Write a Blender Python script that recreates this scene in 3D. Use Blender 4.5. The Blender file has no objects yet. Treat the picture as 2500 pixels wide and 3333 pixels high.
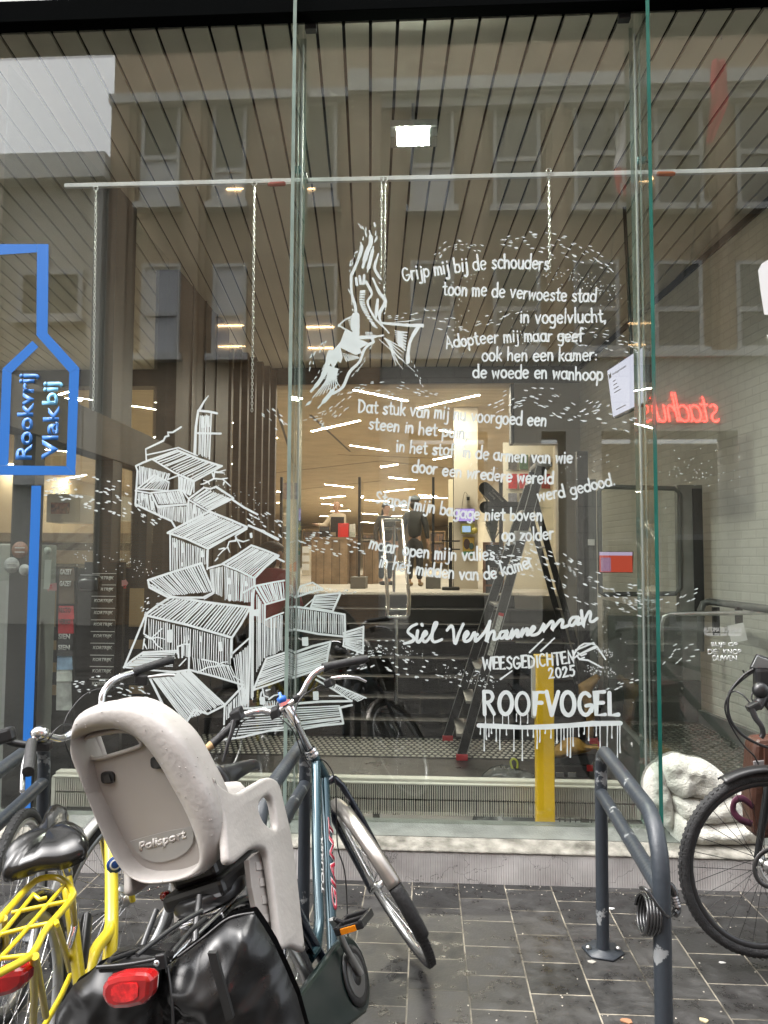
import bpy, bmesh, math, random
from mathutils import Vector, Matrix
R = math.radians
rnd = random.Random(7)
S = bpy.context.scene
COL = S.collection

# ------------------------------------------------------------------ camera
YAW, PITCH, ROLL, FPX = R(3.2), R(3.63), R(0.30), 2503.0
CAM = Vector((0, 0, 1.6))
cam_d = bpy.data.cameras.new('camera')
cam = bpy.data.objects.new('camera', cam_d)
COL.objects.link(cam)
CROT = Matrix.Rotation(YAW, 3, 'Z') @ Matrix.Rotation(R(90) + PITCH, 3, 'X') @ Matrix.Rotation(ROLL, 3, 'Z')
cam.matrix_world = Matrix.Translation(CAM) @ CROT.to_4x4()
cam_d.sensor_fit = 'HORIZONTAL'
cam_d.sensor_width = 36
cam_d.lens = 36 * FPX / 2500
cam_d.clip_start = 0.02
cam_d.clip_end = 500
S.camera = cam

# ------------------------------------------------------------------ sky and sun (overcast)
W = bpy.data.worlds.new('World')
S.world = W
W.use_nodes = True
nt = W.node_tree
bg = nt.nodes['Background']
sky = nt.nodes.new('ShaderNodeTexSky')
sky.sky_type = 'NISHITA'
sky.sun_disc = False
sky.sun_elevation = R(58)
sky.sun_rotation = R(255)
sky.air_density = 1.0
sky.dust_density = 6.0
sky.ozone_density = 1.0
hsv = nt.nodes.new('ShaderNodeHueSaturation')
hsv.inputs['Saturation'].default_value = 0.22
nt.links.new(sky.outputs[0], hsv.inputs['Color'])
nt.links.new(hsv.outputs[0], bg.inputs['Color'])
bg.inputs['Strength'].default_value = 0.15
sun_d = bpy.data.lights.new('sun', 'SUN')
sun_d.energy = 1.0
sun_d.angle = R(40)
sun_d.color = (1.0, 0.97, 0.93)
sun = bpy.data.objects.new('sun', sun_d)
COL.objects.link(sun)
sun.rotation_euler = (R(-12), R(12), 0)
S.view_settings.view_transform = 'Standard'
S.view_settings.look = 'None'
S.view_settings.exposure = 2.12
S.view_settings.gamma = 1.0
S.view_settings.use_curve_mapping = False
cy = S.cycles
cy.transparent_max_bounces = 24
cy.max_bounces = 8
cy.diffuse_bounces = 4
cy.glossy_bounces = 4
cy.transmission_bounces = 6
cy.sample_clamp_indirect = 6.0
cy.caustics_reflective = False
cy.caustics_refractive = False

# ------------------------------------------------------------------ pixel -> world helpers (photo pixels 2500 x 3333)
def ray(px, py):
    return (CROT @ Vector(((px - 1250) / FPX, -(py - 1666.5) / FPX, -1))).normalized()
def at(px, py, y):
    d = ray(px, py); return CAM + d * (y / d.y)
def atz(px, py, z):
    d = ray(px, py); return CAM + d * ((z - CAM.z) / d.z)
def atp(px, py, p0, n):
    d = ray(px, py); return CAM + d * ((Vector(p0) - CAM).dot(n) / d.dot(n))
GY = 4.20           # plane of the shop glass
def refl(px, py, yb):  # a point across the street that the glass mirrors to this pixel
    p = at(px, py, 2 * GY - yb); return Vector((p.x, yb, p.z))

# ------------------------------------------------------------------ materials
MATS = {}
def mat(name, col=(.5, .5, .5), rough=.5, metal=0., var=0., vscale=8., bump=0., bscale=40., coat=0., emit=None, es=1., spec=.5, dark=None, rvar=0.):
    if name in MATS: return MATS[name]
    m = bpy.data.materials.new(name); m.use_nodes = True
    t = m.node_tree; b = t.nodes['Principled BSDF']
    b.inputs['Base Color'].default_value = (*col, 1)
    b.inputs['Roughness'].default_value = rough
    b.inputs['Metallic'].default_value = metal
    b.inputs['Specular IOR Level'].default_value = spec
    b.inputs['Coat Weight'].default_value = coat
    b.inputs['Coat Roughness'].default_value = .08
    if emit:
        b.inputs['Emission Color'].default_value = (*emit, 1)
        b.inputs['Emission Strength'].default_value = es
    if var or bump or rvar:
        tc = t.nodes.new('ShaderNodeTexCoord')
        n1 = t.nodes.new('ShaderNodeTexNoise'); n1.inputs['Scale'].default_value = vscale
        n1.inputs['Detail'].default_value = 6
        t.links.new(tc.outputs['Object'], n1.inputs['Vector'])
        if var:
            mx = t.nodes.new('ShaderNodeMix'); mx.data_type = 'RGBA'
            lo = dark or tuple(max(0, c * (1 - var)) for c in col)
            hi = tuple(min(1, c * (1 + var)) for c in col)
            rr = t.nodes.new('ShaderNodeMapRange'); rr.inputs[1].default_value = .3; rr.inputs[2].default_value = .7
            t.links.new(n1.outputs['Fac'], rr.inputs[0])
            t.links.new(rr.outputs[0], mx.inputs[0])
            mx.inputs[6].default_value = (*lo, 1); mx.inputs[7].default_value = (*hi, 1)
            t.links.new(mx.outputs[2], b.inputs['Base Color'])
        if rvar:
            r2 = t.nodes.new('ShaderNodeMapRange')
            r2.inputs[1].default_value = .35; r2.inputs[2].default_value = .65
            r2.inputs[3].default_value = max(.03, rough - rvar); r2.inputs[4].default_value = min(1, rough + rvar)
            t.links.new(n1.outputs['Fac'], r2.inputs[0]); t.links.new(r2.outputs[0], b.inputs['Roughness'])
        if bump:
            n2 = t.nodes.new('ShaderNodeTexNoise'); n2.inputs['Scale'].default_value = bscale
            n2.inputs['Detail'].default_value = 4
            t.links.new(tc.outputs['Object'], n2.inputs['Vector'])
            bp = t.nodes.new('ShaderNodeBump'); bp.inputs['Strength'].default_value = bump
            bp.inputs['Distance'].default_value = .01
            t.links.new(n2.outputs['Fac'], bp.inputs['Height']); t.links.new(bp.outputs[0], b.inputs['Normal'])
    MATS[name] = m
    return m
def emat(name, col, s):
    m = bpy.data.materials.new(name); m.use_nodes = True
    t = m.node_tree; t.nodes.clear()
    e = t.nodes.new('ShaderNodeEmission'); o = t.nodes.new('ShaderNodeOutputMaterial')
    e.inputs[0].default_value = (*col, 1); e.inputs[1].default_value = s
    t.links.new(e.outputs[0], o.inputs[0]); MATS[name] = m
    return m
def glass_mat(name, tint=(1, 1, 1), base=.04, rough=0.0):
    """clear sheet glass: straight-through light plus a Schlick mirror reflection on each face"""
    m = bpy.data.materials.new(name); m.use_nodes = True
    t = m.node_tree; t.nodes.clear()
    o = t.nodes.new('ShaderNodeOutputMaterial')
    tr = t.nodes.new('ShaderNodeBsdfTransparent'); tr.inputs[0].default_value = (*tint, 1)
    gl = t.nodes.new('ShaderNodeBsdfGlossy'); gl.inputs['Roughness'].default_value = rough
    lw = t.nodes.new('ShaderNodeLayerWeight'); lw.inputs[0].default_value = .5
    pw = t.nodes.new('ShaderNodeMath'); pw.operation = 'POWER'; pw.inputs[1].default_value = 5
    ma = t.nodes.new('ShaderNodeMath'); ma.operation = 'MULTIPLY_ADD'; ma.inputs[1].default_value = 1 - base; ma.inputs[2].default_value = base
    mx = t.nodes.new('ShaderNodeMixShader')
    t.links.new(lw.outputs['Facing'], pw.inputs[0]); t.links.new(pw.outputs[0], ma.inputs[0])
    t.links.new(ma.outputs[0], mx.inputs[0]); t.links.new(tr.outputs[0], mx.inputs[1]); t.links.new(gl.outputs[0], mx.inputs[2])
    t.links.new(mx.outputs[0], o.inputs[0]); MATS[name] = m
    return m
def brick_mat(name, c1, c2, mortar, bw, bh, ms=.012, axes='XZ', off=(0, 0), rough=.8, bump=.6, offset=.5, var=.25, rvar=0., vscale=3., msmooth=.1, bias=0., grime=None):
    m = bpy.data.materials.new(name); m.use_nodes = True
    t = m.node_tree; b = t.nodes['Principled BSDF']
    geo = t.nodes.new('ShaderNodeNewGeometry'); sp = t.nodes.new('ShaderNodeSeparateXYZ'); cb = t.nodes.new('ShaderNodeCombineXYZ')
    t.links.new(geo.outputs['Position'], sp.inputs[0])
    for k, a in enumerate(axes):
        ad = t.nodes.new('ShaderNodeMath'); ad.operation = 'ADD'; ad.inputs[1].default_value = off[k] + 50 * (bw, bh)[k]
        t.links.new(sp.outputs[a], ad.inputs[0]); t.links.new(ad.outputs[0], cb.inputs[k])
    br = t.nodes.new('ShaderNodeTexBrick')
    br.offset = offset
    for k, v in (('Scale', 1.), ('Mortar Size', ms), ('Brick Width', bw), ('Row Height', bh), ('Mortar Smooth', msmooth), ('Bias', bias)):
        br.inputs[k].default_value = v
    br.inputs['Color1'].default_value = (*c1, 1); br.inputs['Color2'].default_value = (*c2, 1); br.inputs['Mortar'].default_value = (*mortar, 1)
    t.links.new(cb.outputs[0], br.inputs['Vector'])
    if grime:
        ng = t.nodes.new('ShaderNodeTexNoise'); ng.inputs['Scale'].default_value = 2.6; ng.inputs['Detail'].default_value = 7; ng.inputs['Roughness'].default_value = .7
        t.links.new(geo.outputs['Position'], ng.inputs['Vector'])
        gr = t.nodes.new('ShaderNodeMapRange'); gr.inputs[1].default_value = .42; gr.inputs[2].default_value = .6; t.links.new(ng.outputs['Fac'], gr.inputs[0])
        gm = t.nodes.new('ShaderNodeMix'); gm.data_type = 'RGBA'; gm.inputs[6].default_value = (*mortar, 1); gm.inputs[7].default_value = (*grime, 1)
        t.links.new(gr.outputs[0], gm.inputs[0]); t.links.new(gm.outputs[2], br.inputs['Mortar'])
    n = t.nodes.new('ShaderNodeTexNoise'); n.inputs['Scale'].default_value = vscale; n.inputs['Detail'].default_value = 8; n.inputs['Roughness'].default_value = .65
    t.links.new(geo.outputs['Position'], n.inputs['Vector'])
    mr = t.nodes.new('ShaderNodeMapRange'); mr.inputs[1].default_value = .3; mr.inputs[2].default_value = .7
    mr.inputs[3].default_value = 1 - var; mr.inputs[4].default_value = 1 + var
    t.links.new(n.outputs['Fac'], mr.inputs[0])
    mu = t.nodes.new('ShaderNodeMix'); mu.data_type = 'RGBA'; mu.blend_type = 'MULTIPLY'; mu.inputs[0].default_value = 1
    t.links.new(br.outputs['Color'], mu.inputs[6]); t.links.new(mr.outputs[0], mu.inputs[7])
    t.links.new(mu.outputs[2], b.inputs['Base Color'])
    b.inputs['Roughness'].default_value = rough
    if rvar:
        r2 = t.nodes.new('ShaderNodeMapRange'); r2.inputs[1].default_value = .35; r2.inputs[2].default_value = .65
        r2.inputs[3].default_value = rough - rvar; r2.inputs[4].default_value = rough + rvar
        t.links.new(n.outputs['Fac'], r2.inputs[0]); t.links.new(r2.outputs[0], b.inputs['Roughness'])
    bp = t.nodes.new('ShaderNodeBump'); bp.inputs['Strength'].default_value = bump; bp.inputs['Distance'].default_value = .004; bp.invert = True
    n2 = t.nodes.new('ShaderNodeTexNoise'); n2.inputs['Scale'].default_value = 90; n2.inputs['Detail'].default_value = 3
    t.links.new(geo.outputs['Position'], n2.inputs['Vector'])
    ad = t.nodes.new('ShaderNodeMath'); ad.operation = 'MULTIPLY_ADD'; ad.inputs[1].default_value = -.25
    t.links.new(n2.outputs['Fac'], ad.inputs[0]); t.links.new(br.outputs['Fac'], ad.inputs[2])
    t.links.new(ad.outputs[0], bp.inputs['Height']); t.links.new(bp.outputs[0], b.inputs['Normal'])
    MATS[name] = m
    return m

# ------------------------------------------------------------------ mesh builder
class MB:
    def __init__(s, org=(0, 0, 0)):
        s.v = []; s.f = []; s.mi = []; s.o = Vector(org); s.m = 0; s.sm = []
    def add(s, vs, fs, smooth=False):
        k = len(s.v); s.v += [Vector(v) - s.o for v in vs]
        s.f += [tuple(i + k for i in f) for f in fs]; s.mi += [s.m] * len(fs); s.sm += [smooth] * len(fs)
    def box(s, a, b, M=None):
        x0, y0, z0 = a; x1, y1, z1 = b
        vs = [Vector(p) for p in ((x0, y0, z0), (x1, y0, z0), (x1, y1, z0), (x0, y1, z0), (x0, y0, z1), (x1, y0, z1), (x1, y1, z1), (x0, y1, z1))]
        if M is not None: vs = [M @ v for v in vs]
        s.add(vs, [(0, 3, 2, 1), (4, 5, 6, 7), (0, 1, 5, 4), (1, 2, 6, 5), (2, 3, 7, 6), (3, 0, 4, 7)]); return s
    def obox(s, c, r, u, f, w, h, d):
        """box centred at c with axes r (w), u (h), f (d)"""
        M = Matrix((Vector(r).normalized(), Vector(f).normalized(), Vector(u).normalized())).transposed().to_4x4()
        M.translation = Vector(c)
        return s.box((-w / 2, -d / 2, -h / 2), (w / 2, d / 2, h / 2), M)
    def bar(s, a, b, w, h, up=(0, 0, 1)):
        a = Vector(a); b = Vector(b); f = b - a; L = f.length; f = f.normalized(); up = Vector(up)
        if abs(f.dot(up)) > .98: up = Vector((0, 1, 0))
        r = f.cross(up).normalized(); u = r.cross(f)
        return s.obox((a + b) / 2, r, u, f, w, h, L)
    def tube(s, pts, r, n=10, caps=True, closed=False, flat=1.0):
        pts = [Vector(p) for p in pts]
        rs = r if isinstance(r, (list, tuple)) else [r] * len(pts)
        N = len(pts)
        if len(rs) != N:
            m_ = len(rs) - 1; rs = [rs[min(int(i / (N - 1) * m_), m_ - 1)] * (1 - (i / (N - 1) * m_ - min(int(i / (N - 1) * m_), m_ - 1))) + rs[min(int(i / (N - 1) * m_), m_ - 1) + 1] * (i / (N - 1) * m_ - min(int(i / (N - 1) * m_), m_ - 1)) for i in range(N)]
        t0 = (pts[1] - pts[0]).normalized()
        up = Vector((0, 0, 1)) if abs(t0.z) < .9 else Vector((0, 1, 0))
        nrm = (up - t0 * up.dot(t0)).normalized(); rings = []
        vs = []
        for i in range(N):
            if closed: t = (pts[(i + 1) % N] - pts[i - 1]).normalized()
            else: t = (pts[min(i + 1, N - 1)] - pts[max(i - 1, 0)]).normalized()
            nrm = (nrm - t * nrm.dot(t))
            nrm = nrm.normalized() if nrm.length > 1e-6 else t.orthogonal().normalized()
            bn = t.cross(nrm)
            for k in range(n):
                a = 2 * math.pi * k / n
                vs.append(pts[i] + (nrm * math.cos(a) + bn * math.sin(a) * flat) * rs[i])
        fs = []
        for i in range(N if closed else N - 1):
            j = (i + 1) % N
            for k in range(n):
                fs.append((i * n + k, i * n + (k + 1) % n, j * n + (k + 1) % n, j * n + k))
        s.add(vs, fs, True)
        if caps and not closed:
            k0 = len(s.v)
            s.add(vs[:n], [tuple(range(n - 1, -1, -1))]); s.add(vs[-n:], [tuple(range(n))])
        return s
    def lathe(s, prof, c, axis, n=24, close=False):
        """prof: (radius, height) pairs along axis from c"""
        ax = Vector(axis).normalized(); e1 = ax.orthogonal().normalized(); e2 = ax.cross(e1); c = Vector(c)
        vs = []
        for (r, h) in prof:
            for k in range(n):
                a = 2 * math.pi * k / n; vs.append(c + ax * h + (e1 * math.cos(a) + e2 * math.sin(a)) * r)
        fs = [(i * n + k, i * n + (k + 1) % n, (i + 1) * n + (k + 1) % n, (i + 1) * n + k) for i in range(len(prof) - 1) for k in range(n)]
        if close: fs += [((len(prof) - 1) * n + k, (len(prof) - 1) * n + (k + 1) % n, (k + 1) % n, k) for k in range(n)]
        s.add(vs, fs, True); return s
    def ell(s, c, rx, ry, rz, n=14, M=None):
        vs = []; c = Vector(c)
        for i in range(n + 1):
            th = math.pi * i / n
            for k in range(n):
                a = 2 * math.pi * k / n
                v = Vector((rx * math.sin(th) * math.cos(a), ry * math.sin(th) * math.sin(a), rz * math.cos(th)))
                vs.append(c + (M @ v if M is not None else v))
        s.add(vs, [(i * n + k, (i + 1) * n + k, (i + 1) * n + (k + 1) % n, i * n + (k + 1) % n) for i in range(n) for k in range(n)], True); return s
    def prism(s, pts, ext):
        """closed outline (Vectors) pushed along ext, capped"""
        pts = [Vector(p) for p in pts]; n = len(pts); ext = Vector(ext)
        s.add(pts + [p + ext for p in pts], [tuple(range(n)), tuple(range(2 * n - 1, n - 1, -1))] + [(i, i + n, (i + 1) % n + n, (i + 1) % n) for i in range(n)]); return s
    def build(s, name, m=None, parent=None, bevel=0., smooth=None, subd=0, solid=0., loc=None):
        me = bpy.data.meshes.new(name); me.from_pydata([tuple(v) for v in s.v], [], s.f); 
        ms = m if isinstance(m, (list, tuple)) else [m]
        for q in ms:
            if q: me.materials.append(q)
        for p, i, sm in zip(me.polygons, s.mi, s.sm):
            p.material_index = i; p.use_smooth = sm if smooth is None else smooth
        bm = bmesh.new(); bm.from_mesh(me); bmesh.ops.recalc_face_normals(bm, faces=bm.faces); bm.to_mesh(me); bm.free()
        o = bpy.data.objects.new(name, me); COL.objects.link(o)
        if parent is not None: o.parent = parent
        elif s.o.length > 0 and loc is None: o.location = s.o
        if loc is not None: o.location = loc
        if solid:
            q = o.modifiers.new('solid', 'SOLIDIFY'); q.thickness = solid; q.offset = 0
        if bevel:
            q = o.modifiers.new('bevel', 'BEVEL'); q.width = bevel; q.segments = 2; q.limit_method = 'ANGLE'; q.angle_limit = R(40)
        if subd:
            q = o.modifiers.new('sub', 'SUBSURF'); q.levels = subd; q.render_levels = subd
        return o
def empty(name, loc=(0, 0, 0)):
    o = bpy.data.objects.new(name, None); COL.objects.link(o); o.location = loc; o.empty_display_size = .1
    return o
def tag(o, label=None, cat=None, group=None, kind=None):
    if label: o['label'] = label
    if cat: o['category'] = cat
    if group: o['group'] = group
    if kind: o['kind'] = kind
    return o
def thing(name, loc, label, cat, group=None):
    return tag(empty(name, loc), label, cat, group)
def struct(o): o['kind'] = 'structure'; return o
def spline(pts, n=8, closed=False):
    """Catmull-Rom through pts"""
    P = [Vector(p) for p in pts]; out = []; N = len(P)
    for i in range(N if closed else N - 1):
        a, b, c, d = (P[(i - 1) % N], P[i], P[(i + 1) % N], P[(i + 2) % N]) if closed else (P[max(i - 1, 0)], P[i], P[i + 1], P[min(i + 2, N - 1)])
        for k in range(n):
            t = k / n
            out.append(.5 * ((2 * b) + (c - a) * t + (2 * a - 5 * b + 4 * c - d) * t * t + (3 * b - a - 3 * c + d) * t ** 3))
    if not closed: out.append(P[-1])
    return out
def lerp(a, b, t): return tuple(x + (y - x) * t for x, y in zip(a, b))
def text_mesh(name, s, m, org, right, up, width=None, height=None, ext=.001, bold=0., parent=None, base=(0, 0, 0), shear=0., spacing=1.0):
    """lettering laid in the plane (right, up) with its lower left corner at org"""
    cu = bpy.data.curves.new(name, 'FONT'); cu.body = s; cu.extrude = 0; cu.offset = bold; cu.shear = shear; cu.space_character = spacing
    cu.resolution_u = 3
    to = bpy.data.objects.new(name, cu); COL.objects.link(to)
    dg = bpy.context.evaluated_depsgraph_get()
    me = bpy.data.meshes.new_from_object(to.evaluated_get(dg))
    bpy.data.objects.remove(to); bpy.data.curves.remove(cu)
    xs = [v.co.x for v in me.vertices]; ys = [v.co.y for v in me.vertices]
    x0, x1, y0, y1 = min(xs), max(xs), min(ys), max(ys)
    sx = (width / (x1 - x0)) if width else None
    sy = (height / (y1 - y0)) if height else None
    sx = sx or sy; sy = sy or sx
    r = Vector(right).normalized(); u = Vector(up).normalized(); org = Vector(org) - Vector(base); nn = r.cross(u)
    for v in me.vertices:
        v.co = org + r * ((v.co.x - x0) * sx) + u * ((v.co.y - y0) * sy)
    if ext:
        bm = bmesh.new(); bm.from_mesh(me)
        g = bmesh.ops.extrude_face_region(bm, geom=bm.faces[:])
        bmesh.ops.translate(bm, verts=[e for e in g['geom'] if isinstance(e, bmesh.types.BMVert)], vec=nn * ext)
        bmesh.ops.recalc_face_normals(bm, faces=bm.faces)
        bm.to_mesh(me); bm.free()
    me.materials.clear(); me.materials.append(m)
    o = bpy.data.objects.new(name, me); COL.objects.link(o)
    if parent is not None: o.parent = parent
    return o
def V3(*a): return Vector(a)
# ------------------------------------------------------------------ shared materials
m_black = mat('black_steel', (.012, .013, .014), .45, var=.3, vscale=6)
m_dark = mat('dark_panel', (.022, .021, .02), .5, var=.3, vscale=3)
m_dkbrown = mat('dark_brown_trim', (.05, .04, .033), .55, var=.3, vscale=4)
m_chrome = mat('chrome', (.72, .72, .73), .16, 1., rvar=.08, vscale=30)
m_alu = mat('brushed_alu', (.55, .55, .54), .33, 1., var=.12, vscale=25)
m_rubber = mat('black_rubber', (.018, .018, .019), .62, var=.4, vscale=60, bump=.3, bscale=200)
m_tyre = mat('tyre_rubber', (.022, .022, .023), .7, var=.5, vscale=40, bump=.5, bscale=160)
m_blackplastic = mat('black_plastic', (.015, .015, .016), .32)
m_white = mat('white_paint', (.7, .7, .69), .5, var=.06)
m_silvergrey = mat('silver_grey', (.36, .37, .37), .4, .6, var=.1)
m_glass = glass_mat('window_glass', (.965, .985, .97), .084, .006)
m_innerglass = glass_mat('inner_glass', (.95, .97, .96), .03)
m_finside = glass_mat('fin_glass', (.93, .975, .955), .045)
m_finedge = mat('fin_glass_edge', (.015, .125, .10), .12, var=.35, vscale=3, coat=.6)
m_finedge2 = mat('fin_glass_pale_edge', (.22, .29, .26), .1, var=.3, vscale=4, coat=.6)

# ------------------------------------------------------------------ ground
m_pave = brick_mat('slate_paving', (.016, .016, .0162), (.044, .0425, .0415), (.25, .225, .18), .2275, .2275, .0036, 'YX', (-3.555 + .1137, -.158), .38, .9, .5, .55, .18, 11.0, .3, 0., (.04, .037, .03))
g = MB(); g.add([(-40, -10.2, 0), (40, -10.2, 0), (40, 3.95, 0), (-40, 3.95, 0)], [(0, 1, 2, 3)])
struct(g.build('pavement', m_pave))
g = MB(); g.add([(-40, 3.95, -.3), (40, 3.95, -.3), (40, 60, -.3), (-40, 60, -.3)], [(0, 1, 2, 3)])
struct(g.build('ground', m_dark))

# ------------------------------------------------------------------ stone plinth under the glass
def stone_mat():
    m = mat('comb_chiselled_stone', (.43, .415, .405), .85, var=.2, vscale=4, dark=(.25, .235, .225))
    t = m.node_tree; b = t.nodes['Principled BSDF']
    geo = t.nodes.new('ShaderNodeNewGeometry')
    wv = t.nodes.new('ShaderNodeTexWave'); wv.bands_direction = 'X'; wv.inputs['Scale'].default_value = 26; wv.inputs['Distortion'].default_value = .6; wv.inputs['Detail'].default_value = 1
    t.links.new(geo.outputs['Position'], wv.inputs['Vector'])
    n = t.nodes.new('ShaderNodeTexNoise'); n.inputs['Scale'].default_value = 30; n.inputs['Detail'].default_value = 6
    t.links.new(geo.outputs['Position'], n.inputs['Vector'])
    ad = t.nodes.new('ShaderNodeMath'); ad.operation = 'MULTIPLY_ADD'; ad.inputs[1].default_value = .7
    t.links.new(n.outputs['Fac'], ad.inputs[0]); t.links.new(wv.outputs['Fac'], ad.inputs[2])
    bp = t.nodes.new('ShaderNodeBump'); bp.inputs['Strength'].default_value = .35; bp.inputs['Distance'].default_value = .004
    t.links.new(ad.outputs[0], bp.inputs['Height']); t.links.new(bp.outputs[0], b.inputs['Normal'])
    # cracks with a shape of their own
    vo = t.nodes.new('ShaderNodeTexVoronoi'); vo.feature = 'DISTANCE_TO_EDGE'; vo.inputs['Scale'].default_value = 2.3
    mp = t.nodes.new('ShaderNodeMapping'); mp.inputs['Scale'].default_value = (1, 1, 2.2)
    n3 = t.nodes.new('ShaderNodeTexNoise'); n3.inputs['Scale'].default_value = 7; n3.inputs['Detail'].default_value = 5
    t.links.new(geo.outputs['Position'], n3.inputs['Vector'])
    av = t.nodes.new('ShaderNodeVectorMath'); av.operation = 'MULTIPLY_ADD'; av.inputs[1].default_value = (.35, .35, .35)
    t.links.new(n3.outputs['Color'], av.inputs[0]); t.links.new(geo.outputs['Position'], av.inputs[2])
    t.links.new(av.outputs[0], mp.inputs[0]); t.links.new(mp.outputs[0], vo.inputs['Vector'])
    cr = t.nodes.new('ShaderNodeMapRange'); cr.inputs[1].default_value = .001; cr.inputs[2].default_value = .006; cr.inputs[3].default_value = .35; cr.inputs[4].default_value = 1
    t.links.new(vo.outputs['Distance'], cr.inputs[0])
    ml = t.nodes.new('ShaderNodeMix'); ml.data_type = 'RGBA'; ml.blend_type = 'MULTIPLY'; ml.inputs[0].default_value = 1
    src = b.inputs['Base Color'].links[0].from_socket
    t.links.new(src, ml.inputs[6]); t.links.new(cr.outputs[0], ml.inputs[7]); t.links.new(ml.outputs[2], b.inputs['Base Color'])
    return m
m_stone = stone_mat()
m_coping = mat('weathered_coping', (.24, .23, .20), .85, var=.4, vscale=12, bump=.8, bscale=50, dark=(.085, .08, .065))
m_sill = mat('damp_sill_stone', (.15, .16, .145), .55, var=.25, vscale=9, bump=.4, bscale=120)
pl = thing('stone_plinth', (0, 3.95, 0), 'pale chiselled stone plinth running along the foot of the shop glass', 'plinth')
xs = [-7, -3.3, -1.62, 1.155, 3.9, 8]
for a, b in zip(xs, xs[1:]):
    q = MB((0, 3.95, 0)); q.prism([(a + .002, 3.95, -.05), (a + .002, 3.95, .148), (a + .002, 4.35, .148), (a + .002, 4.35, -.05)], (b - a - .004, 0, 0))
    q.build('plinth_stone', m_stone, pl, bevel=.004)
    q = MB((0, 3.95, 0)); q.prism([(a + .002, 3.945, .148), (a + .002, 3.945, .160), (a + .002, 4.05, .190), (a + .002, 4.05, .148)], (b - a - .004, 0, 0))
    q.build('coping_stone', m_coping, pl, bevel=.006)
    q = MB((0, 3.95, 0)); q.prism([(a + .001, 4.0503, .148), (a + .001, 4.0503, .1905), (a + .001, 4.25, .212), (a + .001, 4.25, .148)], (b - a - .002, 0, 0))
    q.build('sill', m_sill, pl)

# ------------------------------------------------------------------ head beam and facade above it
hb = thing('head_beam', (0, 4.04, 4.63), 'black steel beam across the top of the glass front', 'beam')
MB(hb.location).box((-7, 4.04, 4.63), (8, 4.13, 4.755)).build('beam_web', mat('matt_black_beam', (.004, .0045, .0046), .9, spec=.0), hb, bevel=.004)
MB(hb.location).box((-7, 4.132, 4.757), (8, 4.26, 5.0)).build('beam_back', MATS['matt_black_beam'], hb)
for p in ((1005, 60), (2025, 52)):
    c = at(*p, 4.15); q = MB(hb.location).box((c.x - .02, 4.135, 4.60), (c.x + .045, 4.18, 4.64)); q.build('glass_clamp', m_black, hb, bevel=.003)
uf = thing('upper_facade', (0, 4.1, 4.68), 'pale upper storey cladding above the black beam', 'wall')
MB(uf.location).box((-7, 4.06, 4.758), (8, 4.158, 8.5)).build('cladding', mat('pale_cladding', (.62, .64, .60), .6, var=.05), uf)
for x in (-5.6, -2.8, 0, 2.8, 5.6):
    MB(uf.location).box((x - .6, 4.045, 5.6), (x + .6, 4.058, 7.6)).build('window', mat('upper_window', (.05, .06, .07), .1), uf)

# ------------------------------------------------------------------ glass fins
def fin(px, label, edge):
    p = at(px, 1500, 3.98); x = p.x
    t = thing('glass_fin', (x, 3.98, .17), label, 'glass fin')
    q = MB(t.location)
    a, b, z0, z1, w = 3.98, 4.32, .195, 5.2, .0098
    v = [(x - w, a, z0 - .03), (x + w, a, z0 - .03), (x + w, b, z0 + .016), (x - w, b, z0 + .016), (x - w, a, z1), (x + w, a, z1), (x + w, b, z1), (x - w, b, z1)]
    q.m = 0; q.add(v, [(1, 2, 6, 5), (3, 0, 4, 7)])
    q.m = 1; q.add(v, [(0, 1, 5, 4)])
    q.m = 2; q.add(v, [(2, 3, 7, 6), (4, 5, 6, 7), (0, 3, 2, 1)])
    q.build('fin_pane', [m_finside, edge, m_finedge2], t)
    q = MB(t.location).box((x - w - .006, 4.190, z0 + .02), (x - w - .0005, 4.210, 4.55)); q.m = 0
    q.box((x + w + .0005, 4.190, z0 + .02), (x + w + .006, 4.210, 4.55))
    q.build('silicone_joint', mat('silicone', (.28, .31, .29), .3), t)
    return x
FX1 = fin(941, 'pale glass fin left of the poem, behind the blue bicycle', m_finedge2)
FX2 = fin(2133, 'glass fin with dark green front edge, beside the white fleece', m_finedge)

# ------------------------------------------------------------------ interior shell
m_floor = brick_mat('vestibule_tiles', (.035, .034, .033), (.05, .048, .046), (.02, .02, .02), .6, .6, .004, 'XY', (0, 0), .35, .3, 0, .35, .1)
ZL, ZU = -.27, 1.123
g = MB(); g.add([(-9, 4.26, ZL), (5, 4.26, ZL), (5, 8.4, ZL), (-9, 8.4, ZL)], [(0, 1, 2, 3)])
struct(g.build('vestibule_floor', m_floor))
m_carpet = mat('library_floor', (.46, .42, .36), .7, var=.12, vscale=3)
g = MB(); g.add([(-16, 10.85, ZU), (9, 10.85, ZU), (9, 62, ZU), (-16, 62, ZU)], [(0, 1, 2, 3)])
g.add([(-16, 6.2, ZU), (-2.62, 6.2, ZU), (-2.62, 10.85, ZU), (-16, 10.85, ZU)], [(0, 1, 2, 3)])
struct(g.build('library_floor', m_carpet))
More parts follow.
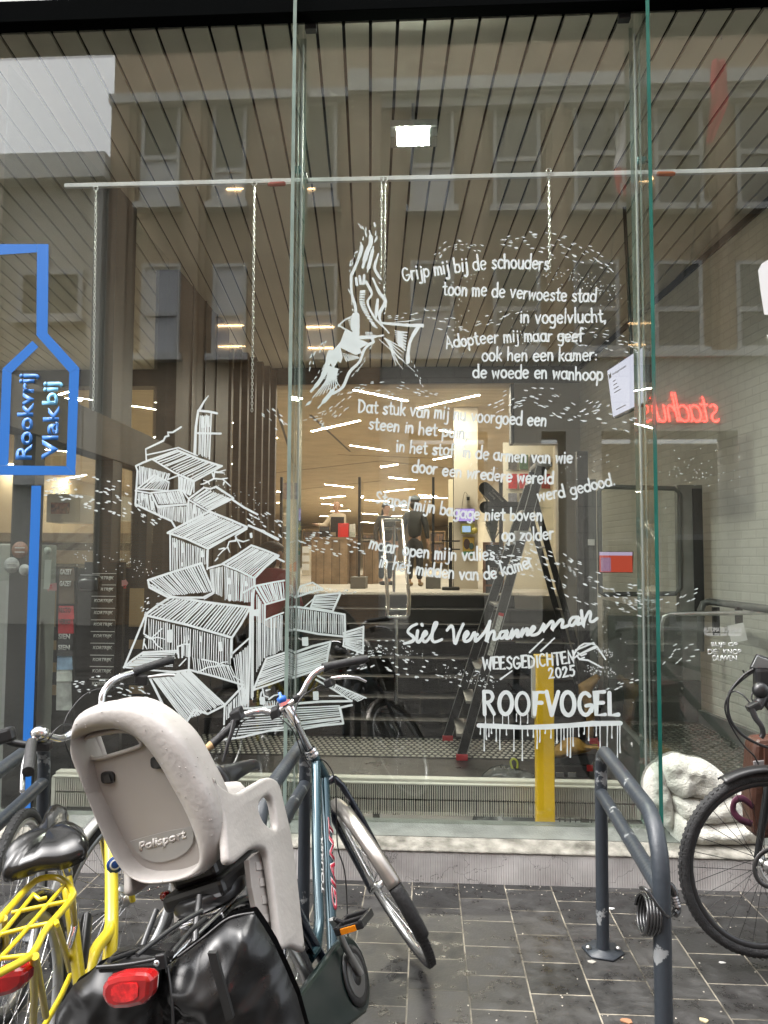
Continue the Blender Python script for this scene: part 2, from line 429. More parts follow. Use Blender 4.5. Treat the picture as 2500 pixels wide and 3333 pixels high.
# stairs
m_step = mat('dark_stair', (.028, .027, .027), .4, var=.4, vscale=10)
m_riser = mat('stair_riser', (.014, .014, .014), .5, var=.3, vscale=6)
st = thing('staircase', (0, 8.32, ZL), 'dark stairs rising from the vestibule to the library floor', 'stairs')
nst = 8; rise = (ZU - ZL) / nst; going = (10.85 - 8.32) / (nst - 1)
for i in range(nst):
    y = 8.32 + going * i; z = ZL + rise * (i + 1)
    yb = y + going if i < nst - 1 else 10.95
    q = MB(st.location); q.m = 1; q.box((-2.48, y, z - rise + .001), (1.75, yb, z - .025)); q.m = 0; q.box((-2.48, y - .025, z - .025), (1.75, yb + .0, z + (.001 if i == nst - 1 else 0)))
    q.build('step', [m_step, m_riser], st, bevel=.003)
# tactile studs
m_stud = mat('pale_studs', (.62, .60, .54), .45)
ts = thing('tactile_paving', (0, 7.6, ZL), 'band of pale round studs on the dark floor before the stairs', 'tactile paving')
q = MB(ts.location).box((-3.3, 7.45, ZL + .001), (1.62, 8.28, ZL + .006)); q.build('base_strip', mat('stud_base', (.03, .03, .03), .5), ts)
q = MB(ts.location)
for j in range(9):
    for i in range(82):
        x = -3.25 + i * .059 + (j % 2) * .0295
        q.lathe([(.0215, 0), (.019, .005), (.011, .008), (.0, .008)], (x, 7.5 + j * .088, ZL + .006), (0, 0, 1), 8)
tag(q.build('studs', m_stud, ts), kind='stuff')
ts = thing('tactile_paving', (0, 10.9, ZU), 'narrow band of pale studs at the top edge of the stairs', 'tactile paving')
q = MB(ts.location).box((-2.2, 10.9, ZU + .002), (1.4, 11.5, ZU + .006)); q.build('base_strip', mat('stud_base_pale', (.30, .27, .23), .6), ts)
q = MB(ts.location)
for j in range(5):
    for i in range(58):
        q.lathe([(.02, 0), (.017, .008), (0, .009)], (-2.15 + i * .06 + (j % 2) * .03, 10.96 + j * .11, ZU + .006), (0, 0, 1), 6)
tag(q.build('studs', m_stud, ts), kind='stuff')

# slatted vestibule ceiling; boards run a few degrees off square to the glass
m_board = mat('grey_ceiling_board', (.74, .69, .59), .55, var=.05, vscale=2)
def zc(y): return 4.68 - .052 * (y - 4.2)
q = MB()
pitch = at(1295, 69, 4.2).x - at(1206, 69, 4.2).x; x00 = at(1206, 69, 4.2).x
for k in range(-46, 24):
    xa = x00 + k * pitch + .0098; xb = x00 + (k + 1) * pitch - .0098
    def P(x, y): return Vector((x - .0735 * (y - 4.2), y, zc(y)))
    a, b, c, d = P(xa, 4.21), P(xb, 4.21), P(xb, 10.74), P(xa, 10.74)
    up = Vector((0, 0, .02))
    q.add([a, b, c, d, a + up, b + up, c + up, d + up], [(0, 1, 2, 3), (0, 4, 5, 1), (1, 5, 6, 2), (3, 2, 6, 7), (0, 3, 7, 4)])
struct(q.build('ceiling', m_board))
q = MB(); q.box((-12, 4.262, 4.70), (5, 10.9, 4.76)); struct(q.build('ceiling_void', mat('void_black', (.006, .006, .006), .9)))

# right wall of the vestibule, white painted brick
def XR(y): return 3.1 - .145 * (y - 4.05)
m_wbrick = brick_mat('white_painted_brick', (.74, .725, .655), (.78, .765, .695), (.68, .665, .60), .215, .075, .008, 'YZ', (0, 0), .6, .6, .5, .1, 0, 2, .4)
rw = thing('brick_wall', (2.7, 7, ZL), 'white painted brick wall closing the vestibule on its right side', 'wall')
q = MB(rw.location); q.prism([(XR(4.27), 4.27, ZL), (XR(10.9), 10.9, ZL), (XR(10.9) + .25, 10.9, ZL), (XR(4.27) + .25, 4.27, ZL)], (0, 0, 4.9)); q.build('brickwork', m_wbrick, rw)
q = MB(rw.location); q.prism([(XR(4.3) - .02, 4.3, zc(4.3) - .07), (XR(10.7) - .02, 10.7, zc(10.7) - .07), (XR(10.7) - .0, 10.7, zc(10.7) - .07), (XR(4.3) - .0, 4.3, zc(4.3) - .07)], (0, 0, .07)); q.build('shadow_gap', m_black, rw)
# back wall above and beside the wide opening to the library
m_plaster = mat('beige_plaster', (.44, .41, .35), .7, var=.06, vscale=2)
bw = thing('back_wall', (0, 10.75, ZU), 'beige wall and dark header framing the opening into the library', 'wall')
MB(bw.location).box((1.215, 10.76, 3.25), (2.3, 10.98, 4.3)).build('pier', m_plaster, bw)
MB(bw.location).box((1.82, 10.76, ZL), (2.3, 10.98, 3.249)).build('pier', m_plaster, bw)
MB(bw.location).box((1.215, 10.76, ZL), (1.819, 10.98, ZU)).build('pier_base', m_plaster, bw)
MB(bw.location).box((-12, 10.74, 4.10), (2.3, 11.0, 4.765)).build('header', m_dkbrown, bw)
MB(bw.location).box((-2.17, 10.74, 4.085), (1.215, 11.0, 4.0995)).build('header_trim', mat('trim_tan', (.35, .25, .14), .5), bw)
MB(bw.location).box((1.17, 10.70, 3.25), (1.214, 10.98, 4.085)).build('opening_trim', m_dkbrown, bw)

# library room: long hall with a warm slatted ceiling
m_lam = mat('wood_lamella', (.60, .47, .30), .6, var=.1, vscale=2)
def lam_mat():
    t = m_lam.node_tree; b = t.nodes['Principled BSDF']
    geo = t.nodes.new('ShaderNodeNewGeometry'); sp = t.nodes.new('ShaderNodeSeparateXYZ'); t.links.new(geo.outputs['Position'], sp.inputs[0])
    md = t.nodes.new('ShaderNodeMath'); md.operation = 'PINGPONG'; md.inputs[1].default_value = .055; t.links.new(sp.outputs['Y'], md.inputs[0])
    mr = t.nodes.new('ShaderNodeMapRange'); mr.inputs[1].default_value = .004; mr.inputs[2].default_value = .012; mr.inputs[3].default_value = .3; mr.inputs[4].default_value = 1
    t.links.new(md.outputs[0], mr.inputs[0])
    ml = t.nodes.new('ShaderNodeMix'); ml.data_type = 'RGBA'; ml.blend_type = 'MULTIPLY'; ml.inputs[0].default_value = 1
    src = b.inputs['Base Color'].links[0].from_socket
    t.links.new(src, ml.inputs[6]); t.links.new(mr.outputs[0], ml.inputs[7]); t.links.new(ml.outputs[2], b.inputs['Base Color'])
lam_mat()
ZCL = 4.30
q = MB(); q.box((-16, 11.0, ZCL), (9, 62, ZCL + .1)); struct(q.build('library_ceiling', m_lam))
# ceiling joints between panel fields
q = MB()
for a, b in (((1010, 1350), (1140, 1470)), ((900, 1330), (960, 1520)), ((800, 1550), (1240, 1500)), ((1240, 1500), (1560, 1535)), ((820, 1610), (1240, 1565)), ((1100, 1480), (1500, 1495))):
    A = atz(*a, ZCL - .002); B = atz(*b, ZCL - .002); q.bar(A, B, .05, .004)
struct(q.build('ceiling_joints', m_dkbrown))
lb = thing('library_end_wall', (-3, 60, ZU), 'far warm end wall of the library hall', 'wall')
MB(lb.location).box((-16, 60, ZU), (9, 60.3, ZCL)).build('wall_face', mat('warm_wall', (.55, .42, .26), .7, var=.1), lb)
lb = thing('library_side_wall', (4, 30, ZU), 'plain cream side wall inside the library, right of the column', 'wall')
MB(lb.location).box((2.31, 10.99, ZU), (2.5, 60, ZCL)).build('wall_face', mat('cream_wall', (.55, .5, .4), .7), lb)
lb = thing('library_side_wall', (-12, 20, ZU), 'tan side wall at the left end of the library', 'wall')
MB(lb.location).box((-12.3, 4.4, ZU), (-12, 60, 4.6)).build('wall_face', mat('tan_wall', (.42, .33, .22), .7), lb)
# left glazed partition of the vestibule, running into depth
lp = thing('glazed_partition', (-2.5, 4.3, ZL), 'dark framed glass partition along the left side of the vestibule', 'partition')
L0 = lp.location
MB(L0).box((-2.58, 4.29, 2.37), (-2.42, 7.15, 2.68)).build('transom', m_dkbrown, lp, bevel=.004)
MB(L0).box((-2.6, 5.72, 2.68), (-2.42, 6.12, 4.52)).build('post', mat('grey_post', (.10, .10, .10), .5), lp)
for y0, y1 in ((5.80, 5.98), (4.62, 4.74), (6.55, 6.68)):
    MB(L0).box((-2.57, y0, ZL), (-2.43, y1, 2.37)).build('post', m_dark, lp)
MB(L0).box((-2.57, 6.3, 1.42), (-2.43, 7.15, 1.47)).build('rail', m_dark, lp)
MB(L0).box((-2.56, 6.3, ZL), (-2.44, 7.15, 1.12)).build('lower_panel', m_dark, lp)
MB(L0).box((-2.505, 4.29, 2.68), (-2.495, 5.72, 4.55)).build('upper_pane', m_innerglass, lp)
MB(L0).box((-2.505, 6.12, 2.68), (-2.495, 7.15, 4.5)).build('upper_pane', m_innerglass, lp)
MB(L0).box((-2.505, 4.29, 1.47), (-2.495, 7.15, 2.37)).build('lower_pane', m_innerglass, lp)
dw = thing('dark_wall_panel', (-2.5, 8.1, ZL), 'tall dark wall panel behind the painted church tower', 'wall panel')
MB(dw.location).box((-2.62, 7.152, ZL), (-2.40, 9.07, 4.40)).build('panel_face', m_dkbrown, dw)
for y in (7.6, 8.05, 8.5):
    MB(dw.location).box((-2.40, y, ZL), (-2.385, y + .02, 4.40)).build('cover_strip', m_black, dw)
sc = thing('slatted_screen', (-2.4, 9.9, ZU), 'screen of upright dark wooden slats beside the library opening', 'screen')
for i in range(8):
    t = i / 7; x = -2.5 + .33 * t; y = 9.12 + 1.6 * t
    MB(sc.location).box((x - .05, y - .05, ZL), (x + .03, y + .04, 4.3)).build('slat', mat('dark_slat', (.085, .058, .04), .5, var=.3, vscale=5), sc)

# linear ceiling lamps, ends traced on the photograph and placed on the ceiling plane
m_lamp = emat('lamp_glow', (1., .91, .75), 78.)
LP = []
def addl(ox, oy, s, L):
    for a, b, c, d in L: LP.append((ox + a * s, oy + b * s, ox + c * s, oy + d * s))
addl(800, 700, .4822, [(730, 1180, 1090, 1255), (1160, 1305, 1575, 1215), (445, 1460, 770, 1388), (1310, 1452, 1560, 1495), (705, 1555, 960, 1592), (1270, 1650, 1380, 1630), (175, 1505, 215, 1505), (295, 1240, 355, 1252)])
addl(900, 1500, .4822, [(330, 160, 515, 180), (760, 112, 945, 130), (705, 42, 815, 25), (730, 210, 925, 188), (300, 253, 460, 237), (600, 265, 760, 275), (305, 290, 445, 302), (715, 315, 870, 300), (560, 353, 680, 362), (365, 342, 495, 335), (560, 412, 655, 418), (780, 375, 845, 370), (960, 230, 1080, 240), (970, 248, 1150, 250), (850, 330, 895, 335), (560, 455, 630, 460), (295, 372, 350, 375), (0, 207, 55, 210), (0, 283, 20, 283), (1195, 155, 1225, 158)])
addl(0, 1000, .4822, [(375, 600, 465, 570), (410, 608, 465, 618), (520, 628, 550, 632), (630, 645, 765, 660), (920, 872, 1005, 882), (1455, 755, 1510, 768), (1550, 775, 1590, 782), (1470, 955, 1510, 948), (1545, 945, 1590, 938), (440, 1158, 580, 1132), (790, 1090, 820, 1085), (300, 960, 450, 975), (60, 1060, 200, 1070), (710, 1215, 815, 1220), (1540, 1055, 1590, 1060)])
for a, b, c, d in LP:
    A = atz(a, b, 4.293); B = atz(c, d, 4.293)
    if A.y > 60 or B.y > 60: continue
    if A.y < 11.2 or B.y < 11.2: continue
    ctr = (A + B) / 2
    t = thing('ceiling_lamp', ctr, 'slim white linear lamp glowing on the library ceiling', 'ceiling lamp', 'linear lamps on the library ceiling')
    w = .05 if ctr.y < 20 else .07
    s_ = V3(-(B - A).y, (B - A).x, 0).normalized() * (w / 2); q = MB(ctr); q.add([A - s_, B - s_, B + s_, A + s_], [(0, 1, 2, 3)]); q.build('diffuser', m_lamp, t)
    q = MB(ctr).bar(A + Vector((0, 0, .0035)), B + Vector((0, 0, .0035)), w + .012, .005); q.build('housing', m_white, t)
# bright exit flood on the vestibule ceiling
c = at(1345, 435, 4.95)
el = thing('emergency_lamp', c, 'small bright rectangular lamp hanging below the slatted ceiling', 'lamp')
q = MB(c); q.add([V3(c.x - .105, c.y - .055, c.z + .0), V3(c.x + .105, c.y - .055, c.z + .0), V3(c.x + .105, c.y + .055, c.z - .05), V3(c.x - .105, c.y + .055, c.z - .05)], [(0, 1, 2, 3)]); q.build('lamp_face', emat('flood_glow', (.97, 1., .84), 300), el)
q = MB(c).box((c.x - .15, c.y - .08, c.z + .005), (c.x + .16, c.y + .08, c.z + .05)).box((c.x - .15, c.y - .055, c.z - .05), (c.x - .108, c.y + .08, c.z + .0045)).box((c.x + .108, c.y - .055, c.z - .05), (c.x + .16, c.y + .08, c.z + .0045)).box((c.x - .107, c.y + .06, c.z - .05), (c.x + .107, c.y + .08, c.z + .0045)); q.build('lamp_case', m_silvergrey, el)
q = MB(c).tube([c + Vector((0, 0, .07)), Vector((c.x, c.y, zc(c.y)))], .012); q.build('hanger', m_silvergrey, el)
# ------------------------------------------------------------------ shop glass (three panes)
PANES = []
for x0, x1, lab in ((-7, FX1 - .016, 'left pane of the shop glass, carrying the blue bottle sign and church drawing'),
                    (FX1 + .016, FX2 - .016, 'middle pane of the shop glass, painted with the bird and the poem'),
                    (FX2 + .016, 8, 'right pane of the shop glass, with the door notice lettering')):
    t = thing('shop_window', (min(max((x0 + x1) / 2, -2), 2), GY, .209), lab, 'shop window')
    MB(t.location).box((x0, GY - .006, .2085), (x1, GY + .006, 4.745)).build('glass_pane', m_glass, t)
    PANES.append(t)

# ------------------------------------------------------------------ across the street (seen mirrored in the glass)
YB = -10.0
m_brick = brick_mat('brown_brick', (.30, .195, .12), (.36, .25, .155), (.30, .26, .20), .24, .068, .010, 'XZ', (0, 0), .85, .5, .5, .2, 0, 1.2)
m_ltstone = brick_mat('pale_facade_stone', (.46, .44, .39), (.50, .475, .42), (.30, .28, .25), 1.3, .62, .012, 'XZ', (0, .2), .8, .4, .5, .12, 0, 2.)
m_trim = mat('pale_stone_trim', (.50, .50, .49), .75, var=.15, vscale=5)
m_whiteframe = mat('white_window_frame', (.48, .48, .47), .5)
m_pane = mat('dark_window_pane', (.055, .055, .05), .04, spec=.9)
m_blind = mat('olive_blind', (.15, .15, .12), .7)
m_bright = mat('painted_sky_pane', (.50, .51, .53), .4)  # pale pane colour paints in the bright sky mirrored by the windows
def rr(x0, y0, x1, y1, yb=YB):
    a = refl(x0, y1, yb); b = refl(x1, y0, yb)
    return a.x, b.x, a.z, b.z
def rwin(parent, px, mid=None, pane=None, low=None, yb=YB - .25, sillm=None, fw=.09):
    """a framed window: frame with transom, panes and a stone sill"""
    x0, x1, z0, z1 = rr(*px, yb)
    o = parent.location; f = MB(o); y = yb
    for (a, b, c, d) in ((x0, x0 + fw, z0, z1), (x1 - fw, x1, z0, z1), (x0 + fw, x1 - fw, z0, z0 + fw), (x0 + fw, x1 - fw, z1 - fw, z1)):
        f.box((a, y, c), (b, y + .08, d))
    zm = None
    if mid:
        zm = refl(px[0], mid, yb).z; f.box((x0 + fw, y, zm - .06), (x1 - fw, y + .09, zm + .06))
    w = f.build('window', m_whiteframe, parent)
    q = MB(o); 
    q.box((x0 + fw, y + .01, (zm or z0)), (x1 - fw, y + .03, z1 - fw)); q.build('pane', pane or m_pane, w)
    if zm:
        q = MB(o).box((x0 + fw, y + .01, z0 + fw), (x1 - fw, y + .03, zm)); q.build('pane', low or m_pane, w)
    q = MB(o).box((x0 - .1, y, z0 - .16), (x1 + .1, y + .3, z0 - .001)); q.build('sill', sillm or m_trim, w)
    return w
th = thing('brick_building', (3, YB, 0), 'brown brick building across the street, mirrored behind the poem', 'building')
O = th.location
xl = refl(344, 800, YB).x; xm = refl(1200, 800, YB).x
ztop = 17.5; zs = refl(2100, 1153, YB).z
# back plane of the bays
MB(O).box((xl, YB - 1.2, 0), (xm, YB - .25, ztop)).build('wall', m_brick, th)
MB(O).box((xm, YB - 1.2, zs), (24, YB - .25, ztop)).build('wall', m_brick, th)
WL = [(458, 338, 592, 672), (690, 338, 806, 672), (985, 338, 1100, 672)]
WR = [(1335, 350, 1478, 685), (1605, 348, 1757, 682), (1868, 343, 2012, 680), (2130, 340, 2282, 678), (2398, 338, 2545, 676), (2665, 335, 2810, 672)]
def piers(ws, xa, xb, z0, z1):
    q = MB(O); edges = [xa]
    for w in ws:
        a, b, _, _ = rr(*w, YB - .25); edges += [a - .12, b + .12]
    edges.append(xb)
    for a, b in zip(edges[::2], edges[1::2]):
        if b - a < .05: continue
        q.box((a, YB - .25, z0), (b, YB - .12, z1))
        if b - a > .5: q.box((a + .14, YB - .12, z0), (b - .14, YB, z1))
    return q
zc1 = refl(1500, 340, YB).z
piers(WL, xl, xm - .45, 0, refl(500, 334, YB).z).build('pier_row', m_brick, th)
piers(WR, xm, 24, zs, zc1).build('pier_row', m_brick, th)
q = MB(O).box((xm - .42, YB - .2, 0), (xm + .3, YB + .22, refl(1150, 310, YB).z)); q.build('corner_pier', m_brick, th)
# cornices
z0, z1 = refl(600, 333, YB).z, refl(600, 304, YB).z
MB(O).box((xl, YB - .25, z0), (xm - .3, YB + .08, z1)).build('cornice', m_trim, th)
z0, z1, z2 = refl(1600, 345, YB).z, refl(1600, 310, YB).z, refl(1600, 268, YB).z
q = MB(O).box((xm + .25, YB - .25, z0), (24, YB + .06, z1 - .05)).box((xm + .0, YB - .25, z1), (24, YB + .30, z2)).box((xm, YB - .25, z1 - .05), (24, YB + .18, z1))
q.build('cornice', m_trim, th)
MB(O).box((xm - .5, YB, refl(1150, 325, YB).z), (xm - .0, YB + .4, refl(1150, 256, YB).z)).build('cornice_block', m_trim, th)
# upper windows
for i, w in enumerate(WL):
    rwin(th, w, 520 if i == 0 else (560 if i == 1 else 610), [m_blind, m_blind, m_blind][i], [m_bright, m_bright, m_bright][i])
for i, w in enumerate(WR):
    rwin(th, w, [545, 525, 505, 505, 500, 498][i], [m_blind, m_pane, m_pane, m_pane, m_pane, m_pane][i], [m_bright, m_pane, m_pane, m_pane, m_pane, m_pane][i])
for i, (a, _, b, _) in enumerate(WR):
    rwin(th, (a, 850, b, 1140), 1010, m_blind if i == 1 else m_pane, m_bright if i == 0 else m_pane)
for i, (a, _, b, _) in enumerate(WL):
    rwin(th, (a, 860, b, 1160), 1025, m_bright if i != 2 else m_blind, m_bright)
# string of warm lamp strips visible through the upper rooms
m_strip = emat('warm_strip', (1, .62, .3), 7)
for (a, b, c, d) in ((738, 613, 795, 620), (980, 608, 1025, 617), (710, 1058, 795, 1063), (712, 1126, 800, 1130), (985, 1062, 1090, 1068), (1003, 1130, 1085, 1136), (2078, 578, 2125, 585)):
    x0, x1, z0, z1 = rr(a, b, c, d, YB - .2); t = MB(O).box((x0, YB - .2, z0), (x1, YB - .17, z1)); t.build('lamp_strip', m_strip, th)
# stone ground floor of the right wing with a recessed porch
MB(O).box((xm, YB - 1.2, refl(2100, 1405, YB).z), (24, YB + .1, zs)).build('stone_band', m_ltstone, th)
MB(O).box((xm, YB - .3, zs - .12), (24, YB + .24, zs + .02)).build('string_course', m_trim, th)
zp = refl(2100, 1405, YB).z
for a, b in ((1180, 1330), (1590, 1760), (1850, 1955), (2420, 2560)):
    x0, x1, _, _ = rr(a, 1405, b, 2400); MB(O).box((x0, YB - 1.2, 0), (x1, YB + .1, zp)).build('stone_pier', m_ltstone, th)
MB(O).box((xm, YB - 2.2, 0), (24, YB - 1.9, zp)).build('porch_wall', mat('porch_plaster', (.30, .28, .24), .8), th)
for w in ((1965, 1745, 2150, 2040), (2178, 1740, 2345, 2040), (1640, 1745, 1740, 2040)):
    rwin(th, w, None, m_pane, None, YB - 1.85, fw=.14)
for w in ((2600, 1740, 2760, 2040),):
    rwin(th, w, None, m_pane, None, YB - 1.85, fw=.14)
# neon script sign over the porch
m_neon = emat('red_neon', (1., .05, .04), 9)

# lower pale building further left, open sky above it
pb = thing('pale_building', (-12, YB, 0), 'low pale rendered building mirrored at the left, sky above it', 'building')
O2 = pb.location
zt = refl(300, 510, YB).z; zm_ = refl(300, 590, YB).z
m_render = mat('pale_render', (.52, .50, .45), .8, var=.06, vscale=1)
MB(O2).box((-34, YB - 1.5, 0), (xl - .01, YB - .2, zm_)).build('wall', m_render, pb)
MB(O2).box((-34, YB - 1.5, zm_), (xl + .02, YB + .25, zt)).build('parapet', mat('parapet_grey', (.58, .58, .57), .7), pb)
for w in ((60, 880, 275, 1040), (-280, 880, -60, 1040), (60, 1260, 275, 1560), (-640, 880, -420, 1040), (-280, 1260, -60, 1560)):
    rwin(pb, w, None, m_blind, None, YB - .2, fw=.12)
for px in (310, -20, -360):
    x0 = refl(px, 900, YB).x; MB(O2).box((x0 - .16, YB - .2, 0), (x0 + .16, YB + .05, zm_)).build('pilaster', m_render, pb)

def flag(label, px, mat_, ptop, pbot, col2=None):
    """furled cloth hanging from a leaning pole above the street"""
    yb = YB + .9
    a = refl(*ptop, yb); b = refl(*pbot, YB - .05)
    t = thing('flag', b, label, 'flag')
    MB(b).tube([b, a], .022, 8).build('pole', m_dkbrown, t)
    q = MB(b); rows = []
    n = len(px); vs = []; cols = 7
    for (xa, xb, y) in px:
        A = refl(xa, y, yb); B = refl(xb, y, yb)
        for k in range(cols):
            v = A.lerp(B, k / (cols - 1)); v.y += .09 * math.sin(k * 2.1 + y * .02); vs.append(v)
    q.add(vs, [(i * cols + k, i * cols + k + 1, (i + 1) * cols + k + 1, (i + 1) * cols + k) for i in range(n - 1) for k in range(cols - 1)], True)
    if col2:
        q.mi = [0 if (f[0] // cols) < n - 3 else (1 if rnd.random() < .35 else 0) for f in q.f]
    q.build('cloth', [mat_, col2 or mat_], t, solid=.006, subd=1)
flag('furled white flag with red corners mirrored between the upper windows', [(2050, 2056, 210), (2040, 2062, 300), (2026, 2064, 380), (2012, 2070, 450), (2004, 2066, 500), (1998, 2060, 545), (2004, 2078, 600), (2012, 2064, 640)],
     mat('flag_white', (.62, .60, .58), .8), (2058, 190), (1988, 860), mat('flag_red_patch', (.5, .05, .05), .8))
flag('furled red flag with pale lettering mirrored at the right edge', [(2318, 2362, 190), (2316, 2374, 235), (2312, 2368, 285), (2318, 2374, 320), (2308, 2362, 360), (2302, 2340, 410), (2296, 2318, 470)],
     mat('flag_red', (.52, .045, .055), .8), (2330, 185), (2245, 880), None)
# ------------------------------------------------------------------ hand lettering as brush strokes
def ac(cx, cy, rx, ry, a, b, n=14):
    return [(cx + rx * math.cos(R(a + (b - a) * i / n)), cy + ry * math.sin(R(a + (b - a) * i / n))) for i in range(n + 1)]
GL = {
 'a': (.9, [ac(.38, .48, .37, .48, 50, 320), [(.74, .98), (.71, .3), (.84, .0)]]),
 'b': (.85, [[(.05, 1.75), (.05, .02)], ac(.4, .48, .35, .48, 165, -165)]),
 'c': (.78, [ac(.42, .5, .38, .5, 50, 310)]),
 'd': (.88, [ac(.38, .48, .37, .48, 40, 320), [(.76, 1.75), (.75, 0)]]),
 'e': (.85, [[(.06, .48), (.74, .58)] + ac(.42, .5, .36, .5, 20, 315)]),
 'f': (.62, [[(.62, 1.6), (.45, 1.75), (.28, 1.5), (.25, 0)], [(0, .92), (.55, 1)]]),
 'g': (.85, [ac(.38, .5, .35, .46, 45, 320), [(.72, .98), (.73, -.25), (.5, -.6), (.12, -.52)]]),
 'h': (.8, [[(.07, 1.75), (.05, 0)], [(.06, .55), (.25, .9), (.48, .95), (.63, .7), (.65, 0)]]),
 'i': (.3, [[(.12, 1), (.12, 0)], [(.13, 1.38), (.13, 1.46)]]),
 'j': (.45, [[(.3, 1), (.3, -.3), (.12, -.58), (-.12, -.5)], [(.31, 1.38), (.31, 1.46)]]),
 'k': (.72, [[(.07, 1.75), (.05, 0)], [(.6, 1), (.08, .42)], [(.22, .55), (.66, 0)]]),
 'l': (.3, [[(.12, 1.75), (.12, 0)]]),
 'm': (1.1, [[(.07, 1), (.05, 0)], [(.06, .65), (.22, .95), (.4, .92), (.48, .65), (.48, 0)], [(.48, .65), (.66, .95), (.83, .92), (.93, .65), (.95, 0)]]),
 'n': (.78, [[(.07, 1), (.05, 0)], [(.06, .6), (.25, .93), (.46, .95), (.6, .7), (.62, 0)]]),
 'o': (.85, [ac(.4, .5, .36, .5, 215, 600, 18)]),
 'p': (.82, [[(.07, 1), (.05, -.65)], ac(.4, .5, .34, .48, 165, -165)]),
 'r': (.6, [[(.07, 1), (.06, 0)], [(.07, .6), (.28, .93), (.52, .95)]]),
 's': (.7, [[(.58, .85), (.4, 1), (.15, .92), (.12, .68), (.32, .52), (.55, .36), (.55, .1), (.32, -.02), (.06, .12)]]),
 't': (.6, [[(.27, 1.5), (.27, .2), (.42, 0), (.58, .06)], [(0, 1), (.55, 1.02)]]),
 'u': (.82, [[(.06, 1), (.08, .25), (.28, .0), (.5, .06), (.66, .35)], [(.67, 1), (.68, 0)]]),
 'v': (.78, [[(.04, 1), (.34, .02)], [(.68, 1), (.34, .02)]]),
 'w': (1.05, [[(.04, 1), (.24, .02), (.48, .85)], [(.48, .85), (.7, .02), (.92, 1)]]),
 'z': (.75, [[(.08, .98), (.62, .98), (.06, .02), (.66, .02)]]),
 'G': (1.05, [ac(.5, .75, .45, .75, 45, 330), [(.55, .62), (.95, .64), (.93, .25)]]),
 'A': (1.0, [[(.06, 0), (.46, 1.55), (.88, 0)], [(.2, .55), (.74, .55)]]),
 'D': (1.05, [[(.1, 1.6), (.1, 0)], [(.02, 1.58), (.5, 1.5), (.85, 1.15), (.9, .75), (.75, .3), (.4, .05), (.06, .0)]]),
 'S': (.9, [[(.75, 1.3), (.5, 1.55), (.18, 1.42), (.15, 1.05), (.42, .8), (.72, .55), (.7, .18), (.4, -.02), (.06, .18)]]),
 'V': (1.0, [[(.05, 1.5), (.42, 0)], [(.9, 1.5), (.42, 0)]]),
 'W': (1.35, [[(.04, 1.5), (.34, 0), (.65, 1.2)], [(.65, 1.2), (.95, 0), (1.22, 1.5)]]),
 'E': (.85, [[(.72, 1.5), (.1, 1.48), (.1, 0), (.74, .03)], [(.1, .78), (.62, .8)]]),
 'I': (.3, [[(.14, 1.5), (.14, 0)]]),
 'C': (.95, [ac(.5, .75, .44, .75, 50, 310)]),
 'H': (1.0, [[(.1, 1.5), (.1, 0)], [(.82, 1.5), (.82, 0)], [(.1, .78), (.82, .8)]]),
 'T': (.9, [[(.43, 1.5), (.43, 0)], [(.0, 1.5), (.86, 1.5)]]),
 'N': (1.0, [[(.1, 0), (.1, 1.5), (.8, 0), (.8, 1.5)]]),
 'R': (.95, [[(.1, 1.5), (.1, 0)], [(.1, 1.48), (.55, 1.45), (.72, 1.15), (.55, .85), (.12, .75)], [(.35, .76), (.78, 0)]]),
 'O': (1.15, [ac(.52, .75, .46, .75, 210, 590, 24)]),
 'F': (.8, [[(.68, 1.5), (.1, 1.48), (.1, 0)], [(.1, .78), (.58, .8)]]),
 'L': (.8, [[(.1, 1.5), (.1, 0), (.72, .02)]]),
 '2': (.8, [[(.08, 1.15), (.2, 1.42), (.48, 1.45), (.6, 1.15), (.4, .65), (.05, .02), (.7, .05)]]),
 '0': (.85, [ac(.38, .72, .32, .72, 200, 580, 20)]),
 '5': (.8, [[(.62, 1.45), (.16, 1.42), (.12, .85), (.42, .92), (.62, .62), (.55, .18), (.3, 0), (.04, .12)]]),
 ',': (.3, [[(.14, .06), (.06, -.3)]]), '.': (.3, [[(.12, .04), (.13, .08)]]), ':': (.3, [[(.12, .08), (.13, .12)], [(.12, .7), (.13, .74)]]),
 '-': (.9, [[(.1, .45), (.66, .5)]]), ' ': (.5, []),
}
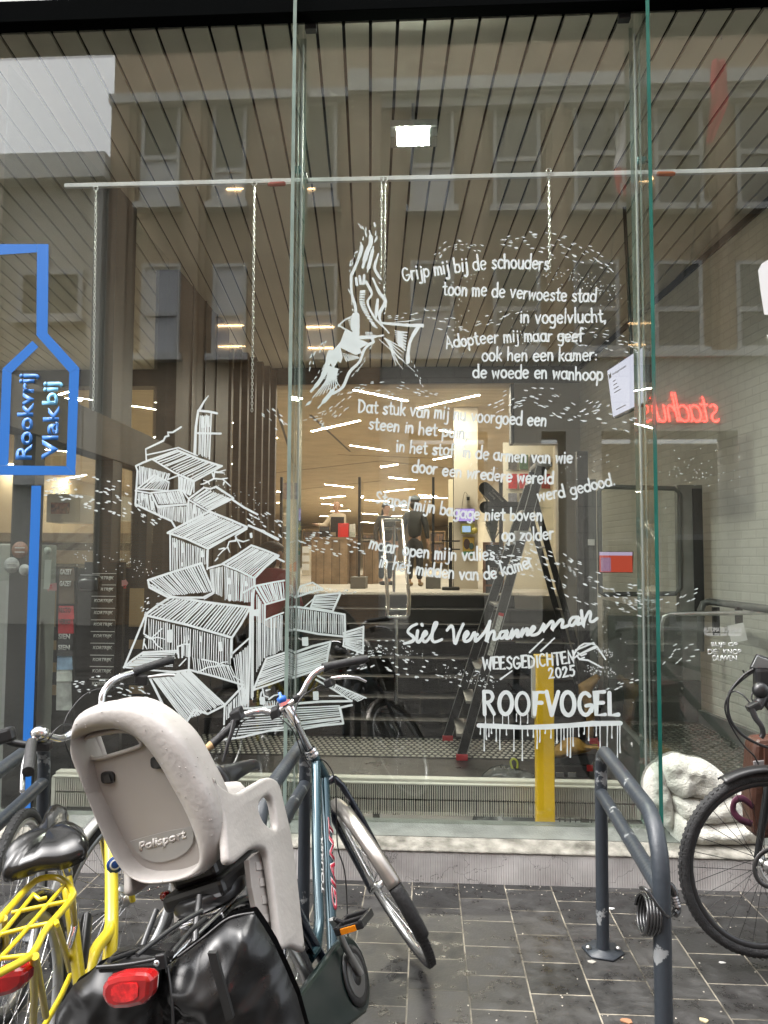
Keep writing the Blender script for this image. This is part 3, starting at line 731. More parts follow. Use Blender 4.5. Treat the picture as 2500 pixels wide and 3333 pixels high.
class Brush:
    """paint strokes on the outer face of the glass, given in photo pixels"""
    def __init__(s, y=GY - .0066): s.k = 0; s.y = y; s.b = {}
    def mb(s, key):
        if key not in s.b: s.b[key] = MB()
        return s.b[key]
    def ribbon(s, key, pts, w, taper=None, cap=True):
        """pts in photo px, w full width in px (number or list)"""
        s.k += 1; y = s.y - .000003 * (s.k % 320)
        P = [at(px, py, y) for px, py in pts]
        P = [Vector((p.x, p.z)) for p in P]
        Q = [P[0]]
        for p in P[1:]:
            if (p - Q[-1]).length > 1e-5: Q.append(p)
        if len(Q) < 2: Q.append(Q[0] + Vector((.001, 0)))
        P = Q; n = len(P); k = s.y / FPX
        ws = []
        for i in range(n):
            t = i / (n - 1); ww = w if not isinstance(w, (list, tuple)) else w[0] + (w[-1] - w[0]) * t if len(w) == 2 else w[min(len(w) - 1, int(t * (len(w) - 1) + .5))]
            ws.append(ww * k / 2)
        L = []; Rr = []
        for i in range(n):
            d = (P[min(i + 1, n - 1)] - P[max(i - 1, 0)])
            d = d.normalized() if d.length > 1e-9 else Vector((1, 0))
            nn = Vector((-d.y, d.x)); m = 1.
            if 0 < i < n - 1:
                d1 = (P[i] - P[i - 1]).normalized(); c = max(.5, nn.dot(Vector((-d1.y, d1.x)))); m = 1 / c
            L.append(P[i] + nn * ws[i] * m); Rr.append(P[i] - nn * ws[i] * m)
        poly = []; mb = s.mb(key)
        vs = []
        for i in range(n): vs += [(L[i].x, y - i * 4e-6, L[i].y), (Rr[i].x, y - i * 4e-6, Rr[i].y)]
        fs = [(2 * i, 2 * i + 1, 2 * i + 3, 2 * i + 2) for i in range(n - 1)]
        if cap:
            for c, e, ra, a, b in ((P[0], P[0] - P[1], ws[0], 0, 1), (P[-1], P[-1] - P[-2], ws[-1], 2 * n - 1, 2 * n - 2)):
                ang = math.atan2(e.y, e.x); k0 = len(vs)
                pts_ = [ang + R(90) - R(180) * j / 5 for j in range(1, 5)]
                for q in pts_: vs.append((c.x + ra * math.cos(q), y - (0 if a == 0 else (n - 1) * 4e-6), c.y + ra * math.sin(q)))
                # a is on the +90 side of the outward direction or the -90 side
                va = Vector((vs[a][0], vs[a][2])) - c; s1 = va.dot(Vector((math.cos(ang + R(90)), math.sin(ang + R(90))))) > 0
                first, last = (a, b) if s1 else (b, a)
                fs.append(tuple([first] + list(range(k0, k0 + 4)) + [last]))
        mb.add(vs, fs)
    def blob(s, key, pts):
        s.k += 1; y = s.y - .000003 * (s.k % 320)
        P = [at(px, py, y) for px, py in pts]
        s.mb(key).add([(p.x, y, p.z) for p in P], [tuple(range(len(P)))])
    def dash(s, key, x, y, L, w, ang):
        """teardrop dab"""
        c, sn = math.cos(ang), math.sin(ang); pts = []
        for u, v in ((-.5, 0), (-.3, .28), (.1, .5), (.38, .38), (.5, 0), (.38, -.38), (.1, -.5), (-.3, -.28)):
            a, b = u * L, v * w; pts.append((x + a * c - b * sn, y + a * sn + b * c))
        s.blob(key, pts)
    def write(s, key, text, path, xh, w, jit=.05, slant=0., sp=.12):
        """hand-letter text along a pixel path; xh is the x-height in px"""
        P = [Vector(p) for p in path]; P = [Vector((v.x, v.y)) for v in spline([(p.x, p.y, 0) for p in P], 8)]
        ds = [0]
        for a, b in zip(P, P[1:]): ds.append(ds[-1] + (b - a).length)
        adv = sum(GL[c][0] + sp for c in text) - sp
        sx = ds[-1] / adv
        def onp(d):
            d = min(max(d, 0), ds[-1] - 1e-4)
            i = max(j for j in range(len(ds) - 1) if ds[j] <= d); t = (d - ds[i]) / max(ds[i + 1] - ds[i], 1e-6)
            return P[i].lerp(P[i + 1], t), (P[i + 1] - P[i]).normalized()
        u = 0
        for ch in text:
            wd, strokes = GL[ch]
            c, tn = onp((u + wd / 2) * sx); nn = Vector((tn.y, -tn.x))
            dy = rnd.uniform(-jit, jit) * xh; ang = rnd.uniform(-.05, .05); sc = 1 + rnd.uniform(-jit, jit)
            for st_ in strokes:
                pts = st_ if len(st_) > 6 else [tuple(v)[:2] for v in spline([(a, b, 0) for a, b in st_], 4)] if len(st_) > 2 and ch in 'abcdefghijlmnoprstuqGDSRe25,' else st_
                out = []
                for a, b in pts:
                    X = (a - wd / 2) * sx + b * slant * xh; Y = b * xh * sc
                    X, Y = X * math.cos(ang) - Y * math.sin(ang), X * math.sin(ang) + Y * math.cos(ang)
                    q = c + tn * X + nn * (Y + dy); out.append((q.x, q.y))
                ww = w * rnd.uniform(.88, 1.12)
                s.ribbon(key, out, [ww * rnd.uniform(.9, 1.1), ww * rnd.uniform(.85, 1.1)])
            u += wd + sp
    def hatch(s, key, a, b, c, d, n, w=4.2, jit=.25, wob=1.5):
        for i in range(n):
            t = (i + .5 + rnd.uniform(-jit, jit) * .8) / n
            p = lerp(a, b, t); q = lerp(c, d, (i + .5 + rnd.uniform(-jit, jit) * .8) / n)
            e0 = rnd.uniform(0, .03); e1 = rnd.uniform(.95, 1.0)
            p, q = lerp(p, q, e0), lerp(p, q, e1)
            m = lerp(p, q, .5); m = (m[0] + rnd.uniform(-wob, wob), m[1] + rnd.uniform(-wob, wob))
            s.ribbon(key, [p, m, q], [w * rnd.uniform(.75, 1.15), w * rnd.uniform(.6, 1.0)])
    def swarm(s, key, path, width, n, L, w, jitter=1., tri=0):
        P = spline([(x, y, 0) for x, y in path], 10); N = len(P) - 1
        for i in range(n):
            t = (i + rnd.random()) / n * N; j = min(int(t), N - 1); p = P[j].lerp(P[j + 1], t - j); d = (P[j + 1] - P[j]).normalized()
            off = rnd.choice((-1, -.5, 0, .5, 1)) + rnd.uniform(-.17, .17); p = p + d * rnd.uniform(-L, L)
            tt = t / N; env = .35 + .65 * math.sin(math.pi * min(max(tt, .05), .95))
            x = p.x - d.y * off * width * env / 2; y = p.y + d.x * off * width * env / 2
            ang = math.atan2(d.y, d.x) + rnd.uniform(-.2, .2)
            if tri and rnd.random() < tri:
                for k in (-1, 0, 1): s.dash(key, x + k * 1.5, y + k * L * .32, L * .7, w * .35, ang)
            else: s.dash(key, x, y, L * rnd.uniform(.75, 1.2), w * rnd.uniform(.75, 1.15), ang)
    def specks(s, key, path, width, n, r=1.6):
        P = spline([(x, y, 0) for x, y in path], 10); N = len(P) - 1
        for i in range(n):
            t = rnd.random() * N; j = min(int(t), N - 1); p = P[j].lerp(P[j + 1], t - j)
            s.dash(key, p.x + rnd.gauss(0, width / 3), p.y + rnd.gauss(0, width / 3), r * 2.2, r * 2, 0)
# ------------------------------------------------------------------ the white window painting
B = Brush()
m_paint = mat('white_glass_paint', (.62, .68, .68), .55, var=.06, vscale=12)
def C4(p): return (350 + p[0] / 1.8433, 1250 + p[1] / 1.8433)
def ck(p): return 'L.city' if p[0] < 955 else 'M.city'
def cl(w, *pts, taper=None):
    P = [C4(p) for p in pts]
    P = [(x + rnd.uniform(-.6, .6), y + rnd.uniform(-.6, .6)) for x, y in P]
    key = ck((sum(x for x, _ in P) / len(P), 0))
    B.ribbon(key, P, [v / 1.8433 for v in (w if isinstance(w, (list, tuple)) else (w, w * .92))])
def ch(a, b, c, d, n, w=6.8, wob=1.3):
    a, b, c, d = map(C4, (a, b, c, d)); B.hatch(ck(((a[0] + b[0] + c[0] + d[0]) / 4, 0)), a, b, c, d, n, w / 1.8433, .28, wob)
def cw(x, y, w=22, h=44):
    B.blob(ck(C4((x, y))), [C4(p) for p in ((x - w / 2, y - h / 2 + 4), (x + w / 2 - 3, y - h / 2), (x + w / 2, y + h / 2 - 6), (x + w / 4, y + h / 2), (x - w / 2 + 2, y + h / 2 - 3))])
# bell tower
cl((6, 16), (605, 70), (580, 105), (552, 152)); cl(15, (545, 160), (600, 165), (656, 176)); cl((14, 18), (545, 160), (530, 260), (524, 420))
cl(9, (622, 180), (617, 300), (612, 450)); cl(13, (542, 295), (680, 297)); ch((553, 185), (614, 185), (545, 425), (605, 448), 8)
cw(572, 230, 20, 70); cw(604, 225, 20, 70)
# broken rafter and first house
cl(11, (442, 258), (392, 290), (362, 290), (366, 310), (346, 316), (336, 340), (228, 390), (232, 452))
cl(9, (235, 425), (330, 405), (425, 382), (540, 430))
cl(14, (270, 452), (420, 398), (550, 450), (686, 492)); cl(13, (686, 492), (522, 582)); cl(11, (522, 582), (400, 530), (270, 452))
ch((425, 402), (680, 492), (275, 458), (520, 578), 14, 9)
cl(13, (262, 452), (215, 470), (170, 492), (180, 522), (168, 720)); ch((190, 490), (375, 540), (186, 605), (360, 575), 24)
cl(9, (360, 572), (432, 545), (520, 590)); ch((425, 552), (518, 590), (425, 640), (500, 670), 15)
cl(8, (520, 590), (517, 650))
# lean-to roofs
cl(11, (180, 628), (280, 545), (368, 590), (360, 640)); cl(9, (180, 628), (355, 640)); ch((285, 555), (362, 595), (190, 628), (350, 636), 10, 7)
cl(11, (262, 652), (445, 635), (488, 692), (478, 730)); cl(12, (262, 655), (300, 735), (478, 722)); ch((280, 660), (448, 642), (305, 722), (476, 715), 24)
cl(10, (168, 640), (260, 655)); cl(13, (168, 722), (250, 760), (384, 822), (412, 868))
ch((180, 655), (270, 665), (180, 722), (290, 770), 11); ch((300, 742), (476, 735), (300, 790), (476, 842), 20); cl(12, (486, 700), (480, 850))
cw(208, 675, 18, 50); cw(270, 725, 18, 50)
# right hand roof with zigzag break
cl(12, (486, 690), (580, 622), (618, 628), (650, 616), (755, 685)); cl(11, (755, 685), (602, 762), (486, 692)); cl(13, (752, 695), (820, 740), (900, 782))
ch((590, 630), (748, 690), (500, 692), (606, 756), 15, 8); ch((494, 712), (590, 768), (490, 845), (575, 795), 12); cw(522, 750, 20, 60)
# fourth roof
cl(15, (362, 892), (500, 820), (612, 765)); cl(14, (612, 765), (740, 815), (836, 858)); cl(15, (836, 858), (720, 920), (602, 988)); cl(14, (602, 988), (480, 930), (362, 892))
ch((615, 775), (828, 862), (378, 892), (600, 980), 18, 9); cl((13, 18), (846, 848), (930, 885), (1022, 932))
cl(11, (375, 905), (378, 1118)); cl(12, (602, 990), (598, 1112)); ch((384, 920), (598, 1000), (384, 1125), (596, 1080), 20)
cw(402, 965, 16, 36); cw(450, 985, 18, 60); cw(568, 1020, 20, 44); cw(448, 1082, 18, 28); cw(862, 908, 18, 34)
# bare branches
for b in (((835, 870), (772, 908), (768, 940), (730, 946), (718, 980), (690, 1000), (662, 1030)), ((768, 915), (785, 950), (800, 982)), ((780, 935), (815, 945), (848, 936)), ((720, 978), (734, 1008)), ((700, 985), (668, 990)), ((660, 1045), (645, 1062)),
          ((628, 535), (640, 568), (604, 586), (575, 576)), ((640, 568), (690, 570), (738, 612)), ((640, 555), (642, 525), (700, 534)), ((660, 530), (708, 516)), ((604, 586), (575, 600), (560, 602)), ((690, 570), (720, 565)), ((700, 590), (695, 605)), ((604, 586), (612, 602)),
          ((325, 1468), (290, 1500), (258, 1530), (225, 1515)), ((258, 1530), (300, 1520), (345, 1532)), ((222, 1530), (212, 1590)), ((222, 1560), (236, 1590)), ((270, 1530), (300, 1570), (335, 1590)),
          ((540, 1730), (600, 1700), (660, 1692), (720, 1690), (752, 1750), (812, 1785)), ((566, 1652), (640, 1668), (712, 1690)), ((640, 1700), (690, 1670), (720, 1668)),
          ((930, 1830), (940, 1870), (965, 1880)), ((968, 1892), (1000, 1868), (1030, 1862)), ((925, 1850), (915, 1890), (920, 1920)), ((952, 1838), (975, 1832))):
    cl((11, 6), *b)
# fifth roof, fallen
cl(15, (244, 1178), (400, 1125), (562, 1076)); cl(14, (562, 1076), (600, 1165), (636, 1250)); cl(13, (636, 1250), (572, 1282), (365, 1280)); cl(13, (244, 1178), (250, 1218), (365, 1280)); cl(8, (244, 1195), (300, 1232), (380, 1276))
ch((252, 1180), (556, 1084), (375, 1272), (628, 1246), 22, 9); ch((262, 1200), (330, 1240), (266, 1226), (340, 1262), 6)
# gabled house behind
cl(14, (690, 1080), (780, 1025), (862, 968)); cl(13, (862, 968), (940, 995), (1026, 1030)); cl(14, (1026, 1030), (950, 1095), (880, 1166)); cl(12, (880, 1166), (790, 1120), (690, 1080)); cl(13, (1008, 1040), (1060, 1066))
ch((868, 980), (1018, 1032), (705, 1082), (878, 1158), 15, 9)
cl(12, (606, 1105), (690, 1080)); ch((612, 1112), (692, 1095), (620, 1235), (688, 1285), 10); ch((700, 1095), (878, 1170), (700, 1295), (872, 1315), 19); cl(12, (884, 1166), (882, 1205))
cw(730, 1182, 20, 44); cw(830, 1198, 20, 36); cw(732, 1282, 18, 44); cl(9, (580, 1290), (640, 1255))
# big barn
cl(16, (226, 1386), (300, 1330), (386, 1275)); cl(15, (386, 1275), (620, 1312), (856, 1340)); cl(15, (856, 1340), (800, 1440), (746, 1522)); cl(15, (746, 1522), (480, 1445), (226, 1386))
ch((394, 1288), (848, 1346), (244, 1386), (742, 1512), 27, 10)
cl(13, (226, 1390), (165, 1540), (98, 1700)); cl(11, (232, 1400), (218, 1498), (270, 1532))
ch((242, 1404), (744, 1532), (240, 1588), (742, 1690), 36); ch((505, 1640), (744, 1692), (510, 1720), (792, 1796), 18)
cw(374, 1512, 32, 80); cw(676, 1575, 26, 60); cw(462, 1532, 10, 40); cw(486, 1522, 9, 34); cw(560, 1530, 10, 40)
cl(12, (856, 1345), (852, 1640), (842, 1940)); cl(11, (746, 1522), (744, 1640)); cl(11, (744, 1622), (800, 1570), (856, 1520)); ch((754, 1640), (848, 1560), (800, 1930), (838, 1935), 9)
cl(13, (492, 1560), (488, 1712)); cl(13, (488, 1715), (650, 1755), (812, 1805))
# porch roof and chimney
cl(13, (98, 1700), (150, 1655), (215, 1610), (415, 1600)); ch((218, 1616), (108, 1695), (415, 1606), (392, 1700), 9, 8); cl(10, (110, 1700), (250, 1715), (400, 1725))
cl(12, (422, 1575), (426, 1640)); cl(10, (422, 1575), (460, 1560), (492, 1562)); cl(12, (452, 1572), (448, 1640)); cl(9, (430, 1690), (470, 1650))
# fallen roof bottom left
cl(15, (250, 1756), (360, 1735), (482, 1716)); cl(14, (482, 1716), (590, 1820), (704, 1926)); cl(13, (704, 1926), (600, 1980), (520, 1953), (466, 2042)); cl(15, (250, 1756), (330, 1920), (466, 2042)); cl(9, (520, 1990), (540, 1955), (600, 1975))
ch((262, 1760), (478, 1722), (462, 2030), (694, 1924), 24, 8.5)
cl(13, (704, 1926), (812, 1812), (808, 1940)); cl(12, (704, 1930), (700, 2042)); ch((712, 1940), (800, 1850), (708, 2020), (798, 1930), 9); ch((812, 1820), (850, 1850), (806, 1940), (846, 1940), 4)
# middle roof with porch posts
cl(12, (816, 1250), (880, 1212), (1000, 1190), (1062, 1178)); cl(12, (884, 1215), (950, 1322), (1062, 1290)); ch((896, 1216), (1060, 1188), (956, 1314), (1062, 1284), 13, 9)
cl(10, (880, 1232), (868, 1350)); ch((862, 1250), (880, 1250), (858, 1900), (880, 1900), 3); ch((890, 1250), (936, 1320), (890, 1760), (930, 1660), 5); cw(892, 1372, 34, 44); cl(11, (944, 1322), (942, 1640))
cl(10, (944, 1416), (1000, 1392), (1056, 1372)); ch((952, 1418), (1054, 1380), (952, 1640), (1052, 1600), 10)
cl(13, (876, 1836), (915, 1740), (952, 1650), (1076, 1608)); cl(12, (876, 1836), (980, 1800), (1080, 1762)); ch((954, 1658), (888, 1822), (1072, 1620), (1074, 1752), 13, 8)
ch((842, 1960), (842, 1940), (1060, 1930), (1060, 1926), 2, 9); cl(13, (780, 1946), (920, 1944), (1062, 1934)); cw(930, 1900, 34, 50); ch((930, 1905), (1050, 1900), (930, 1935), (1050, 1930), 9)
ch((770, 1966), (740, 2110), (1060, 1955), (1060, 2080), 9, 7.5); cl(12, (770, 1960), (720, 2090)); cl(13, (640, 2140), (800, 2120), (1060, 2060)); cl(9, (700, 2060), (640, 2140))
# beyond the fin, on the middle pane
cl(10, (1126, 1282), (1160, 1212), (1232, 1190), (1292, 1230)); cl(12, (1126, 1280), (1210, 1252), (1292, 1230)); ch((1150, 1215), (1280, 1215), (1140, 1270), (1285, 1232), 12)
cl(13, (1246, 1272), (1320, 1262), (1396, 1256)); cl(13, (1396, 1256), (1352, 1362)); cl(12, (1246, 1272), (1220, 1340)); cl(12, (1220, 1342), (1352, 1364)); ch((1250, 1280), (1226, 1336), (1388, 1264), (1352, 1352), 8); cl(8, (1180, 1340), (1240, 1285))
cl(13, (1122, 1335), (1270, 1355), (1422, 1382)); cl(13, (1422, 1382), (1426, 1515)); cl(13, (1120, 1472), (1270, 1500), (1424, 1516)); ch((1126, 1345), (1418, 1390), (1124, 1468), (1416, 1508), 24)
cl(11, (1420, 1492), (1416, 1570)); cl(12, (1420, 1492), (1536, 1456)); cl(12, (1536, 1456), (1532, 1616)); cl(12, (1532, 1616), (1414, 1570)); ch((1425, 1500), (1424, 1565), (1530, 1466), (1526, 1606), 15, 6)
cw(1186, 1545, 40, 56); cl(14, (1122, 1612), (1230, 1572), (1336, 1546)); cl(14, (1336, 1546), (1322, 1620), (1312, 1702)); cl(13, (1112, 1762), (1210, 1730), (1312, 1702)); ch((1126, 1622), (1116, 1750), (1330, 1556), (1312, 1694), 14, 8)
cl(11, (1250, 1772), (1360, 1835), (1466, 1902)); cl(9, (1262, 1752), (1390, 1815), (1552, 1884)); cl(8, (1330, 1870), (1420, 1872), (1462, 1900)); ch((1300, 1775), (1545, 1885), (1290, 1800), (1500, 1905), 26, 6); cw(1250, 1870, 36, 56)
cl(14, (1070, 1922), (1280, 1905), (1466, 1902)); cl(13, (1466, 1926), (1394, 1942), (1414, 2036)); cl(13, (1414, 2036), (1280, 2050), (1120, 2078)); ch((1100, 1936), (1080, 2075), (1395, 1926), (1400, 2030), 9, 8); cl(9, (1394, 1942), (1470, 1928))

# ---- bird
def C5(p): return (800 + p[0] * .4822, 700 + p[1] * .4822)
def bl(w, *pts):
    P = [C5(p) for p in pts]
    if len(P) > 2: P = [(v.x, v.y) for v in spline([(x, y, 0) for x, y in P], 5)]
    B.ribbon('M.bird', P, [v * .4822 * 1.22 for v in (w if isinstance(w, (list, tuple)) else (w, w))])
for w, p in (((8, 24, 26, 16), ((835, 105), (845, 180), (815, 260), (790, 352))), ((8, 20, 16, 16), ((777, 185), (780, 235), (745, 335), (712, 408))), ((16, 15, 17, 14), ((712, 408), (714, 520), (738, 610), (745, 690))),
             ((8, 20, 20, 6), ((862, 212), (842, 300), (820, 385))), ((10, 16, 16, 12), ((895, 262), (870, 350), (890, 400), (914, 434))), ((12, 18, 20, 14), ((858, 428), (900, 520), (942, 582), (905, 660), (908, 722))),
             ((16, 12, 12, 8), ((812, 450), (850, 530), (822, 590), (868, 690), (920, 745), (966, 795))), ((14, 20, 12), ((890, 570), (884, 640), (878, 700))), ((14, 16, 20), ((905, 728), (1000, 735), (1100, 744), (1192, 745))),
             ((22, 17, 22), ((1164, 755), (1115, 840), (1098, 920), (1094, 992))), ((9, 8), ((625, 752), (665, 710), (722, 682))), ((9, 8), ((626, 742), (680, 775), (735, 802))), ((16, 20, 10), ((735, 800), (760, 824), (850, 822), (928, 812))),
             ((16, 14), ((850, 832), (862, 856), (838, 868))), ((14, 15, 17, 15), ((850, 862), (802, 905), (768, 990), (702, 1058), (655, 1160), (590, 1205))), ((40, 30, 22, 14), ((575, 930), (540, 1040), (500, 1120), (440, 1190))),
             ((8, 24, 8), ((616, 1146), (560, 1220), (488, 1302))), ((4, 14, 4), ((445, 1252), (425, 1270), (402, 1288))), ((14, 17), ((745, 425), (750, 470))), ((14, 17), ((768, 412), (775, 462))), ((14, 17), ((800, 405), (795, 462))),
             ((44, 50, 40), ((742, 680), (738, 730), (745, 800)))):
    bl(w, *p)
B.blob('M.bird', [C5(p) for p in ((672, 768), (742, 800), (762, 835), (800, 850), (835, 866), (800, 885), (772, 900), (785, 930), (740, 945), (690, 920), (640, 895), (655, 960), (640, 1000), (622, 985), (590, 1038), (572, 1000), (553, 1010), (556, 935), (600, 900), (640, 855))])
for i in range(9):
    t = i / 8; bl((9, 4), (560 + 60 * t, 1020 + 20 * t), (540 + 70 * t, 1120 - 10 * t), (450 + 190 * t, 1235 - 70 * t))
for i in range(34):
    t = rnd.random(); s_ = rnd.random(); x = 560 + 90 * s_ - 95 * t; y = 1040 + 170 * t; bl((4, 2), (x, y), (x + 13, y - 4))
for i in range(8): bl((3, 7), (655 + 12 * i, 930 + 3 * i), (680 + 12 * i, 985 - 3 * i))
for i, p in enumerate(spline([(790, 515, 0), (786, 590, 0), (815, 665, 0), (872, 755, 0)], 5)):
    a = .1 + i * .07; bl((10, 8), (p.x - 14, p.y - 10 * a), (p.x + 14, p.y + 10 * a - 6))
for i in range(6): bl((5, 3), (690 + 4 * i, 700 + 14 * i), (768, 700 + 16 * i))
for i in range(7): bl((4, 12, 8), (1006 + 2 * i, 780 + 12 * i), (1045, 790 + 15 * i), (1088 - 2 * i, 792 + 20 * i))
for i in range(6): bl((9, 3), (938 + 6 * i, 832 + 8 * i), (1075 - 12 * i, 905 + 22 * i))
for a, b in (((900, 838), (1140, 1056)), ((948, 880), (1068, 985)), ((985, 940), (1060, 1040))): bl((4, 3), a, b)
bl((3, 5, 3), (1005, 722), (1100, 715), (1182, 700))
for path, wd, n, L, w in ((((760, 40), (800, 100), (800, 150)), 40, 8, 30, 9), (((870, 40), (885, 100), (882, 140)), 16, 5, 44, 11), (((745, 250), (720, 310), (705, 360)), 22, 12, 26, 6), (((690, 480), (712, 570), (725, 640)), 12, 6, 24, 7),
                          (((530, 850), (470, 940), (435, 1030)), 40, 16, 30, 8), (((520, 1030), (480, 1090), (445, 1130)), 16, 6, 30, 5), (((1130, 1000), (1160, 1080), (1190, 1150)), 24, 10, 20, 6), (((905, 455), (940, 500), (935, 560)), 16, 6, 22, 7), (((950, 600), (935, 660)), 8, 4, 26, 6), (((840, 900), (790, 1000), (720, 1080)), 16, 9, 30, 5)):
    B.swarm('M.bird', [C5(p) for p in path], wd * .4822, n, L * .4822, w * .4822)
for i in range(5): bl((5, 4), (810 + 10 * i, 790), (814 + 10 * i, 812))

# ---- poem
def O2S(p): return (p[0] * 1.507, p[1] * 1.507)
POEM = [('Grijp mij bij de schouders', [(872, 607), (960, 592), (1070, 580), (1186, 582)], 20), ('toon me de verwoeste stad', [(957, 637), (1060, 640), (1170, 648), (1288, 652)], 19), ('in vogelvlucht,', [(1124, 697), (1220, 697), (1310, 694)], 19),
        ('Adopteer mij maar geef', [(964, 752), (1060, 741), (1160, 737), (1260, 737)], 18), ('ook hen een kamer:', [(1041, 779), (1170, 779), (1290, 778)], 18), ('de woede en wanhoop', [(1022, 815), (1150, 817), (1302, 821)], 18.5),
        ('Dat stuk van mij nu voorgoed een', [(774, 890), (890, 899), (1030, 911), (1180, 921)], 18.5), ('steen in het puin,', [(796, 925), (900, 937), (1010, 948)], 17), ('in het stof, in de armen van wie', [(856, 975), (980, 985), (1110, 997), (1237, 1000)], 17.5),
        ('door een wredere wereld', [(890, 1019), (1000, 1031), (1100, 1041), (1196, 1044)], 17.5), ('werd gedood.', [(1163, 1083), (1250, 1066), (1330, 1046)], 17), ('Stapel mijn bagage niet boven', [(810, 1085), (930, 1107), (1040, 1122), (1171, 1124)], 17),
        ('op zolder', [(1084, 1167), (1140, 1168), (1197, 1164)], 18), ('maar open mijn valies', [(797, 1183), (880, 1200), (980, 1209), (1069, 1209)], 18), ('in het midden van de kamer.', [(818, 1224), (920, 1243), (1030, 1252), (1100, 1240), (1161, 1219)], 18)]
for i, (tx, path, xh) in enumerate(POEM):
    B.write('M.poem%02d' % i, tx, [O2S(p) for p in path], xh * 1.507 * .90, 6.1)
for x, y in ((1088, 1203), (1105, 1200), (1122, 1203), (1138, 1205), (1112, 1210)): B.dash('M.poem13', x * 1.507, y * 1.507, 22, 6, .1)
def C7(p): return (1250 + p[0] / 1.952, 1900 + p[1] / 1.952)
for P in (((208, 256), (170, 276), (152, 308), (186, 338), (182, 364), (128, 380)), ((214, 300), (208, 356), (222, 370), (244, 342), (270, 318), (262, 304), (245, 332), (252, 366), (278, 358), (328, 275), (336, 250), (320, 258), (304, 340), (320, 370), (368, 354)), ((240, 256), (244, 266)),
          ((400, 296), (426, 268), (440, 290), (446, 360), (456, 376), (474, 322), (504, 256)), ((506, 352), (536, 320), (526, 304), (508, 336), (516, 366), (548, 354), (572, 312), (580, 328), (594, 322)), ((584, 328), (580, 362), (600, 352), (644, 300), (674, 238)), ((672, 240), (650, 366), (672, 318), (694, 300), (702, 318), (696, 352), (716, 350), (734, 336)),
          ((776, 302), (744, 308), (734, 338), (756, 344), (784, 302), (776, 344), (798, 340), (816, 298), (812, 338), (840, 298), (852, 304), (846, 334), (866, 328), (880, 292), (874, 326), (902, 288), (914, 294), (908, 324), (928, 318), (958, 284), (946, 272), (930, 300), (938, 326), (984, 312), (1010, 262), (1006, 304), (1044, 250), (1056, 258), (1050, 296), (1090, 240), (1104, 246), (1100, 284), (1130, 274)),
          ((1228, 212), (1194, 218), (1178, 252), (1200, 264), (1238, 212), (1230, 256), (1252, 250)), ((1254, 172), (1266, 262), (1272, 236), (1302, 178), (1314, 192), (1308, 234), (1328, 240), (1354, 220))):
    P = [C7((984 + (p[0] - 984) * 1.27 if 984 < p[0] < 1140 else p[0], p[1] - (8 if 1000 < p[0] < 1140 else 0))) for p in P]; P = [(v.x, v.y) for v in spline([(x, y, 0) for x, y in P], 5)]
    B.ribbon('M.author', P, [rnd.uniform(8.5, 11) for _ in range(6)])
B.write('M.campaign', 'WEESGEDICHTEN', [O2S(p) for p in ((1043, 1447), (1150, 1441), (1243, 1431))], 25, 6.5)
B.write('M.campaign', '2025', [O2S(p) for p in ((1186, 1465), (1244, 1459))], 22, 6)
for a, b in (((1086, 1388), (1112, 1360)), ((1062, 1391), (1088, 1362)), ((1000, 1465), (1026, 1448))):
    if a[0] != 1000: B.ribbon('M.campaign', [O2S((a[0] + 82, a[1] + 18)), O2S((b[0] + 86, b[1] + 18))], [6, 4])
B.ribbon('M.campaign', [O2S((1081, 1467)), O2S((1106, 1449))], [6, 4])
# little hand holding a pen
for p in (((1240, 1412), (1252, 1396), (1262, 1390), (1276, 1390), (1284, 1392)), ((1236, 1424), (1244, 1404), (1283, 1388), (1289, 1396), (1250, 1414), (1236, 1424)), ((1289, 1396), (1308, 1424)), ((1252, 1424), (1270, 1426), (1282, 1432), (1300, 1442)), ((1248, 1410), (1256, 1416), (1266, 1412)), ((1246, 1416), (1252, 1424), (1262, 1420))):
    B.ribbon('M.campaign', [O2S(q) for q in p], [5.5, 5])
B.specks('M.campaign', [O2S((1290, 1402)), O2S((1316, 1412))], 24, 40); B.specks('M.campaign', [O2S((1272, 1446)), O2S((1322, 1452))], 22, 60)
# title with drips
B.write('M.title', 'ROOFVOGEL', [O2S(p) for p in ((1044, 1542), (1190, 1544), (1338, 1544))], 49, 12, .03)
def drip(x, y, L, w=5): B.ribbon('M.title', [(x, y), (x + rnd.uniform(-1, 1), y + L * .6), (x + rnd.uniform(-1, 1), y + L)], [w * .9, w * .55, w * 1.15])
bar_ = [O2S(p) for p in ((1034, 1567), (1080, 1569), (1130, 1571), (1180, 1570), (1230, 1567), (1280, 1563), (1340, 1562))]
B.ribbon('M.title', bar_, [14, 16, 13, 17, 15, 17, 15])
for x, L in ((1038, 20), (1046, 62), (1050, 34), (1056, 26), (1062, 18), (1072, 38), (1080, 58), (1094, 22), (1110, 62), (1128, 86), (1140, 24), (1152, 28), (1160, 56), (1166, 40), (1178, 18), (1190, 30), (1203, 42), (1212, 60), (1218, 34), (1226, 74), (1232, 78), (1238, 50), (1250, 26), (1262, 20), (1272, 36), (1288, 24), (1296, 58), (1312, 62), (1322, 30), (1334, 92), (1339, 66)):
    drip(x * 1.507, 1568 * 1.507, L * 1.3, 4.6)
for x, L in ((1048, 30), (1066, 34), (1086, 40), (1098, 44), (1116, 24), (1124, 34), (1140, 30)): drip(x * 1.507, 1542 * 1.507, L, 4)
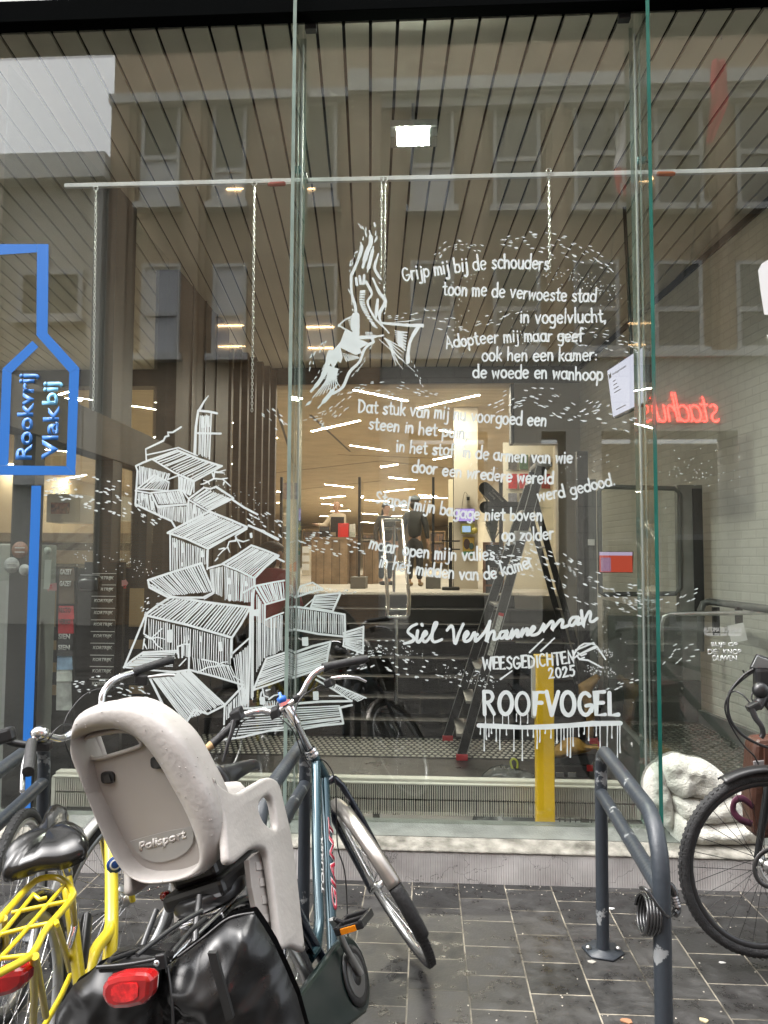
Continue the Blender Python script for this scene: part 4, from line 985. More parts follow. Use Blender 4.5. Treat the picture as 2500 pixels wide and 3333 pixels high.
# ---- flocks of dabs
FL = [('M', ((945, 553), (985, 527), (1042, 536)), 26, 24, 12, 4.2), ('M', ((1088, 523), (1150, 521), (1215, 532), (1270, 552), (1322, 578)), 42, 62, 14, 5), ('M', ((840, 690), (925, 688), (1008, 708)), 34, 36, 14, 4.5), ('M', ((1028, 700), (1070, 690), (1108, 678)), 26, 15, 14, 4.5),
      ('M', ((1212, 722), (1290, 732), (1380, 752)), 40, 44, 14, 4.6), ('M', ((1056, 888), (1120, 858), (1190, 868), (1250, 888), (1300, 870)), 50, 66, 16, 5.5), ('M', ((1290, 898), (1370, 918)), 40, 9, 18, 7), ('M', ((765, 838), (850, 838), (938, 856)), 28, 34, 13, 4.5),
      ('M', ((690, 925), (725, 880), (770, 845)), 34, 26, 14, 4.5), ('M', ((660, 905), (700, 900), (745, 868)), 24, 16, 14, 4), ('L', ((575, 888), (612, 920)), 30, 14, 14, 5), ('L', ((98, 1052), (190, 1062), (262, 1078), (345, 1122)), 66, 92, 13, 7.5),
      ('M', ((655, 1160), (700, 1172), (782, 1190)), 44, 46, 13, 7), ('L', ((540, 1112), (620, 1152)), 40, 26, 13, 7), ('M', ((1062, 1190), (1160, 1215), (1260, 1262), (1385, 1312)), 74, 116, 16, 6.5), ('R', ((1402, 1312), (1452, 1300), (1512, 1268)), 40, 14, 16, 6.5), ('M', ((1350, 1296), (1388, 1300)), 60, 10, 16, 6.5),
      ('R', ((1442, 1432), (1470, 1412), (1510, 1398)), 40, 13, 15, 7), ('M', ((1318, 1486), (1372, 1472)), 14, 8, 14, 6.5), ('M', ((752, 1432), (820, 1412), (900, 1432), (1055, 1476)), 66, 76, 13, 7.5), ('L', ((162, 1478), (240, 1482), (318, 1502)), 44, 44, 13, 7), ('L', ((305, 1318), (340, 1298), (362, 1300)), 30, 26, 9, 5.5), ('M', ((660, 1282), (720, 1277), (765, 1280)), 14, 34, 8, 4.5)]
for pane, path, wd, n, L, w in FL:
    B.swarm(pane + '.flock', [O2S(p) for p in path], wd * 1.507, n, L * 1.05, w * .66, 1., .25 if (pane == 'M' and path[0][0] in (1062, 1350)) else 0)
for pane, path, wd, n in (('M', ((1170, 590), (1260, 600), (1330, 640)), 40, 90), ('M', ((1110, 690), (1150, 740)), 40, 30), ('M', ((1000, 610), (1010, 740)), 60, 40), ('M', ((960, 990), (1150, 1020), (1330, 1000)), 60, 50), ('L', ((420, 1060), (560, 1100)), 60, 60), ('L', ((160, 1195), (320, 1230)), 40, 60), ('M', ((760, 1400), (900, 1420)), 30, 60), ('M', ((960, 1450), (1060, 1475)), 26, 60), ('R', ((1420, 1020), (1560, 1020)), 80, 60), ('M', ((1290, 1360), (1380, 1480)), 80, 20)):
    B.specks(pane + '.specks', [O2S(p) for p in path], wd * 1.507, n)
NAMES = {'city': ('painted_city', 'white line painting of a toppling pile of houses'), 'bird': ('painted_bird', 'white brush painting of a bird of prey diving'), 'flock': ('painted_flock', 'flocks of small white dabs'), 'specks': ('paint_specks', 'fine white paint specks'),
         'author': ('painted_signature', 'flowing white brush-script name of the poet'), 'campaign': ('painted_campaign_lettering', 'white hand lettering with a small hand holding a pen'), 'title': ('painted_title', 'large white capitals over a dripping underline')}
for key, mb in B.b.items():
    pane, nm = key.split('.'); par = PANES['LMR'.index(pane)]
    mb.o = Vector((0, 0, 0)); mb.v = [v - par.location for v in mb.v]
    name, lab = NAMES.get(nm, ('painted_poem_line', None))
    o = mb.build(name, m_paint, par)
    if nm.startswith('poem'): lab = 'painted poem line reading «%s»' % POEM[int(nm[4:])][0]
    o['label'] = lab

# ---- blue vinyl bottle outline and lettering on the left pane
m_blue = mat('blue_vinyl', (.022, .165, .56), .35)
VB = Brush(GY - .0069)
PL = PANES[0]
def vin(pts, name='blue_outline'):
    q = MB(PL.location); P = [at(x, y, GY - .0075) for x, y in pts]; q.prism(P, (0, .0008, 0)); return q.build(name, m_blue, PL)
def C6(p): return (p[0] * .4822, 1000 + p[1] * .4822)
def ov(p): return (p[0] * 1.507, p[1] * 1.507)
# upper neck of the bottle: bar, right side, shoulder, body, base
vin([ov(p) for p in ((-60, 527), (79.6, 527), (79.6, 545), (-60, 554))])
vin([ov((80, 527)), ov((105, 527)), ov((103, 720)), C6((535, 410)), C6((468, 440)), C6((246, 190)), (ov((79, 640))[0], ov((79, 640))[1]), ov((80, 545))])
vin([C6((535, 411)), C6((508, 1132)), C6((448, 1072)), C6((468, 441))])
vin([C6((508, 1133)), C6((-120, 1133)), C6((-10, 1072)), C6((56, 1068)), C6((446, 1072.5))])
vin([C6((56, 1067)), C6((-10, 1071)), C6((16, 415)), C6((78, 444))])
vin([C6((16, 414)), C6((218, 226)), C6((260, 268)), C6((79, 443))])
vin([ov(p) for p in ((68, 1049), (89, 1049), (64, 1790), (43, 1790))], 'blue_stem')
vin([ov(p) for p in ((-40, 1832), (50, 1790), (62, 1791), (62, 1803), (-40, 1862))], 'blue_stem')
a = at(130, 1497, GY - .0085); b = at(82 + 50, 1210, GY - .0085)
m_blue2 = mat('blue_lettering', (.04, .20, .62), .35); m_lblue = mat('light_blue_lettering', (.22, .60, .95), .35)
def vtext(s, p0, p1, hpx, m, name):
    A = at(*p0, GY - .0088); Bq = at(*p1, GY - .0088); L = (Bq - A).length
    text_mesh(name, s, m, A, (0, 0, 1), (-1, 0, 0), width=L, height=hpx * GY / FPX, ext=.0006, bold=.03, parent=PL, base=PL.location)
vtext('Rookvrij', (119 + 1, 1496), (124, 1216), 74, m_blue2, 'blue_word')
vtext('Vlak', (188, 1496), (184, 1322), 56, m_blue2, 'blue_word')
vtext('bij', (204, 1318), (202, 1242), 72, m_lblue, 'light_blue_word')
# white vinyl letter cut by the right edge of the frame
m_vinyl = mat('white_vinyl', (.78, .79, .80), .4)
q = MB(PANES[2].location)
P = [at(x, y, GY - .0075) for x, y in spline([(2500, 845, 0), (2480, 860, 0), (2468, 882, 0), (2470, 900, 0)], 4) and [(2640, 830), (2500, 845), (2480, 858), (2468, 880), (2475, 940), (2488, 1024), (2640, 1030)]]
q.prism(P, (0, .0008, 0)); q.build('white_letter', m_vinyl, PANES[2])
q = MB(PANES[2].location); q.prism([at(x, y, GY - .0075) for x, y in ((2496, 1090), (2640, 1085), (2640, 1180), (2506, 1120))], (0, .0008, 0)); q.build('white_letter', m_vinyl, PANES[2])
# neon script on the porch across the street, real reading direction for people in the street
q = MB(O); r0 = refl(2345, 1375, YB + .12); x = r0.x; zb = refl(2200, 1372, YB + .12).z; xe = refl(2092, 1372, YB + .12).x
s_ = 'stadhuis'; sp_ = .02; adv = sum(GL[c][0] + sp_ for c in s_); k = (x - xe) / adv; xhz = (refl(2200, 1318, YB + .12).z - zb); u = 0
for c in s_:
    w_, strokes = GL[c]
    for stt in strokes:
        pts = [(x - (u + a_) * k - .18 * b_ * xhz, YB + .13, zb + b_ * xhz) for a_, b_ in stt]
        if len(pts) > 2: pts = spline(pts, 3)
        q.tube(pts, .017, 6)
    u += w_ + sp_
sg = thing('neon_sign', (r0.x, YB + .13, zb), 'red neon script lettering over the porch, mirrored and reading backwards', 'neon sign')
q.o = Vector(sg.location); q.v = [v + O - sg.location for v in q.v]; q.build('neon_tube', m_neon, sg)
q = MB(sg.location).box((xe, YB + .1005, zb - .06), (x, YB + .11, zb - .04)); q.build('mount_rail', m_dkbrown, sg)
# ------------------------------------------------------------------ things inside, close to the glass
def V(*a): return Vector(a)
# convector along the glass
m_fin = mat('radiator_fin', (.60, .575, .51), .5, var=.12, vscale=10)
rd = thing('convector_radiator', (-.4, 4.42, .25), 'long low convector radiator with close upright fins behind the glass', 'radiator')
yR = 4.42
def zr(py, px=1200): return at(px, py, yR).z
xa, xb = at(180, 2580, yR).x, at(2072, 2580, yR).x
za, zb_, zc_, zd = zr(2552), zr(2597), zr(2603), zr(2649)
q = MB(rd.location); n = 262
for i in range(n):
    x = xa + (xb - xa) * (i + .5) / n
    q.box((x - .0031, yR, zb_), (x + .0031, yR + .09, za)); 
    dx = rnd.uniform(-.0012, .0012); q.box((x - .0028 + dx, yR, zd), (x + .0028 + dx, yR + .09, zc_))
tag(q.build('fins', m_fin, rd), kind='stuff')
q = MB(rd.location).box((xa, yR + .03, zd + .01), (xb, yR + .05, za - .01)); q.build('fin_dark_backing', m_black, rd)  # black sheet put in to darken the gaps between the fins
q = MB(rd.location).box((xa - .02, yR - .004, za), (xb + .02, yR + .03, zr(2546))).box((xa - .02, yR + .036, za), (xb + .02, yR + .10, zr(2538)))
q.build('top_rail', mat('radiator_top', (.56, .54, .48), .45), rd, bevel=.003)
for x in (xa - .012, xb + .012):
    MB(rd.location).box((x - .012, yR - .003, zd), (x + .012, yR + .1, za)).build('end_plate', m_fin, rd, bevel=.003)
for px in (1225, 640, 1905):
    x = at(px, 2660, yR + .06).x; MB(rd.location).box((x - .02, yR + .05, ZL), (x + .02, yR + .07, zd + .02)).build('foot', m_dkbrown, rd)
# yellow post
m_yel = mat('yellow_lacquer', (.86, .53, .012), .4, var=.06, vscale=3, bump=.06, bscale=90)
a = at(1743, 2140, 4.30); b = at(1800, 2140, 4.30); zt_ = at(1770, 2140, 4.3).z
yp = thing('yellow_post', ((a.x + b.x) / 2, 4.3, ZL), 'square yellow post standing behind the painted title', 'post')
q = MB(yp.location).box((a.x, 4.27, ZL), (b.x, 4.36, zt_)); q.build('shaft', m_yel, yp, bevel=.006)
q = MB(yp.location).box((a.x - .004, 4.266, zt_ + .0005), (b.x + .004, 4.364, zt_ + .012)); q.build('cap', mat('yellow_cap', (.55, .36, .05), .4), yp, bevel=.004)
q = MB(yp.location).box((a.x - .02, 4.30, zt_ - .33), (a.x - .001, 4.34, zt_ - .02)); q.build('sensor_strip', m_whiteframe, yp)
# white hanging bar with chains and clamps
yB = 4.34
m_barw = mat('white_batten', (.82, .82, .82), .5, var=.06)
hb_ = thing('hanging_bar', at(1200, 585, yB), 'long white batten clamped across the glass fins, chains hanging from it', 'bar')
A = at(212, 606, yB); Bq = at(2560, 553, yB)
MB(hb_.location).bar(A, Bq, .025, .026).build('batten', m_barw, hb_, bevel=.003)
def chain(p0, p1, dbl=False):
    a = at(*p0, yB - .02); b = at(*p1, yB - .02); q = MB(hb_.location); L = (b - a).length; n = int(L / .019); d = (b - a) / n
    for i in range(n):
        c = a + d * (i + .5)
        ax = V(1, 0, 0) if i % 2 else V(0, 1, 0)
        ring = [c + V(0, 0, .0125 * math.sin(t)) + ax * .0062 * math.cos(t) for t in [2 * math.pi * k / 8 for k in range(8)]]
        q.tube(ring, .0022, 4, closed=True)
    q.build('chain', m_alu, hb_)
    ring = [a + V(.014 * math.cos(t), 0, .016 + .014 * math.sin(t)) for t in [2 * math.pi * k / 10 for k in range(10)]]
    MB(hb_.location).tube(ring, .003, 5, closed=True).build('eye_ring', m_alu, hb_)
for p0, p1 in (((312, 622), (303, 1335)), ((828, 606), (820, 1340)), ((1242, 592), (1240, 900)), ((1254, 592), (1252, 980)), ((1787, 565), (1790, 880))): chain(p0, p1)
def clampthing(px, py, col, label, hx):
    c = at(px, py, yB); t = thing('bar_clamp', c, label, 'clamp')
    MB(c).bar(c + V(-.02, -.03, -.035), c + V(hx, -.03, -.037), .012, .012).build('clamp_rail', m_alu, t)
    a = c + V(hx, -.03, -.037); s = 1 if hx > 0 else -1
    MB(c).tube([a, a + V(.01 * s, 0, 0), a + V(.09 * s, 0, -.002), a + V(.105 * s, 0, -.002)], [.008, .0135, .0135, .009], 10).build('handle', mat('clamp_handle_%d' % hx.__hash__(), col, .45), t)
    q = MB(c).obox(c + V(-.005, -.01, .055), (1, 0, 0), (0, 0, 1), (0, 1, 0), .05, .035, .03); q.build('jaw', mat('teal_jaw', (.03, .22, .25), .4), t, bevel=.006)
    MB(c).tube([c + V(.01, -.02, .05), c + V(.04, -.02, .03), c + V(.05, -.02, -.03)], .006, 6).build('jaw_arm', m_black, t)
clampthing(975, 585, (.35, .045, .035), 'bar clamp with red handle at the pale fin', -.075)
clampthing(2090, 555, (.55, .13, .02), 'bar clamp with orange handle at the green fin', .07)

# step ladder
def ladder():
    f1 = atz(1501, 2475, ZL); f2 = atz(1455, 2412, ZL); r1 = atz(1960, 2433, ZL)
    yA = (f1.y + f2.y) / 2
    t1 = at(1762, 1524, yA - .22); t2 = at(1738, 1530, yA + .22)
    t1.z = t2.z = (t1.z + t2.z) / 2
    r2 = V(r1.x - .05, yA + .38, ZL); r1 = atz(1962, 2433, ZL); r1 = V(r1.x, r1.y, ZL)
    t = thing('step_ladder', V((f1.x + r1.x) / 2, yA, ZL), 'tall dark step ladder standing open in the vestibule', 'ladder')
    o = t.location; ml = mat('ladder_rail', (.02, .02, .022), .35, .3)
    for a, b in ((f1, t1), (f2, t2)):
        r0_ = MB(o).bar(a + V(0, 0, .03), b, .028, .085, (1, 0, .3)).build('front_rail', ml, t, bevel=.004)
        for s_ in (-.046, .046): MB(o).bar(a + V(s_, -.006, .03), b + V(s_, -.006, 0), .018, .007, (1, 0, .3)).build('rail_edge_highlight', m_silvergrey, r0_)  # pale strips stand in for highlights along the dark rails
    h1 = t1.lerp(f1, .10); h2 = t2.lerp(f2, .10)
    for a, b in ((r1, h1), (r2, h2)): MB(o).bar(a + V(0, 0, .03), b, .026, .06, (1, 0, -.3)).build('rear_rail', ml, t, bevel=.004)
    n = 9
    for i in range(n):
        k = (i + .75) / (n + .2); a = f1.lerp(t1, k); b = f2.lerp(t2, k); c = (a + b) / 2
        MB(o).obox(c + V(-.005, 0, 0), (0, 1, 0), (0, 0, 1), (1, 0, 0), (b - a).length - .03, .028, .10).build('tread', m_alu, t, bevel=.003)
    c = (t1 + t2) / 2
    MB(o).obox(c + V(.03, 0, .02), (0, 1, 0), (0, 0, 1), (1, 0, 0), .46, .05, .16).build('top_cap', mat('ladder_cap', (.35, .34, .32), .5), t, bevel=.01)
    for k in (.25, .55, .8):
        a, b = r1.lerp(h1, k), r2.lerp(h2, k); MB(o).tube([a, b], .012, 6).build('brace', m_alu, t)
    h = h1.lerp(f1, .16)
    MB(o).obox(h + V(.0, -.03, 0), (1, 0, 0), (0, 0, 1), (0, 1, 0), .17, .1, .02).build('hinge_plate', m_alu, t, bevel=.02)
    mr = mat('red_ladder_foot', (.5, .02, .03), .45)
    for a in (f1, f2, r1, r2): MB(o).obox(a + V(.008, 0, .03), (1, 0, 0), (0, 0, 1), (0, 1, 0), .11, .06, .05).build('rubber_foot', mr, t, bevel=.008)
    s = f1.lerp(t1, .42); d = (t1 - f1).normalized()
    q = MB(o).obox(s + V(0, -.016, 0), d, d.cross(V(0, 1, 0)), (0, 1, 0), .42, .05, .002); q.build('instruction_sticker', mat('sticker_pale', (.5, .5, .48), .5, var=.5, vscale=60), t)
    q = MB(o).obox(s + d * .195 + V(0, -.0175, 0), d, d.cross(V(0, 1, 0)), (0, 1, 0), .03, .05, .002); q.build('red_sticker', mr, t)
    # stabiliser strap
    a = h1.lerp(r1, .45); b = f1.lerp(t1, .55); MB(o).bar(r1.lerp(h1, .42), f1.lerp(t1, .35) + V(.25, 0, .12), .02, .012).build('spreader', m_alu, t)
    MB(o).bar(h2.lerp(r2, .1), h2.lerp(r2, .62), .012, .03, (1, 0, 0)).build('blue_strap', mat('blue_strap', (.015, .04, .2), .6), t)
ladder()

# centre handrail on the stairs, seen end on
hr = thing('stair_handrail', atz(1290, 2300, ZL), 'steel loop handrail climbing the middle of the stairs', 'handrail')
o = hr.location
yb_, yt = 7.75, 10.6
def loop(y0, p0, y1, p1, m, name):
    pts = []
    a0, a1 = at(p0[0], p0[1], y0), at(p0[2], p0[1], y0); b0, b1 = at(p1[0], p1[1], y1), at(p1[2], p1[1], y1)
    pl_ = [b0 + V(0, 0, .0), a0 + V(0, .25, .16), a0 + V(.005, .03, .02), a0 + V(.03, 0, 0), a1 + V(-.03, 0, 0), a1 + V(-.005, .03, .02), a1 + V(0, .25, .16), b1]
    MB(o).tube(pl_, .021, 10).build(name, m, hr)
loop(yb_, (1258, 2010, 1330), yt, (1244, 1692, 1308), m_chrome, 'upper_rail')
pts = [at(1244, 1692, yt), at(1308, 1692, yt)]; MB(o).tube(pts, .021, 10).build('end_bar', m_chrome, hr)
for py, y in ((1720, 10.5), (1832, 9.2), (1985, 8.0)):
    MB(o).tube([at(1250 + (10.5 - y) * 3, py, y), at(1308 + (10.5 - y) * 7, py, y)], .017, 8).build('cross_bar', m_chrome, hr)
for px, p0, y, p1 in ((1290, 2000, 7.85, 2300), (1283, 1710, 10.4, 1960)):
    a = at(px, p0, y); MB(o).tube([a, V(a.x, y, a.z - .9)], .021, 10).build('post', m_chrome, hr)

# security gates: thin dark edged glass leaves on grey feet
for px, lab in ((1168, 'slim glass security gate left of the stair handrail'), (1410, 'slim glass security gate right of the stair handrail'), (912, 'slim glass security gate half hidden by the pale fin')):
    b = atz(px, 1915, ZU); t = thing('security_gate', b, lab, 'security gate')
    MB(b).box((b.x - .13, b.y - .18, ZU + .002), (b.x + .13, b.y + .3, ZU + .20)).build('foot', mat('gate_foot', (.14, .135, .12), .6), t, bevel=.01)
    top = at(px, 1553, b.y).z
    MB(b).box((b.x - .022, b.y - .02, ZU + .2), (b.x + .022, b.y + .03, top)).build('edge', m_black, t)
    MB(b).box((b.x - .006, b.y + .031, ZU + .22), (b.x + .006, b.y + .75, top - .02)).build('glass_leaf', m_innerglass, t)

# ------------------------------------------------------------------ library furniture
m_plank = brick_mat('reclaimed_planks', (.20, .135, .08), (.30, .205, .125), (.06, .04, .025), 3., .16, .006, 'ZX', (0, 0), .6, .3, .3, .35, 0, 4.)
yD = 15.6
ds = thing('reception_desk', V(at(1115, 1895, yD).x, yD, ZU), 'curved reception desk clad in upright brown planks', 'reception desk')
o = ds.location
def desk(xl_, xr, ytop, name, yy, bulge):
    a = at(xl_, 1895, yy).x; b = at(xr, 1895, yy).x; z1 = at((xl_ + xr) / 2, ytop, yy).z
    pts = []
    for i in range(11):
        t = i / 10; pts.append(V(a + (b - a) * t, yy + bulge * (1 - math.sin(math.pi * (.15 + .85 * t)) ** .5), ZU))
    pts += [V(b, yy + 1.1, ZU), V(a, yy + 1.1, ZU)]
    q = MB(o).prism(pts, (0, 0, z1 - ZU - .05)); q.build(name, m_plank, ds)
    q = MB(o).prism([p + V(0, -.02, z1 - ZU - .049) for p in pts], (0, 0, .045)); q.build('worktop', mat('worktop', (.26, .17, .10), .4), ds)
desk(1012, 1132, 1748, 'front_panel', 15.5, .1); desk(1133, 1228, 1763, 'side_panel', 15.75, .35)
text_mesh('desk_lettering', 'Reservaties', mat('pale_letters', (.6, .55, .45), .6), at(1178, 1761, 15.6), (1, 0, 0), (0, 0, 1), width=.30, height=.06, parent=ds, base=o)
MB(o).box((at(1170, 1760, 15.65).x, 15.62, at(1170, 1765, 15.65).z), (at(1226, 1760, 15.65).x, 15.64, at(1170, 1750, 15.65).z)).build('lettering_board', m_black, ds)
def box_thing(name, px, y, depth, m, label, cat, group=None, pname='body', bevel=.004):
    a = at(px[0], px[3], y); b = at(px[2], px[1], y); t = thing(name, V((a.x + b.x) / 2, y, a.z), label, cat, group)
    MB(t.location).box((a.x, y, a.z), (b.x, y + depth, b.z)).build(pname, m, t, bevel=bevel); return t
t = box_thing('computer_monitor', (1076, 1682, 1120, 1732), 15.8, .04, m_black, 'black monitor back standing on the reception desk', 'monitor', pname='casing')
c = t.location; MB(c).box((c.x - .03, c.y + .01, at(1098, 1748, 15.8).z), (c.x + .03, c.y + .03, c.z)).build('stand', m_black, t); MB(c).box((c.x - .12, c.y - .06, at(1098, 1748, 15.8).z), (c.x + .12, c.y + .1, at(1098, 1748, 15.8).z + .015)).build('foot', m_black, t)
t = box_thing('card_terminal', (1040, 1725, 1072, 1748), 15.7, .2, m_black, 'low black terminal left of the monitor on the desk', 'terminal'); MB(t.location).obox(t.location + V(0, .0, .17), (1, 0, 0), (0, .4, 1), (0, 1, -.4), .2, .1, .02).build('screen', m_blackplastic, t)
t = box_thing('leaflet_stand', (1100, 1703, 1135, 1748), 15.6, .12, mat('red_leaflets', (.55, .04, .04), .5, var=.3, vscale=30), 'clear stand of red leaflets on the desk', 'leaflet stand', pname='leaflets')
MB(t.location).obox(t.location + V(.02, -.03, .1), (1, 0, 0), (0, 0, 1), (0, 1, 0), .16, .2, .01).build('red_card', mat('red_card', (.65, .02, .02), .5), t)
t = box_thing('leaflet_stand', (1137, 1706, 1156, 1748), 15.6, .10, mat('white_leaflets', (.55, .52, .46), .5, var=.3, vscale=30), 'small stand of white cards beside the red leaflets', 'leaflet stand', pname='cards'); MB(t.location).box((t.location.x - .06, 15.58, t.location.z), (t.location.x + .06, 15.595, t.location.z + .1)).build('holder', m_innerglass, t)
# banner, shelves and bookcases
t = box_thing('purple_banner', (924, 1572, 974, 1862), 14.2, .05, mat('banner_cream', (.52, .47, .38), .6), 'tall cream banner with purple head and orange foot behind the pale fin', 'banner', pname='cloth')
c = t.location; a = at(925, 1625, 14.19); b = at(974, 1572, 14.19); MB(c).box((a.x - .02, 14.17, a.z), (b.x + .02, 14.198, b.z)).build('purple_head', mat('purple_print', (.075, .04, .16), .6), t)
a = at(930, 1860, 14.19); b = at(976, 1835, 14.19); MB(c).prism([V(a.x, 14.18, a.z), V(b.x, 14.18, a.z), V(b.x, 14.18, b.z + .08), V(a.x, 14.18, b.z - .06)], (0, .015, 0)).build('orange_foot', mat('orange_print', (.7, .16, .02), .6), t)
text_mesh('banner_lettering', 'HUIS\nONDERWEG', mat('pale_letters2', (.55, .5, .6), .6), at(938, 1612, 14.16), (1, 0, 0), (0, 0, 1), width=.18, height=.16, parent=t, base=c)
m_books = brick_mat('book_spines', (.30, .16, .08), (.10, .09, .10), (.03, .025, .02), .3, .035, .003, 'ZX', (0, 0), .6, .2, .3, .5, 0, 6.)
m_wood = mat('shelf_wood', (.33, .22, .12), .5, var=.15, vscale=6)
def bookcase(px0, px1, py0, py1, y, label, ns=3):
    a = at(px0, py1, y); b = at(px1, py0, y); t = thing('bookcase', V((a.x + b.x) / 2, y, ZU), label, 'bookcase'); a.z = max(a.z, ZU); h = b.z - a.z
    for i in range(ns + 1): MB(t.location).box((a.x, y, a.z + h * i / ns - .015), (b.x, y + .35, a.z + h * i / ns + .015)).build('shelf', m_wood, t)
    for x in (a.x - .03, b.x): MB(t.location).box((x, y, a.z), (x + .03, y + .36, b.z + .02)).build('side_panel', m_wood, t)
    for i in range(ns): MB(t.location).box((a.x + .02, y + .06, a.z + h * i / ns + .0155), (b.x - .02, y + .3, a.z + h * (i + .82) / ns)).build('book_row', m_books, t)
bookcase(1180, 1290, 1737, 1830, 24, 'low bookcase of dark spines behind the desk end')
bookcase(1120, 1178, 1737, 1800, 27, 'low bookcase glimpsed between desk and clerk')
bookcase(1400, 1446, 1730, 1830, 22, 'narrow bookcase right of the visitor in the dark jacket')
bookcase(985, 1050, 1725, 1830, 25, 'bookcase behind the left part of the reception desk')
t = box_thing('display_rack', (983, 1778, 1008, 1872), 15.2, .25, mat('cream_rack', (.58, .52, .42), .6), 'small cream card rack at the left end of the desk', 'rack'); c = t.location
for i in range(3): MB(c).box((c.x - .07, 15.17, c.z + .1 + .17 * i), (c.x + .07, 15.198, c.z + .22 + .17 * i)).build('card', m_white, t)
# side room left: counter, benches and white cabinets behind the partition
t = box_thing('display_cabinet', (150, 1608, 262, 1700), 9.6, .4, mat('cabinet_white', (.58, .54, .46), .5), 'white display cabinet with coloured books seen at the far left', 'cabinet', pname='carcass'); c = t.location
a = at(166, 1672, 9.58); b = at(225, 1636, 9.58); MB(c).box((a.x, 9.57, a.z), (b.x, 9.598, b.z)).build('book_row', mat('colour_books', (.34, .14, .09), .6, var=.9, vscale=26), t)
t = box_thing('display_cabinet', (342, 1612, 390, 1692), 9.8, .4, mat('cabinet_white', (.58, .54, .46), .5), 'white cabinet with dark figurines between the partition posts', 'cabinet', pname='carcass'); c = t.location
for i in range(3): MB(c).lathe([(.0, 0), (.05, 0), (.03, .1), (.045, .16), (.02, .22), (0, .23)], V(c.x - .1 + .1 * i, 9.72, c.z + .02), (0, 0, 1), 8).build('figurine', m_black, t)
for i, (p0, p1) in enumerate(((1735, 1765), (1792, 1835), (1862, 1905))):
    a = at(190, p1, 8.2); b = at(440, p0, 8.2); t = thing('wooden_bench', V((a.x + b.x) / 2, 8.2, a.z), ['topmost', 'middle', 'lowest'][i] + ' of three lit wooden bench slabs behind the partition', 'bench', 'wooden bench slabs')
    MB(t.location).box((a.x - 1, 8.2, a.z), (b.x, 8.9, b.z)).build('slab', m_wood, t, bevel=.01); MB(t.location).box((a.x - .9, 8.45, a.z - .14), (b.x - .1, 8.8, a.z - .001)).build('plinth_base', m_dkbrown, t)
t = box_thing('exit_sign', (478, 1690, 492, 1702), 9.0, .03, m_white, 'tiny green exit sign glowing left of the painted church', 'exit sign'); c = t.location; MB(c).box((c.x - .05, 8.985, c.z), (c.x + .05, 8.998, c.z + .05)).build('sign_face', emat('exit_green', (.35, .7, .2), .25), t)

# column with screens, poster and clutter
m_col = mat('cream_column', (.58, .52, .42), .6)
yC = 13.4
cl_ = thing('white_column', V(at(1512, 1890, yC).x, yC, ZU), 'cream column carrying a purple screen and a small poster', 'column')
a = at(1478, 1890, yC).x; b = at(1556, 1890, yC).x
MB(cl_.location).box((a, yC, ZU), (b, yC + .45, ZCL)).build('shaft', m_col, cl_)
MB(cl_.location).box((a - .012, yC + .1, ZU), (a - .001, yC + .12, ZCL)).build('edge_strip', m_dkbrown, cl_)
t = box_thing('number_screen', (1482, 1655, 1546, 1698), 13.33, .03, m_black, 'purple screen showing digital numerals on the cream column', 'screen', pname='housing'); c = t.location
a = at(1484, 1696, 13.32); b = at(1545, 1656, 13.32); MB(c).box((a.x, 13.322, a.z), (b.x, 13.328, b.z)).build('screen_face', emat('purple_glow', (.50, .36, .78), .27), t)
text_mesh('numerals', '09:23', emat('numeral_grey', (.3, .25, .36), .2), at(1490, 1684, 13.318), (1, 0, 0), (0, 0, 1), width=.25, height=.075, parent=t, base=c)
t = box_thing('small_display', (1500, 1705, 1545, 1738), 13.33, .05, mat('yellow_green', (.32, .30, .06), .5), 'small device with blue screen in a yellow case below the purple screen', 'display', pname='casing'); c = t.location
a = at(1505, 1732, 13.32); b = at(1532, 1712, 13.32); MB(c).box((a.x, 13.318, a.z), (b.x, 13.328, b.z)).build('screen_face', emat('blue_glow', (.45, .62, .85), .25), t)
MB(c).lathe([(.05, 0), (.05, .02), (0, .02)], at(1545, 1727, 13.31), (0, -1, 0), 12).build('round_badge', mat('badge_yellow', (.5, .42, .08), .5), t)
t = box_thing('sensor_box', (1516, 1610, 1528, 1640), 13.34, .04, mat('sensor_white', (.5, .47, .4), .5), 'small sensor with dangling cables above the purple screen', 'sensor'); c = t.location; MB(c).tube(spline([c + V(0, -.01, .15), c + V(-.05, -.02, .2), c + V(-.09, -.01, 0), c + V(-.1, -.01, -.2)], 6), .004, 5).build('cable', m_black, t); MB(c).obox(c + V(.01, -.02, .09), (1, 0, 0), (0, 0, 1), (0, 1, 0), .05, .06, .03).build('lens', m_black, t)
t = box_thing('poster', (1506, 1748, 1544, 1808), 13.36, .006, mat('poster_yellow', (.48, .33, .06), .6), 'small yellow poster of a dark haired figure on the column', 'poster', pname='sheet'); c = t.location
MB(c).ell(c + V(-.03, -.004, .2), .055, .003, .09, 10).build('printed_figure', mat('print_brown', (.06, .03, .025), .7), t); MB(c).ell(c + V(.05, -.005, .16), .04, .003, .06, 10).build('printed_animal', mat('print_teal', (.05, .10, .09), .7), t); MB(c).box((c.x - .1, 13.353, c.z), (c.x + .1, 13.359, c.z + .07)).build('green_band', mat('print_green', (.06, .22, .13), .6), t)
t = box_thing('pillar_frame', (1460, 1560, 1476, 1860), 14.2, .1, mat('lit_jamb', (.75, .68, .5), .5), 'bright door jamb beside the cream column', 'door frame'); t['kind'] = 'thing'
t = thing('hand_sanitiser_stand', V(at(1467, 1880, 12.8).x, 12.8, ZU), 'dark stand with two shelves left of the column', 'stand'); c = t.location
MB(c).box((c.x - .03, 12.8, ZU), (c.x + .03, 12.85, at(1467, 1700, 12.8).z)).build('post', m_dark, t)
